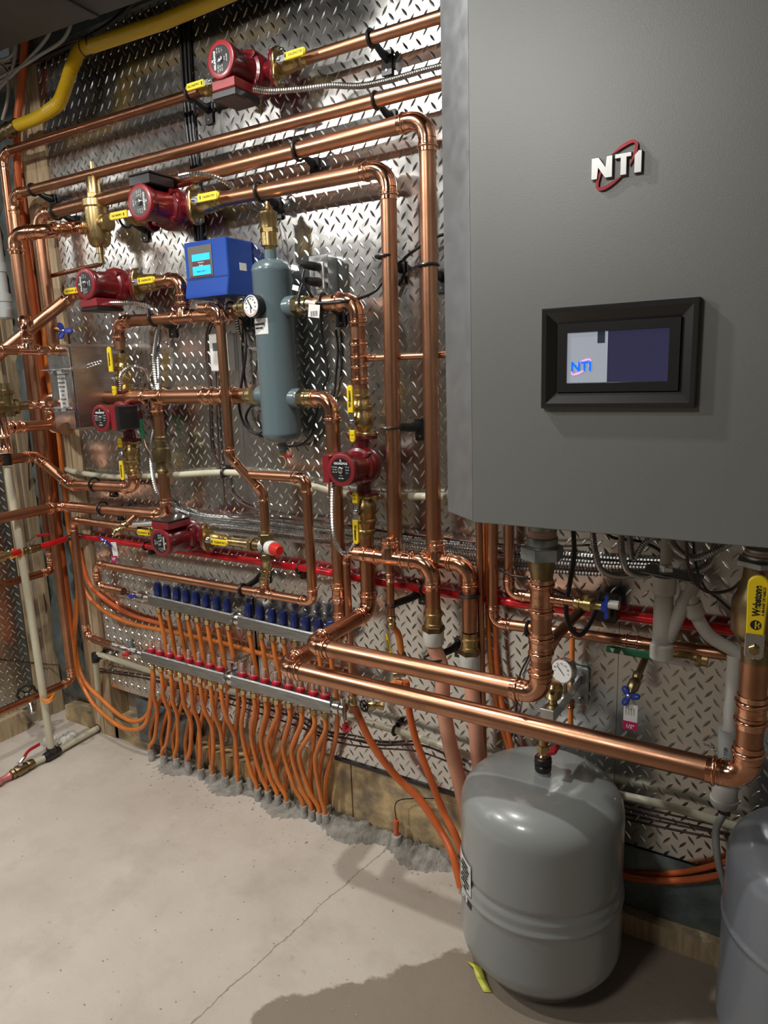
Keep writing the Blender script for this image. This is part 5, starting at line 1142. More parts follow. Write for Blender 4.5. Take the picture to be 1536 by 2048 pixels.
def bars(dd, nuts, tops, label, name, hgt=0.042, dep=0.036, is_upper=True):
    z0 = sum(W(x,y,dd).z for x,y in nuts)/16; xs_ = [W(x,y,dd).x for x,y in nuts]
    za = W(nuts[0][0],nuts[0][1],dd).z; zb_ = W(nuts[-1][0],nuts[-1][1],dd).z
    f = lambda x: za+(zb_-za)*(x-xs_[0])/(xs_[-1]-xs_[0])
    sl = (zb_-za)/(xs_[-1]-xs_[0]); A = V((1,0,sl)).normalized(); U_ = V((-sl,0,1)).normalized()
    rt = E(name, label, 'manifold', V((xs_[0], D-dd, za)))
    y = D-dd
    groups = ((0,7),(8,15)); cz = lambda x: f(x)+0.019+hgt/2
    for gi, (i, j) in enumerate(groups):
        xa, xb = xs_[i]-0.035, xs_[j]+0.035
        if gi == 0: xend = xb
        p, q = V((xa,y,cz(xa))), V((xb,y,cz(xb)))
        mb = MB(); mb.box((p+q)/2, ((q-p).length, dep, hgt), A, YA, U_, 0.004); mb.build('header_bar', M['bar'], rt)
    xa = xs_[7]+0.035; xb = xs_[8]-0.035; p = V((xa,y,cz(xa))); Lg = (xb-xa)
    mb = MB(); mb.lathe(p-A*0.004, A, [(0,0.019),(Lg*.15,0.019),(Lg*.18,0.017),(Lg*.3,0.017),(Lg*.32,0.023),(Lg*.5,0.024),(Lg*.52,0.019),(Lg*.62,0.019),(Lg*.64,0.023),(Lg*.85,0.023),(Lg+0.006,0.018)], k=24); mb.build('joining_nut', M['nickel'], rt)
    for i in range(16):
        p = V((xs_[i], y, f(xs_[i])))
        mb = MB(); mb.lathe(p+U_*0.004, U_, [(0,0.0085),(0.018,0.0085)], k=14); hexnut(mb, p-U_*0.006, U_, 0.0125, 0.018); mb.build('outlet_nut', M['brass_pale'], rt)
        b = V((xs_[i]+0.004, y, cz(xs_[i])+hgt/2))
        if is_upper:
            mb = MB(); prof = [(0,0.0135),(0.004,0.0155),(0.008,0.0155),(0.010,0.0145),(0.016,0.0155),(0.026,0.0155),(0.036,0.0135),(0.043,0.0120),(0.046,0.0105),(0.0465,0.008),(0.0445,0.007)]
            mb.lathe(b, U_, prof, k=12); mb.build('blue_cap', M['navy'], rt, ang=22)
        else:
            mb = MB()
            for kk in range(12):
                a = 2*PI*kk/12; mb.box(b+U_*0.006+A*math.cos(a)*0.0135+YA*math.sin(a)*0.0135, (0.003,0.004,0.012), (A*math.cos(a)+YA*math.sin(a)), (YA*math.cos(a)-A*math.sin(a)), U_, 0.0006)
            mb.lathe(b, U_, [(0,0.0125),(0.002,0.0140),(0.005,0.0140),(0.0055,0.0130),(0.0075,0.0130),(0.008,0.0138),(0.011,0.0138),(0.0125,0.0115)], k=24); mb.build('red_ring', M['redcap'], rt)
            mb = MB(); mb.lathe(b+U_*0.010, U_, [(0,0.0085),(0.004,0.0085),(0.006,0.0068),(0.030,0.0064),(0.034,0.0056),(0.035,0.004)], k=16); mt_ = mb.build('flow_meter', M['clear'], rt)
            mb = MB(); mb.lathe(b+U_*0.018, U_, [(0,0.0071),(0.0012,0.0071)], k=14); mb.lathe(b+U_*0.026, U_, [(0,0.007),(0.0008,0.007)], k=14); mb.build('scale_mark', M['redcap'], mt_)
    return rt, xs_, f, A, U_, cz
mU = bars(dU, nutsU, capsU, 'upper steel manifold with two header bars and sixteen blue caps', 'return_manifold')
mLo = bars(dM, nutsL, metL, 'lower steel manifold with two header bars and red-ringed flow meters', 'supply_manifold', is_upper=False)
def endvalve(rt_name, label, pL, pR, hm, hlabel):
    rt = E(rt_name, label, 'valve', pL); A = (pR-pL); L = A.length; A = A.normalized()
    mb = MB(); mb.lathe(pL, A, [(0,0.014),(L*.12,0.0175),(L*.2,0.014),(L*.28,0.018),(L*.5,0.018),(L*.55,0.014),(L*.62,0.014),(L*.64,0.023),(L*.82,0.024),(L*.85,0.018),(L,0.0175)], k=22); mb.build('valve_body', M['nickel'], rt)
    return rt, A, L
xs_, f, A_, U_, cz = mU[1:]
pr = V((xs_[0]-0.033, D-dU, cz(xs_[0]-0.033))); 
rt, A__, L__ = endvalve('ball_valve', 'nickel valve with small blue butterfly handle at the upper manifold left end', W(240,1187,dU), pr, None, None)
mb = MB(); c = W(262,1193,dU+.03); mb.box(c, (0.028,0.006,0.010), bev=0.002); mb.box(c, (0.010,0.008,0.018), bev=0.002); mb.sweep([c, c+YA*0.025], 0.005, k=10); mb.build('handle', M['blue_knob'], rt)
xs_, f, A_, U_, cz = mLo[1:]
pr = V((xs_[0]-0.033, D-dM, cz(xs_[0]-0.033)))
rt, A__, L__ = endvalve('ball_valve', 'nickel valve with small red butterfly handle at the lower manifold left end', W(226,1290,dM), pr, None, None)
mb = MB(); c = W(251,1310,dM+.03); mb.box(c, (0.034,0.006,0.012), (XA+ZA*.25).normalized(), YA, (ZA-XA*.25).normalized(), 0.002); mb.sweep([c, W(258,1296,dM)], 0.005, k=10); mb.build('handle', M['red_lever'], rt)
mb = MB(); c = W(262,1292,dM); mb.lathe(c, V((0.1,-0.1,1)), [(0,0.012),(0.014,0.011),(0.016,0.014),(0.022,0.014),(0.03,0.008)], k=14); mb.build('bleeder', M['galv'], rt)
pe = V((xs_[15]+0.033, D-dM, cz(xs_[15]+0.033)))
rt = E('end_fitting', 'nickel end fitting with drain stub and red tap at the lower manifold right end', 'fitting', pe)
mb = MB(); mb.lathe(pe, XA, [(0,0.0175),(0.01,0.0175),(0.012,0.022),(0.03,0.022),(0.032,0.017),(0.045,0.017)], k=22); mb.lathe(pe+XA*0.038-ZA*0.05, ZA, [(0,0.006),(0.012,0.006),(0.014,0.010),(0.04,0.010),(0.042,0.0085),(0.085,0.0085),(0.087,0.006)], k=16); mb.build('valve_body', M['nickel'], rt)
mb = MB(); c = pe+XA*0.042-ZA*0.065; mb.lathe(c, ZA, [(-0.012,0.007),(0.0,0.010),(0.016,0.010)], k=16); mb.box(c+V((0.015,-0.004,0.002)), (0.026,0.008,0.008), (XA+ZA*.6).normalized(), YA, (ZA-XA*.6).normalized(), 0.002); mb.build('tap', M['red_lever'], rt)
# manifold brackets between the bars
bxm = (mLo[1][7]+mLo[1][8])/2-0.005
rt = E('manifold_bracket', 'steel double bracket carrying both manifolds at the wall centre', 'bracket', V((bxm, D, 0.7)))
mb = MB(); zt_, zb2 = mU[5](bxm)+0.03, mLo[5](bxm)-0.05
mb.box(V((bxm, D-0.006, (zt_+zb2)/2)), (0.03,0.004,zt_-zb2+0.06), bev=0.001); mb.box(V((bxm, D-0.03, zt_)), (0.03,0.05,0.004)); mb.box(V((bxm, D-0.06, mLo[5](bxm)+0.055)), (0.028,0.11,0.004)); mb.box(V((bxm, D-0.10, mLo[5](bxm)+0.028)), (0.028,0.004,0.055)); mb.build('bracket_body', M['steel'], rt)

# tubes
fl0, fl1 = (303,1497), (668,1626)
def base(px, row):
    t = (px-299)/(667-299); py = 1491+t*(1618-1491)
    p = FZ(px, py, 0.03); return p + V((0, 0.012*row, 0))
baseL = [318,343,368,393,418,443,468,494, 532,553,573,590, 624,640,656,668]
baseU = [303,330,356,380,405,430,456,482, 512,543,562,582, 600,632,648,662]
baseU = [309,331,355,380,405,430,455,481, 507,520,543,563, 581,633,649,661]
for i in range(16):
    side = 'left' if i < 8 else 'right'; o_ = ORD[i % 8]
    xs_, f = mU[1], mU[2]; xn = xs_[i]; zn = f(xn); y = D-dU
    b = base(baseU[i], 1); b.y = D-0.022
    dxm = random.uniform(-.004,.004)
    pts = [V((xn,y,zn)), V((xn+0.002,y+0.004,zn-0.06)), V((xn+0.006+dxm,y+0.012,zn-0.16)), V(((xn*1.6+b.x*.4)/2+0.0,D-0.035,zn-0.30)), V(((xn*.5+b.x*1.5)/2-0.008,D-0.030,0.17)), V((b.x-0.002,D-0.024,0.09)), V((b.x,b.y,0.02))]
    cable('pex_tube', 'orange floor tube under the %s blue cap from the left on the %s half' % (o_, side), 'tube', pts, 0.0078, 'orange', group='orange tubes from the upper manifold', k=12, n=6)
    xs_, f = mLo[1], mLo[2]; xn = xs_[i]; zn = f(xn); y = D-dM
    b = base(baseL[i], 0); b.y = D-0.052
    bow = (0.004+0.012*(i/8.0) if i < 8 else 0.03+0.03*((i-8)/7.0))+random.uniform(-.005,.005)
    zmid_ = zn*0.45+0.04
    midx = min(xn, b.x) - bow if i >= 8 else xn + (b.x-xn)*0.35 + (0.006 if i % 2 else -0.008)
    if i == 15: midx = b.x-0.012
    pts = [V((xn,y,zn)), V((xn-0.002,y+0.002,zn-0.05)), V(((xn+midx)/2-0.004,y+0.02,zn-0.13)), V((midx,D-0.075,(zn-0.13+0.06)/2+0.05)), V(((midx+b.x)/2-0.004,D-0.06,0.115)), V((b.x-0.001,D-0.054,0.06)), V((b.x,b.y,0.015))]
    cable('pex_tube', 'orange floor tube under the %s red-ringed meter from the left on the %s half' % (o_, side), 'tube', pts, 0.0078, 'orange', group='orange tubes from the lower manifold', k=12, n=6)
    for bb, w_ in ((base(baseU[i],1), 'upper'), (base(baseL[i],0), 'lower')):
        yy = D-0.022 if w_ == 'upper' else D-0.052
        mb = MB(); hh = random.uniform(0.048,0.068); mb.lathe(V((bb.x+0.001,yy,-0.01)), V((random.uniform(-.05,.05),0,1)), [(0,0.0135),(hh,0.0125),(hh,0.009)], k=14)
        tag(mb.build('conduit_sleeve', M['sleeve']), 'grey sleeve in the concrete round an orange floor tube', 'sleeve', 'grey sleeves in the concrete round the orange tubes')
# two feeds looping in from the left
cable('pex_tube', 'outer orange tube swooping from the corner under the white pipe to the tube bundle', 'tube', [W(146,1095,.02), W(155,1180,.03), W(150,1320,.03), W(178,1395,.05), W(215,1435,.06), W(252,1458,.07), W(285,1454,.08), W(299,1425,.08), W(304,1380,.09), W(306,1340,.10)], 0.0085, 'orange', k=12)
cable('pex_tube', 'inner orange tube swooping from the corner to the tube bundle', 'tube', [W(150,1200,.01), W(152,1300,.015), W(168,1360,.03), W(205,1400,.045), W(245,1434,.055), W(275,1442,.06), W(296,1426,.065), W(303,1385,.07)], 0.0085, 'orange', k=12)
cable('pex_tube', 'orange tube curving from the corner post behind the manifold risers', 'tube', [W(150,1100,.015), W(165,1170,.02), W(195,1212,.02), W(250,1243,.02), W(330,1262,.02), W(440,1285,.02), W(560,1318,.02), W(690,1352,.02)], 0.0085, 'orange', k=12)
cable('pex_tube', 'upper orange tube curving from the corner post above its twin', 'tube', [W(160,1095,.01), W(175,1160,.012), W(205,1195,.012), W(260,1228,.012), W(330,1250,.012)], 0.0085, 'orange_deep', k=12)
cable('pex_tube', 'orange tube standing in the corner beside the pine studs', 'tube', [W(86,640,.02), W(97,760,.02), W(116,860,.02), W(128,980,.02), W(136,1050,.02), W(148,1110,.02)], 0.009, 'orange', k=12)
cable('pex_tube', 'red-brown tube running down the open corner bay from the ceiling', 'tube', [W(52,60,.04), W(44,160,.04), W(34,260,.04), W(38,400,.03), W(58,540,.01), W(78,700,.01), W(98,860,.01), W(112,1000,.01), W(128,1140,.01), W(150,1320,.01)], 0.013, 'orange_deep', k=14)
cable('pex_tube', 'second red-brown tube beside its twin at the top of the corner bay', 'tube', [W(60,60,-.04), W(52,130,-.04), W(40,260,-.03), W(52,430,-.02), W(75,600,-.02), W(100,800,-.02), W(118,960,-.02)], 0.012, 'orange_deep', k=14)
# elbows at the foot of the two corner drops
a_ = V((W(98,1090,dp).x, p1L.y, W(98,1100,dp).z)); e_ = V((a_.x, a_.y, W(99,1140,dp).z)); t_ = LX(-30,1205,a_.x)
run('copper_pipe_run', 'copper elbow and pipe low on the left wall below the red tube', 'pipe', [a_, e_, V((a_.x, t_.y, e_.z))], r28, material='copper_dark', bend=1.7, couple=((0,0.3),))
a_ = V((W(139,1325,dp).x, p2L.y, W(139,1335,dp).z)); e_ = V((a_.x, a_.y, W(146,1362,dp).z)); t_ = LX(-30,1450,a_.x)
run('copper_pipe_run', 'lowest copper pipe on the left wall with elbow in the corner', 'pipe', [a_, e_, V((a_.x, t_.y, e_.z))], r28, material='copper_dark', bend=1.7, couple=((0,0.3),))

# ================================================================== pex lines on the wall
cable('pex_tube', 'white tube crossing the wall behind the pumps at mid height', 'tube', [W(130,938,.0), W(160,946,.03), W(230,954,.035), W(330,951,.035), W(450,945,.03), W(530,952,.03), W(600,966,.03), W(680,986,.03), W(760,992,.03), W(860,993,.03), W(960,995,.03)], 0.0108, 'pex_white', k=16)
cable('pex_tube', 'red tube running right along the wall behind the risers and boiler pipes', 'tube', [W(166,1073,.03), W(200,1078,.03), W(300,1093,.03), W(420,1110,.03), W(545,1128,.03), W(640,1142,.03), W(760,1165,.03), W(900,1188,.03), W(1000,1202,.03), W(1120,1218,.03), W(1250,1232,.03), W(1380,1250,.03), W(1550,1272,.03)], 0.0118, 'pex_red', k=16)
rdx = W(158,1072,.03).x
r0_, r1_ = LX(134,1077,rdx-.03), LX(80,1094,rdx-.03)
mb = MB(); mb.sweep(spline([W(166,1073,.03), W(156,1072,.035), r0_], 5), 0.012, k=12); tag(mb.build('tube_elbow', M['black']), 'black elbow joining the red tubes at the inside corner', 'fitting')
cable('pex_tube', 'short red tube along the left wall between corner elbow and valve', 'tube', [r0_, r1_], 0.0118, 'pex_red', k=16, smooth=False)
r2_, r3_ = LX(48,1102,rdx-.03), LX(36,1104,rdx-.03)
rt = E('ball_valve', 'brass valve with raised red lever in the short red line at far left', 'valve', LX(60,1098,rdx-.03))
mb = MB(); a, b = r1_, r2_; mb.lathe(a, b-a, [(0,0.012),(0.008,0.014),(0.016,0.012),(0.02,0.016),(0.045,0.016),(0.05,0.012),(0.06,0.014),((b-a).length,0.012)], k=18); mb.build('valve_body', M['bronze'], rt)
c = LX(57,1088,rdx-.03); mb = MB(); mb.sweep([c-ZA*0.02, c, c+ZA*0.006], 0.007, k=10); q1_, q2_ = LX(72,1072,rdx-.03), LX(97,1069,rdx-.03); mb.sweep([c+ZA*0.004, q1_], 0.005, k=8); hn = mb.build('handle', M['steel'], rt)
mb = MB(); mb.sweep([q1_, q2_], 0.0055, k=8); mb.build('grip', M['red_lever'], hn)
cable('pex_tube', 'stub of red tube left of the raised red lever valve', 'tube', [LX(40,1103,rdx-.03), LX(22,1108,rdx-.03)], 0.0118, 'pex_red', k=16, smooth=False)
mb = MB(); a, b = LX(22,1108,rdx-.03), LX(-25,1120,rdx-.03); mb.lathe(a, b-a, [(0,0.012),(0.01,0.017),(0.012,0.014),(0.03,0.014),(0.032,0.022),(0.2,0.022)], k=20); tag(mb.build('brass_adapter', M['brass_pale']), 'fat brass adapter at the far left edge of the photo', 'fitting')
cable('pex_tube', 'white tube running right behind the lower manifold and on behind the tank', 'tube', [W(196,1308,.05), W(240,1322,.045), W(300,1342,.04), W(420,1374,.035), W(560,1402,.035), W(650,1418,.035), W(730,1444,.035), W(800,1463,.035), W(880,1490,.035), W(1000,1532,.035), W(1240,1590,.035), W(1340,1613,.035), W(1460,1650,.035), W(1600,1690,.035)], 0.0108, 'pex_white', k=16)
# conduits bundle
for i, (dy, dd_, off) in enumerate(((0,.012,0),(8,.014,3),(14,.028,6),(20,.013,9),(27,.027,12))):
    pts = [W(338-off,998+dy*.9,dd_), W(362,1020+dy*.8,dd_), W(400,1033+dy,dd_), W(470,1040+dy,dd_), W(560,1050+dy,dd_), W(650,1062+dy,dd_), W(760,1074+dy,dd_), W(880,1088+dy*1.1,dd_), W(1000,1100+dy*1.2,dd_), W(1120,1108+dy*1.3,dd_), W(1220,1116+dy*1.2,dd_), W(1330,1122+dy,dd_)]
    cable('flexible_conduit', ('topmost','second','third','fourth','lowest')[i]+' steel conduit of the bundle crossing the wall behind the risers', 'conduit', pts, 0.0062, 'flex', group='steel conduit bundle along the wall', ripple=0.2, pitch=0.008, k=8, n=8)
cable('thermostat_wire', 'brown wires draped above the conduit bundle', 'wire', [W(455,975,.01), W(475,1000,.01), W(500,1015,.012), W(540,1028,.02), W(570,1036,.03), W(640,1040,.03), W(700,1052,.03), W(800,1068,.035), W(960,1085,.03), W(1100,1092,.03), W(1180,1090,.03)], 0.003, 'wirebrown')
cable('thermostat_wire', 'second brown wire sagging over the conduit bundle', 'wire', [W(450,1028,.03), W(470,1036,.035), W(520,1034,.035), W(575,1038,.03), W(660,1046,.035), W(760,1060,.04), W(900,1078,.035)], 0.003, 'wirebrown')
# looms behind the manifold tubes
cable('thermostat_wire', 'dark wire loom under the white tube, right of the manifold', 'wire', [W(195,1342,.01), W(260,1352,.012), W(330,1365,.012), W(560,1425,.012), W(640,1466,.012), W(700,1478,.012), W(760,1490,.012), W(850,1492,.012), W(930,1530,.012)], 0.0035, 'wirebrown')
cable('thermostat_wire', 'lower dark wire loom, right of the manifold', 'wire', [W(195,1336,.02), W(300,1360,.02), W(560,1440,.02), W(660,1480,.018), W(740,1495,.018), W(830,1502,.018), W(900,1525,.018), W(950,1550,.018)], 0.003, 'wirebrown')
cable('thermostat_wire', 'upper brown wire along the wall between the two tanks', 'wire', [W(1240,1614,.012), W(1340,1640,.012), W(1460,1668,.012)], 0.003, 'wirebrown')
cable('thermostat_wire', 'lower brown wire along the wall between the two tanks', 'wire', [W(1240,1636,.012), W(1340,1658,.012), W(1460,1682,.012)], 0.003, 'wirebrown')
cable('pex_tube', 'red-orange tube low between the two tanks, upper of two', 'tube', [W(1180,1700,.012), W(1240,1738,.014), W(1320,1748,.014), W(1400,1738,.014), W(1480,1715,.014)], 0.008, 'orange_deep')
cable('pex_tube', 'red-orange tube low between the two tanks, lower of two', 'tube', [W(1190,1712,.035), W(1245,1750,.035), W(1330,1762,.035), W(1420,1754,.035), W(1500,1730,.035)], 0.0088, 'orange_deep')
# stub in the floor
sp = FZ(787,1700,0.0)
cable('pex_tube', 'short cut-off orange tube poking from the floor by the sill', 'tube', [V((sp.x,D-0.03,0.0)), V((sp.x,D-0.03,0.05)), V((sp.x+0.002,D-0.03,0.095))], 0.009, 'orange_deep', smooth=False)
mb = MB(); mb.lathe(V((sp.x,D-0.03,-0.01)), ZA, [(0,0.02),(0.05,0.017),(0.052,0.011)], k=14); tag(mb.build('conduit_sleeve', M['sleeve']), 'grey sleeve round the short cut-off orange tube', 'sleeve')
cable('thermostat_wire', 'thin twisted wire rising from the cut-off orange tube', 'wire', [V((sp.x+0.002,D-0.03,0.095)), W(790,1612,.03), W(800,1600,.02), W(830,1597,.012), W(880,1597,.01)], 0.0018, 'rubber')
# rough mortar ridge along the sill
rnd = random.Random(3)
mb = MB(); N_ = 150; x0, x1 = -2.12, -0.75
rows = 5; g = []
for j in range(rows):
    for i in range(N_+1):
        x = x0+(x1-x0)*i/N_; t = (i/N_); hgt_ = (0.010+0.022*t)*(0.5+0.9*rnd.random()); dpt = 0.075+0.03*math.sin(i*.21)+0.02*rnd.random()
        prof = [(0,0.9),(0.25,1.0),(0.5,0.6),(0.8,0.2),(1.0,-0.1)][j]
        g.append(len(mb.v)); mb.v.append(V((x, D-0.001-dpt*prof[0], hgt_*prof[1] if j < 4 else -0.004)))
for j in range(rows-1):
    for i in range(N_):
        a = g[j*(N_+1)+i]; mb.face(a, a+1, a+N_+2, a+N_+1)
o = mb.build('mortar', M['mortar'], None, ang=60); tag(o, 'rough grey mortar along the foot of the wall', 'mortar'); o['kind'] = 'stuff'
mb = MB()
for i in range(170):
    t = rnd.random(); x = -2.3+1.6*t; y = D-0.07-abs(rnd.gauss(0,0.06)); s = 0.001+0.003*rnd.random()**3
    mb.box(V((x,y,s*.4)), (s*2,s*1.6,s), Matrix.Rotation(rnd.random()*3,3,'Z')@XA, Matrix.Rotation(rnd.random()*3,3,'Z')@YA, ZA)
for i in range(90):
    q = FZ(rnd.uniform(20,800), rnd.uniform(1600,2040)); s = 0.0008+0.0016*rnd.random(); mb.box(V((q.x,q.y,s*.4)), (s*2,s*1.5,s))
o = mb.build('debris', mat('concrete_crumbs',(0.42,0.38,0.33),0.9), None); tag(o, 'small crumbs of concrete scattered over the floor', 'debris'); o['kind'] = 'stuff'

# ================================================================== blue controller, thermostat, outlet box
q = [W(372,486,.10), W(455,472,.10)]; 
bxl, bxr = W(371,540,.115).x, W(455,520,.115).x; bzt, bzb = W(455,472,.115).z, W(385,598,.115).z
zt_m = (W(371,487,.115).z+W(455,472,.115).z)/2; zb_m = (W(386,597,.115).z+W(470,588,.115).z)/2
rt = E('boiler_controller', 'bright blue control box with small cyan display', 'controller', V(((bxl+bxr)/2, D, zb_m)))
w_ = bxr-bxl; cxb = (bxl+bxr)/2; hB = zt_m-zb_m
mb = MB(); mb.prism([V((0,D-0.115,zt_m)), V((0,D-0.002,zt_m)), V((0,D-0.002,zb_m)), V((0,D-0.125,zb_m)), V((0,D-0.125,zb_m+hB*.08)), V((0,D-0.115,zb_m+hB*.34))], XA, bxl, bxr, 0.003); mb.build('case', M['blue'], rt)
mb = MB(); pc_ = V((bxl+w_*.38, D-0.1155, zt_m-hB*.36)); mb.box(pc_, (w_*.56,0.003,hB*.56), bev=0.0008); pn = mb.build('display_panel', M['lcd_panel'], rt)
mb = MB(); mb.box(pc_+V((0.004,-0.002,0.012)), (w_*.42,0.001,hB*.12)); mb.box(pc_+V((0.004,-0.002,-0.026)), (w_*.42,0.001,hB*.16)); ld = mb.build('display', M['lcd_cyan'], pn) if False else mb.build('display', M['lcd_cyan'], rt)
mb = MB(); mb.box(pc_+V((0.004,-0.0018,-0.007)), (w_*.42,0.001,hB*.13)); mb.build('display_band', M['lcd_maroon'], rt)
wtext('Outdoor', 0.007, basis(pc_+V((0.004,-0.0028,-0.003)), XA, ZA), M['white_ink'], rt, ext=0.0002); wtext('Boiler', 0.007, basis(pc_+V((0.004,-0.0028,-0.0115)), XA, ZA), M['white_ink'], rt, ext=0.0002)
wtext('MENU  ITEM  +', 0.006, basis(pc_+V((0.004,-0.0028,-0.029)), XA, ZA), M['blue_knob'], rt, ext=0.0002)
mb = MB(); mb.box(pc_+V((0,-0.0018,-hB*.25)), (w_*.5,0.0008,0.004)); mb.build('panel_stripe', M['lcd_maroon'], rt)
mb = MB(); mb.box(V((bxr+0.0004, D-0.05, zb_m+hB*.52)), (0.0008,0.03,0.022)); mb.build('sticker', M['paper'], rt)
mb = MB(); mb.box(V((cxb, D-0.119, zb_m+hB*.345)), (w_*.99,0.0008,0.0012)); mb.build('seam', M['ink'], rt)
for i, px in enumerate((430,455,480)):
    p = W(px,598,.06); mb = MB(); mb.lathe(V((p.x,D-.055,zb_m-0.022)), ZA, [(0,0.009),(0.008,0.011),(0.022,0.011)], k=14); mb.build('cable_gland', M['steel'], rt)
# thermostat
a, b = W(418,668,.03), W(455,742,.03)
rt = E('thermostat', 'small white thermostat behind the copper drop pipe', 'thermostat', V(((a.x+b.x)/2, D, b.z)))
mb = MB(); mb.box(V(((a.x+b.x)/2+0.004, D-0.016, (a.z+b.z)/2)), (0.078,0.03,a.z-b.z), bev=0.003); mb.build('case', mat('white_case',(0.66,0.66,0.64),0.4), rt)
mb = MB(); mb.box(V(((a.x+b.x)/2+0.002, D-0.032, (a.z+b.z)/2+0.018)), (0.044,0.002,0.024)); mb.build('display', mat('grey_lcd',(0.10,0.11,0.10),0.2), rt)
# outlet box
a, b = W(618,516,.05), W(658,585,.05)
rt = E('outlet_box', 'metal outlet box with two black plugs right of the grey separator', 'outlet', V(((a.x+b.x)/2, D, b.z)))
cx_, cz_ = (a.x+b.x)/2, (a.z+b.z)/2; w_ = b.x-a.x; h_ = a.z-b.z+0.012
mb = MB(); mb.box(V((cx_, D-0.024, cz_)), (w_*.96,0.046,h_*.97), bev=0.006); mb.build('box_body', M['galv'], rt)
mb = MB(); mb.box(V((cx_, D-0.049, cz_)), (w_,0.004,h_), bev=0.0018); mb.build('cover_plate', M['steel'], rt)
mb = MB(); mb.box(V((cx_+0.004, D-0.052, cz_-0.002)), (w_*.45,0.004,h_*.66), bev=0.0012); mb.build('receptacle', M['pvc'], rt)
for k_, dz in enumerate((0.022,-0.020)):
    rt = E('power_plug', ('upper','lower')[k_]+' black plug in the metal outlet box', 'plug', V((cx_, D-0.053, cz_+dz)))
    mb = MB(); p = V((cx_+0.002, D-0.054, cz_+dz)); mb.sweep([p, p-YA*0.022, p+V((-0.012,-0.04,0.002)), p+V((-0.024,-0.052,0.004))], [0.0125,0.0135,0.011,0.0075], k=12); mb.build('plug_body', M['black'], rt)
    mb = MB(); mb.box(p+V((-0.04,-0.058,-0.004-0.012*k_)), (0.022,0.0008,0.014), (XA-ZA*.3).normalized(), YA, (ZA+XA*.3).normalized()); mb.build('cord_tag', M['paper'], rt)
cable('power_cable', 'black cord from the upper plug down beside the separator to the floor bundle', 'cable', [W(608,540,.11), W(606,560,.12), W(622,590,.10), W(640,612,.07), W(643,660,.05), W(650,710,.04), W(655,750,.04), W(645,780,.03), W(632,830,.03), W(622,870,.03), W(600,890,.03), W(560,892,.02)], 0.0042, 'rubber')
cable('power_cable', 'black cord looping from the lower plug round the brass port adapter', 'cable', [W(606,566,.11), W(598,590,.13), W(600,612,.13), W(612,622,.13)], 0.0042, 'rubber')
cable('power_cable', 'black cord stretching right across the upper port pipe behind the twin risers', 'cable', [W(612,604,.13), W(640,606,.125), W(680,604,.12), W(720,596,.08), W(750,582,.05), W(768,560,.04), W(800,525,.03), W(830,500,.03), W(870,475,.03), W(900,466,.03)], 0.0042, 'rubber')
mb = MB(); a = W(612,604,.131); b = W(632,608,.127); mb.sweep([a,b], 0.0062, k=12); tag(mb.build('cord_sleeve', M['pvc']), 'white sleeve on the black cord at the upper port adapter', 'sleeve')
mb = MB(); c = W(628,622,.135); mb.box(c, (0.038,0.0008,0.034), (XA-ZA*.15).normalized(), YA, (ZA+XA*.15).normalized()); bt_ = mb.build('barcode_tag', M['paper']); tag(bt_, 'white barcode tag hanging on the upper port adapter', 'tag')
for i in range(8):
    mb = MB(); mb.box(c+V((-0.010+i*0.003,-0.0008,-0.007)), (0.0009+0.0007*(i%3==0),0.0003,0.014)); mb.build('bar', M['ink'], bt_)
cable('power_cable', 'black coiled cord behind the lower separator port', 'cable', [W(486,640,.02), W(492,700,.03), W(484,760,.03), W(478,810,.03), W(490,850,.03), W(515,868,.03), W(535,850,.03), W(528,815,.03), W(505,812,.03), W(492,835,.03), W(505,862,.03), W(530,875,.03), W(580,893,.03)], 0.0042, 'rubber')
cable('power_cable', 'dark cord dropping behind the copper drop pipe', 'cable', [W(487,640,.03), W(485,700,.02), W(490,760,.02), W(498,790,.02)], 0.0042, 'rubber')
cable('power_cable', 'thin dark cable hanging from the second riser bracket to the lower port', 'cable', [W(672,660,.012), W(676,700,.012), W(672,750,.012), W(668,790,.012), W(655,830,.012)], 0.0035, 'rubber')
# thermostat wires
cable('thermostat_wire', 'brown wires dropping from the thermostat', 'wire', [W(432,742,.008), W(433,800,.008), W(436,870,.008), W(440,940,.012), W(446,960,.02), W(450,1010,.02)], 0.0032, 'wirebrown')
cable('thermostat_wire', 'brown wire from the blue box down beside the thermostat', 'wire', [W(440,604,.02), W(415,660,.006), W(412,720,.006), W(418,780,.006), W(424,900,.006), W(446,960,.012)], 0.003, 'wirebrown')
# conduits near left pumps
cable('flexible_conduit', 'steel conduit from the topmost pump box right along the wall to the boiler', 'conduit', [W(508,178,.14), W(540,182,.13), W(600,178,.10), W(660,171,.06), W(720,172,.035), W(780,160,.03), W(850,140,.03), W(900,128,.03)], 0.0078, 'flex', ripple=0.12, pitch=0.0065, k=10)
cable('flexible_conduit', 'steel conduit from the black-boxed pump arching behind the valve', 'conduit', [W(360,352,.14), W(385,348,.14), W(415,350,.12), W(445,360,.09), W(475,385,.05), W(505,410,.025), W(525,430,.012), W(530,470,.01)], 0.0062, 'flex', ripple=0.2, pitch=0.008)
cable('flexible_conduit', 'steel conduit from the bright red pump to the hanger ring below it', 'conduit', [W(222,606,.15), W(250,606,.14), W(280,608,.12), W(305,620,.10), W(318,640,.07), W(312,680,.05), W(308,720,.04), W(312,770,.035), W(318,800,.03)], 0.0065, 'flex', ripple=0.2, pitch=0.008)
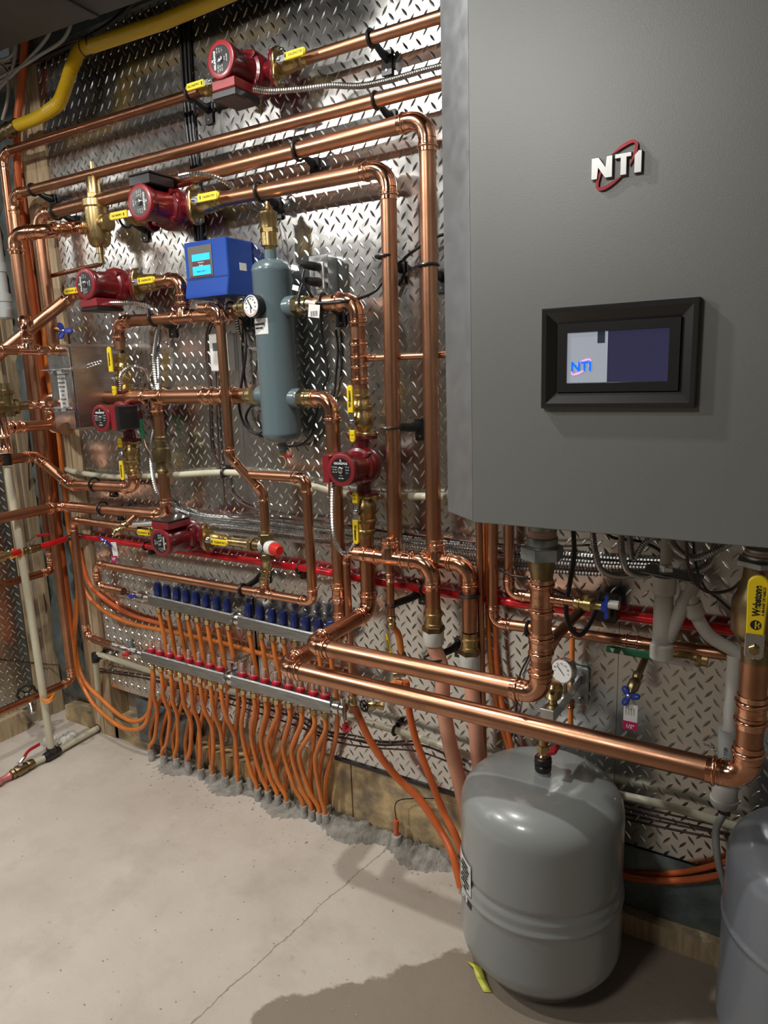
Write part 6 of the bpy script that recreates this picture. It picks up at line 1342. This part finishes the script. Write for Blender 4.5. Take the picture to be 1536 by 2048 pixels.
cable('flexible_conduit', 'steel conduit dropping beside the left pump column, nearest the wall', 'conduit', [W(320,655,.03), W(316,700,.03), W(318,760,.03), W(314,830,.03), W(302,890,.04), W(305,950,.05), W(316,988,.05), W(340,1012,.02), W(380,1030,.02)], 0.0065, 'flex', ripple=0.2, pitch=0.008)
cable('flexible_conduit', 'thin steel conduit arching out of the left pump valve', 'conduit', [W(241,780,.13), W(242,750,.14), W(256,735,.14), W(275,732,.12), W(292,742,.08), W(300,765,.05), W(312,785,.04)], 0.0055, 'flex', ripple=0.2, pitch=0.008)
cable('flexible_conduit', 'steel conduit looping down from the centre pump box to the riser tee', 'conduit', [W(666,962,.15), W(664,1010,.15), W(666,1060,.15), W(674,1092,.14), W(690,1108,.12), W(706,1092,.11), W(716,1065,.10)], 0.0062, 'flex', ripple=0.2, pitch=0.008)
cable('flexible_conduit', 'short steel conduit entering the lower-left pump box from the left', 'conduit', [W(268,1049,.10), W(285,1048,.12), W(312,1046,.15)], 0.0075, 'flex', ripple=0.2, pitch=0.008)
cable('flexible_conduit', 'steel conduit curling behind the pressure gauge', 'conduit', [W(474,640,.02), W(480,670,.02), W(490,690,.02), W(515,699,.02), W(540,700,.03)], 0.0055, 'flex', ripple=0.2, pitch=0.008)
chain('ball_chain', 'fine chain hanging from the top pipes beside the brass air vent', [W(548,425,.012), W(560,460,.012), W(566,500,.012), W(568,540,.012)], 0.0028)
# strap chain across the exchanger box
P_ = [V((xb1+0.006, yb0-0.015, zb1-0.085)), W(160,738,.17), W(182,730,.15), W(203,724,.145)]
rt = E('perforated_strap', 'perforated steel strap from exchanger rod to the yellow lever', 'strap', P_[0])
Q_ = resample(spline(P_,8), 0.014); mb = MB()
for a, b in zip(Q_, Q_[1:]):
    c = (a+b)/2; t = (b-a).normalized(); n, b2 = frame(t, YA); mb.sweep([c+t*math.cos(k)*0.0075+ZA*math.sin(k)*0.0058 for k in [2*PI*i/12 for i in range(12)]], 0.0022, k=6, closed=True)
mb.build('strap_body', M['steel'], rt)

# ================================================================== left-side small valves
bv = W(128,662,.10)
rt = E('drain_valve', 'small brass drain valve with blue star handle above the exchanger box', 'valve', bv)
mb = MB(); a = W(100,655,.06); mb.lathe(a, bv-a, [(0,0.009),(0.012,0.012),(0.02,0.012),((bv-a).length*.6,0.009),((bv-a).length,0.008)], k=16); mb.build('valve_body', M['brass_pale'], rt); star(rt, bv, V((0.7,-1,0.1)), 0.033, rot=0.5)
dv0, dv1 = W(276,1026,.08), W(225,1072,.17)
rt = E('drain_valve', 'slanting brass drain with blue handle and magenta tag below the left pumps', 'valve', dv1)
dv = (dv1-dv0).normalized(); L_ = (dv1-dv0).length
mb = MB(); mb.lathe(dv0, dv, [(0,0.0085),(L_*.45,0.0085)], k=16); mb.build('stub', M['copper'], rt)
mb = MB(); mb.lathe(dv0+dv*L_*.42, dv, [(0,0.010),(L_*.06,0.013),(L_*.16,0.013),(L_*.2,0.010),(L_*.3,0.0145),(L_*.42,0.0145),(L_*.48,0.009),(L_*.55,0.008)], k=18); mb.lathe(dv0+dv*L_*.78, V((-0.5,-.3,0.6)), [(0,0.009),(0.022,0.009)], k=14); mb.build('valve_body', M['brass_pale'], rt)
star(rt, W(214,1082,.185), (dv*0.7+V((-0.1,-.4,-.5))).normalized(), 0.028, rot=1.0)
tg0 = W(229,1098,.17); mb = MB(); mb.box(tg0, (0.028,0.0006,0.05), (XA+ZA*.1).normalized(), YA, (ZA-XA*.1).normalized()); mb.build('tag', M['paper'], rt)
tg1 = W(228,1118,.17); mb = MB(); mb.box(tg1, (0.030,0.0008,0.022)); mb.build('tag_end', M['magenta'], rt); wtext('1/2"', 0.011, basis(tg1-YA*0.001, XA, ZA), M['white_ink'], rt, bold=0.0003)
# green lever behind left column
gq = W(287,865,.07)
rt = E('lever_handle', 'green lever of a hidden valve between the left pump and check valve', 'handle', gq)
mb = MB(); mb.sweep([W(281,838,.08), W(284,860,.08), W(287,878,.08)], [0.0085,0.0095,0.0085], k=10, sq=.5); mb.build('grip', M['green'], rt)
mb = MB(); mb.sweep([W(287,878,.08), W(292,895,.08), W(302,910,.08), W(305,925,.08)], 0.005, k=8); mb.build('arm', M['steel'], rt)
# grey plastic column at far left
gx_ = LX(3,560,-2.62); gz0, gz1 = LX(8,638,-2.62).z, LX(2,470,-2.62).z
rt = E('grey_coupling_column', 'grey plastic pipe with couplings at the far left edge', 'pipe', V((gx_.x,gx_.y,gz0)))
H = gz1-gz0
mb = MB(); mb.lathe(V((gx_.x,gx_.y,gz0)), ZA, [(0,0.020),(0.006,0.026),(H*.12,0.026),(H*.13,0.022),(H*.2,0.022),(H*.21,0.026),(H*.3,0.026),(H*.31,0.019),(H*.55,0.019),(H*.56,0.023),(H*.66,0.023),(H*.67,0.018),(H*1.9,0.018)], k=24); mb.build('pipe_body', M['pvc_grey'], rt)
# brass tee stack far left
bq = LX(15,815,-2.3)
rt = E('brass_tee', 'aged brass tee with copper nipple at the left edge above the U bend', 'fitting', bq)
e_ = LX(85,808,-2.3); mb = MB(); s_ = LX(-25,818,-2.3); L_ = (e_-s_).length
mb.lathe(s_, e_-s_, [(0,0.021),(L_*.45,0.021),(L_*.47,0.026),(L_*.52,0.026),(L_*.54,0.014),(L_*.7,0.014)], k=20); mb.lathe(bq-ZA*0.03, ZA, [(0,0.022),(0.035,0.020),(0.07,0.020),(0.075,0.026),(0.085,0.026),(0.09,0.016),(0.11,0.015)], k=20); mb.build('tee_body', M['bronze'], rt)
mb = MB(); mb.lathe(s_+(e_-s_)*.7, e_-s_, [(0,0.0135),(L_*.06,0.017),(L_*.1,0.0135),(L_*.2,0.0135),(L_*.23,0.017),(L_*.3,0.0145)], k=18); mb.build('nipple', M['fitting'], rt)
bq2 = LX(12,870,-2.35)
rt = E('copper_stack', 'short vertical copper stack at the left edge below the brass tee', 'fitting', bq2)
mb = MB(); mb.lathe(LX(12,905,-2.35), ZA, [(0,0.017),(0.012,0.022),(0.02,0.017),(0.05,0.017),(0.056,0.022),(0.064,0.017),(0.13,0.017)], k=20); mb.build('fitting_body', M['fitting'], rt)

# ================================================================== white tube frame at the left, on the floor
fb = FZ(104,1508,0.02); r_ = 0.0142
tz = LX(12,915,fb.x).z
cable('pex_tube', 'tall white tube standing on the floor near the left edge', 'tube', [V((LX(20,950,fb.x).x, LX(16,940,fb.x).y+0.0, LX(16,935,fb.x).z)), V((fb.x,(fb.y+LX(16,940,fb.x).y)/2+0.004,0.5)), V((fb.x,fb.y,0.03))], r_, 'pex_white', k=18, smooth=False)
mb = MB(); q = LX(14,925,fb.x); mb.lathe(q-ZA*0.01, ZA, [(0,0.017),(0.04,0.017),(0.045,0.012)], k=18); ww = mb.build('crimp_fitting', M['black']); tag(ww, 'black crimp on top of the tall white tube', 'fitting')
mb = MB(); mb.lathe(q+ZA*0.035, ZA, [(0,0.022),(0.075,0.022)], k=20); ww = mb.build('white_fitting', M['pvc']); tag(ww, 'white plastic sleeve above the tall white tube at the left edge', 'fitting')
fc = FZ(203,1452,0.02); 
rt = E('tube_tee', 'black tee fitting on the floor where the tall white tube lands', 'fitting', fb)
dvx = (V((fc.x,fc.y,fb.z))-fb).normalized()
mb = MB(); mb.lathe(fb-dvx*0.035, dvx, [(0,0.017),(0.012,0.020),(0.058,0.020),(0.07,0.017)], k=18); mb.lathe(fb, ZA, [(0,0.019),(0.03,0.0185)], k=18); mb.build('fitting_body', M['black'], rt)
mb = MB(); 
cable('pex_tube', 'white tube lying on the floor toward the corner upright', 'tube', [fb+dvx*0.02, fc], r_*.9, 'pex_white', k=18, smooth=False)
fd = V((fc.x, fc.y-0.012, W(190,1325,.05).z)); 
fe = W(190,1310,.05)
mb = MB(); mb.sweep([fc-dvx*0.02, fc, fc+ZA*0.03], 0.0175, k=16); tag(mb.build('tube_elbow', M['black']), 'black elbow on the floor at the foot of the corner upright', 'fitting')
cable('pex_tube', 'white upright tube in front of the corner stud', 'tube', [fc+ZA*0.01, fe-ZA*0.02], r_*.85, 'pex_white', k=18, smooth=False)
mb = MB(); mb.sweep([fe-ZA*0.03, fe, fe+XA*0.03], 0.0155, k=16); tag(mb.build('tube_elbow', M['black']), 'black elbow at the top of the corner upright tube', 'fitting')
v0_ = fb-dvx*0.035; 
cable('pex_tube', 'short white tube between the floor tee and the floor valve', 'tube', [v0_, FZ(62,1528,0.02)], r_*.9, 'pex_white', k=16, smooth=False)
a = FZ(62,1528,0.02); b = FZ(22,1550,0.02)
rt = E('ball_valve', 'brass floor valve with raised dark red lever at the left edge', 'valve', a)
L_ = (b-a).length; mb = MB(); mb.lathe(a, b-a, [(-0.01,0.017),(0,0.020),(L_*.15,0.020),(L_*.2,0.017),(L_*.3,0.021),(L_*.7,0.022),(L_*.8,0.017),(L_*.9,0.02),(L_,0.016)], k=20); mb.build('valve_body', M['bronze'], rt)
c = a.lerp(b,.5)+ZA*0.022; mb = MB(); mb.lathe(c-ZA*0.005, ZA, [(0,0.010),(0.012,0.008)], k=12); mb.sweep([c+ZA*0.006, c+(a-b).normalized()*0.02+ZA*0.02], 0.006, k=8); hn = mb.build('handle', M['steel'], rt)
mb = MB(); u_ = (a-b).normalized(); mb.sweep(spline([c+u_*0.018+ZA*0.018, c+u_*0.04+ZA*0.036, c+u_*0.09+ZA*0.040], 5), 0.0075, k=10, sq=.5); mb.build('grip', M['red_lever'], hn)
mb = MB(); e_ = FZ(-20,1572,0.02); L_ = (e_-b).length; mb.lathe(b, e_-b, [(0,0.012),(L_*.1,0.016),(L_*.2,0.012),(L_*.5,0.012),(L_*.55,0.017),(L_*.7,0.017),(L_*.75,0.012),(L_,0.012)], k=16); tag(mb.build('pink_fitting', mat('pink_taped_copper',(0.62,0.22,0.22),0.4,0.4)), 'pink-taped copper nipples on the floor at the left edge', 'fitting')
mb = MB()
for p, zoff in ((LX(40,1107,rdx-.06),0),(LX(97,1398,fb.x+.02),0)):
    mb = MB(); 
    for k_ in range(3): mb.sweep([p+V((math.cos(a)*0.024,math.sin(a)*0.024,0.006*k_+0.008*math.sin(2*a))) for a in [2*PI*i/14 for i in range(14)]], 0.0028, k=6, closed=True)
    mb.sweep([p, p+V((-0.03,-0.02,-0.02))], 0.003, k=6)
    tag(mb.build('orange_tie', mat('orange_tape',(0.75,0.24,0.01),0.4)), 'orange tie on the tall white tube, '+('at the red line' if p.z > .6 else 'at the lowest copper pipe'), 'tie')
# black wheel valve on left wall and plumbing
wv = LX(54,1388,-2.78)
rt = E('hose_bib', 'hose bib with spoked black wheel on the left wall', 'valve', wv)
mb = MB(); mb.lathe(wv, V((0.5,-.2,-0.35)), [(0,0.008),(0.03,0.009),(0.035,0.013),(0.06,0.013),(0.065,0.009),(0.10,0.009)], k=14); mb.build('valve_body', M['nickel'], rt); wheel(rt, wv, V((1,-.7,0.1)), 0.036)
cable('thermostat_wire', 'dark wire sagging across the left wall plate', 'wire', [LX(-20,1318,XL+.01), LX(40,1323,XL+.01), LX(90,1328,XL+.01), LX(118,1330,XL+.06)], 0.003, 'wirebrown')
cable('thermostat_wire', 'dark vertical wire in the open corner bay', 'wire', [W(57,860,-.03), W(60,1000,-.03), W(80,1150,-.03), W(92,1230,-.03), W(85,1330,-.03)], 0.003, 'wirebrown')
rg = random.Random(5); mb = MB(); q = FZ(118,1478,0.02)
for i in range(14):
    p = V((q.x+rg.gauss(0,.03), q.y+rg.gauss(0,.02), 0.008+rg.random()*0.02)); s = 0.012+rg.random()*0.016
    mb.lathe(p-ZA*s*.5, V((rg.gauss(0,.3),rg.gauss(0,.3),1)), [(0,s*.4),(s*.3,s*.95),(s*.7,s*.8),(s,s*.3)], k=7)
o = mb.build('plaster_lumps', M['sleeve'] if False else mat('white_foam',(0.6,0.58,0.52),0.85,bump=.5,bscale=60)); tag(o, 'crumpled white foam lumps on the floor beside the black tee', 'debris'); o['kind'] = 'stuff'

# ================================================================== gas line, white cables, ceiling cables
rt = E('gas_line', 'yellow flexible gas line running down from the ceiling to the left corner', 'gas line', W(30,250,.05))
seg1 = [W(470,-18,.10), W(330,42,.10), W(182,92,.10)]
mb = MB(); mb.sweep(seg1, 0.021, k=20); mb.build('smooth_jacket', M['gasyellow'], rt)
P_ = spline([W(182,90,.10), W(160,100,.10), W(145,130,.10), W(132,170,.11), W(118,205,.11), W(95,224,.10)], 10); P_ = resample(P_, 0.0022)
mb = MB(); mb.sweep(P_, [0.0205*(1.0+(0.05 if i%2 else -0.03)) for i in range(len(P_))], k=18); mb.build('ribbed_jacket', M['gasyellow'], rt, ang=15)
mb = MB(); mb.sweep(spline([W(97,223,.10), W(70,238,.10), W(32,252,.10)], 6), 0.020, k=18); mb.build('lower_jacket', M['gasyellow'], rt)
mb = MB(); a, b = W(32,252,.10), W(5,268,.10); mb.lathe(a, b-a, [(-0.01,0.023),(0.006,0.024),(0.01,0.02),(0.03,0.021),(0.034,0.026),(0.055,0.026),(0.06,0.019),(0.12,0.019)], k=20); mb.build('end_fitting', M['bronze'], rt)
for px, py in ((184,87),(170,97)):
    c = W(px,py,.10); t = (seg1[2]-seg1[1]).normalized(); n, b = frame(t); mb = MB(); mb.sweep([c+n*math.cos(a)*0.0225+b*math.sin(a)*0.0225 for a in [2*PI*i/24 for i in range(24)]], 0.0018, k=6, closed=True); mb.build('tie', M['black'], rt)
cw = [([W(-10,170,.055), W(20,150,.055), W(32,100,.055), W(30,70,.055)],'white cable arc leftmost at the upper left corner'),
      ([W(-15,122,.055), W(12,118,.055), W(28,105,.055), W(33,80,.055)],'white cable arc inner at the upper left corner'),
      ([W(-10,185,.055), W(25,150,.055), W(60,115,.055), W(92,78,.055), W(105,50,.055)],'white cable rising diagonally to the duct at upper left'),
      ([W(-10,160,.055), W(40,135,.055), W(80,110,.055), W(120,85,.055), W(138,60,.055), W(142,40,.055)],'white cable curving up to the duct beside the gas line'),
      ([W(5,240,.055), W(15,200,.055), W(17,160,.055), W(8,135,.055), W(-10,128,.055)],'white cable hanging at the far left edge')]
for pts, l in cw: cable('electric_cable', l, 'cable', pts, 0.0058, 'cablewhite')
cable('power_cable', 'black cable along the top edge of the wall plate behind the gas line', 'cable', [W(20,138,.02), W(60,125,.02), W(110,105,.02), W(150,86,.02), W(200,60,.04), W(250,22,.04), W(290,-20,.04)], 0.007, 'rubber')
cable('thermostat_wire', 'thin brown cable crossing the upper left corner', 'wire', [W(10,128,.03), W(60,118,.03), W(120,92,.03), W(170,75,.03)], 0.003, 'wirebrown')
# vertical cables left of the blue box
for dx_, l in ((0,'left'),(9,'middle'),(17,'right')):
    cable('power_cable', l+' black cable of the three running down the wall above the blue box', 'cable', [W(358+dx_,20,.008), W(366+dx_*.9,150,.008), W(374+dx_*.8,260,.008), W(383+dx_*.7,330,.008), W(388+dx_*.7,420,.008), W(392+dx_*.7,482,.008)], 0.0058, 'rubber')
mb = MB(); mb.box(V((W(455,60,0).x, D+0.0, 2.68)), (2.0,0.03,0.08)); struct(mb, 'trim_6', M['insul'])

# ================================================================== hangers
X1 = axis1; X2 = (p2R-p2L).normalized(); X3 = (p3R-p3L).normalized()
clamp(on(p1L, X1, W(380,196,dp).x), X1, r28, 'black hanger under the topmost pipe left of the top pump')
clamp(on(p1L, X1, W(742,72,dp).x), X1, r28, 'black hanger on the topmost pipe near the boiler')
clamp(on(p2L, X2, W(752,202,dp).x), X2, r28, 'black hanger on the second pipe near the boiler')
clamp(on(p2L, X2, W(66,382,dp).x), X2, r28, 'black hanger at the left end of the second pipe')
clamp(on(p3L, X3, W(596,302,dp).x), X3, r41, 'black hanger on the third pipe at the wall centre')
clamp(on(p3L, X3, W(112,425,dp).x), X3, r41, 'black hanger at the left end of the third pipe')
clamp(on(p4s, ax4, W(520,382,dp).x), ax4, r41, 'black hanger on the fourth pipe above the brass air vent')
clamp(on(p4s, ax4, W(252,443,dp).x), ax4, r41, 'black hanger beneath the black-boxed pump')
clamp(V((W(308,636,dp).x, D-dp, PT.z)), XA, r35, 'black hanger ring below the bright red pump')
clamp(V((W(462,627,dp).x, D-dp, PT.z)), XA, r35, 'black hanger left of the pressure gauge')
clamp(V((W(648,612,dm).x, yS, zu)), XA, r35*1.12, 'black hanger on the upper right separator port pipe')
clamp(V((p4D.x, D-dp, W(780,512,dp).z)), ZA, r41, 'upper black hanger on the left large riser')
clamp(V((p3D.x, D-dp, W(860,530,dp).z)), ZA, r41, 'black hanger on the right large riser beside the boiler')
clamp(V((p4D.x, D-dp, W(785,855,dp).z)), ZA, r41, 'lower black hanger on the left large riser', drop=V((0.05,0,0)))
clamp(V((W(190,975,dp).x, D-dp, z5)), XA, r35, 'black hanger on the left pump foot pipe')
clamp(V((W(205,1017,dp).x, D-dp, zc)), XA, r35, 'black hanger on the check valve foot pipe')
clamp(V((W(285,1062,dp).x, D-dp, cE.z)), XA, r28, 'black hanger left of the lower-left pump')
clamp(V((W(485,1178,.10).x, D-.10, P3.z+(P2.z-P3.z)*.75)), XA, r28, 'black hanger on the hoop pipe above the blue caps', drop=V((0.02,0,0.04)))
clamp(V((xq, yq_, W(884,1310,dp).z)), ZA, 0.021, 'black hanger round the thick salmon tube', drop=V((0.03,0,0.01)))
clamp(V((xq2, D-dp, W(940,1190,dp).z)), ZA, r41, 'black hanger below the right large riser elbow', drop=V((-0.03,0,0.02)))
clamp(V((bx_, yq_, W(790,1205,dp).z)), ZA, r22, 'black hanger on the small copper drop', drop=V((0.05,0,0.02)))
clamp(V((W(1056,1248,d5).x, D-d5, gcr.z)), XA, 0.0143, 'black hanger behind the left boiler riser')
for px, py, l in ((598,1138,'at the hoop pipe'),(845,1180,'left of the salmon tube'),(292,1092,'behind the lower-left pump')):
    p = W(px,py,.03); mb = MB(); n, b = frame(XA); mb.sweep([p+n*math.cos(a)*0.0145+b*math.sin(a)*0.0145 for a in [2*PI*i/20 for i in range(20)]], 0.004, k=6, closed=True); mb.box(p+V((0.004,0.018,-0.012)), (0.016,0.018,0.05), bev=0.002)
    tag(mb.build('tube_clip', M['black']), 'black clip holding the red tube '+l, 'clip')
for px, py, l in ((448,945,'mid-height white tube'),(790,1461,'low white tube near the orange tubes'),(203,1310,'low white tube at the corner')):
    p = W(px,py,.035); mb = MB(); n, b = frame(XA); mb.sweep([p+n*math.cos(a)*0.0135+b*math.sin(a)*0.0135 for a in [2*PI*i/20 for i in range(20)]], 0.0045, k=6, closed=True); mb.box(p+V((0.002,0.022,0.014)), (0.014,0.018,0.02), bev=0.002)
    tag(mb.build('tube_clip', M['black']), 'black clip holding the '+l, 'clip')

# ================================================================== light
def light(kind, name, loc, energy, col=(1,1,1), size=0.1, target=None, **k):
    l = bpy.data.lights.new(name, kind); l.energy = energy; l.color = col
    if kind == 'AREA': l.shape = 'RECTANGLE'; l.size = size; l.size_y = k.get('size_y', size)
    else: l.shadow_soft_size = size
    o = bpy.data.objects.new(name, l); COL.objects.link(o); o.location = loc
    if target is not None: o.rotation_euler = (V(target)-V(loc)).to_track_quat('-Z','Y').to_euler()
    return o
for nm_, p in (('pendant_bulb', V((-1.35,1.28,2.56))),('pendant_bulb', V((-2.55,1.25,2.60)))):
    pass
light('AREA', 'ceiling_lamp_light', (-1.28,0.95,2.62), 16, (1.0,0.97,0.92), 0.05, target=(-1.2,0.96,0.0))
light('AREA', 'wall_side_lamp_light', (-1.42,1.50,2.64), 8, (1.0,0.97,0.92), 0.05, target=(-1.35,1.46,0.0))
light('AREA', 'left_lamp_light', (-2.3,0.20,2.58), 22, (1.0,0.97,0.92), 0.12, target=(-1.6,0.7,0.0))
light('AREA', 'hall_lamp_light', (-1.0,-0.6,2.62), 14, (1.0,0.97,0.93), 0.4, target=(-0.9,0.2,0.4))
w = bpy.data.worlds.new('world'); SC.world = w; w.use_nodes = True
w.node_tree.nodes['Background'].inputs[0].default_value = (0.9,0.95,1,1); w.node_tree.nodes['Background'].inputs[1].default_value = 0.04
SC.view_settings.view_transform = 'Standard'; SC.view_settings.look = 'None'; SC.view_settings.gamma = 1.0; SC.view_settings.use_curve_mapping = False
SC.view_settings.exposure = 0.38
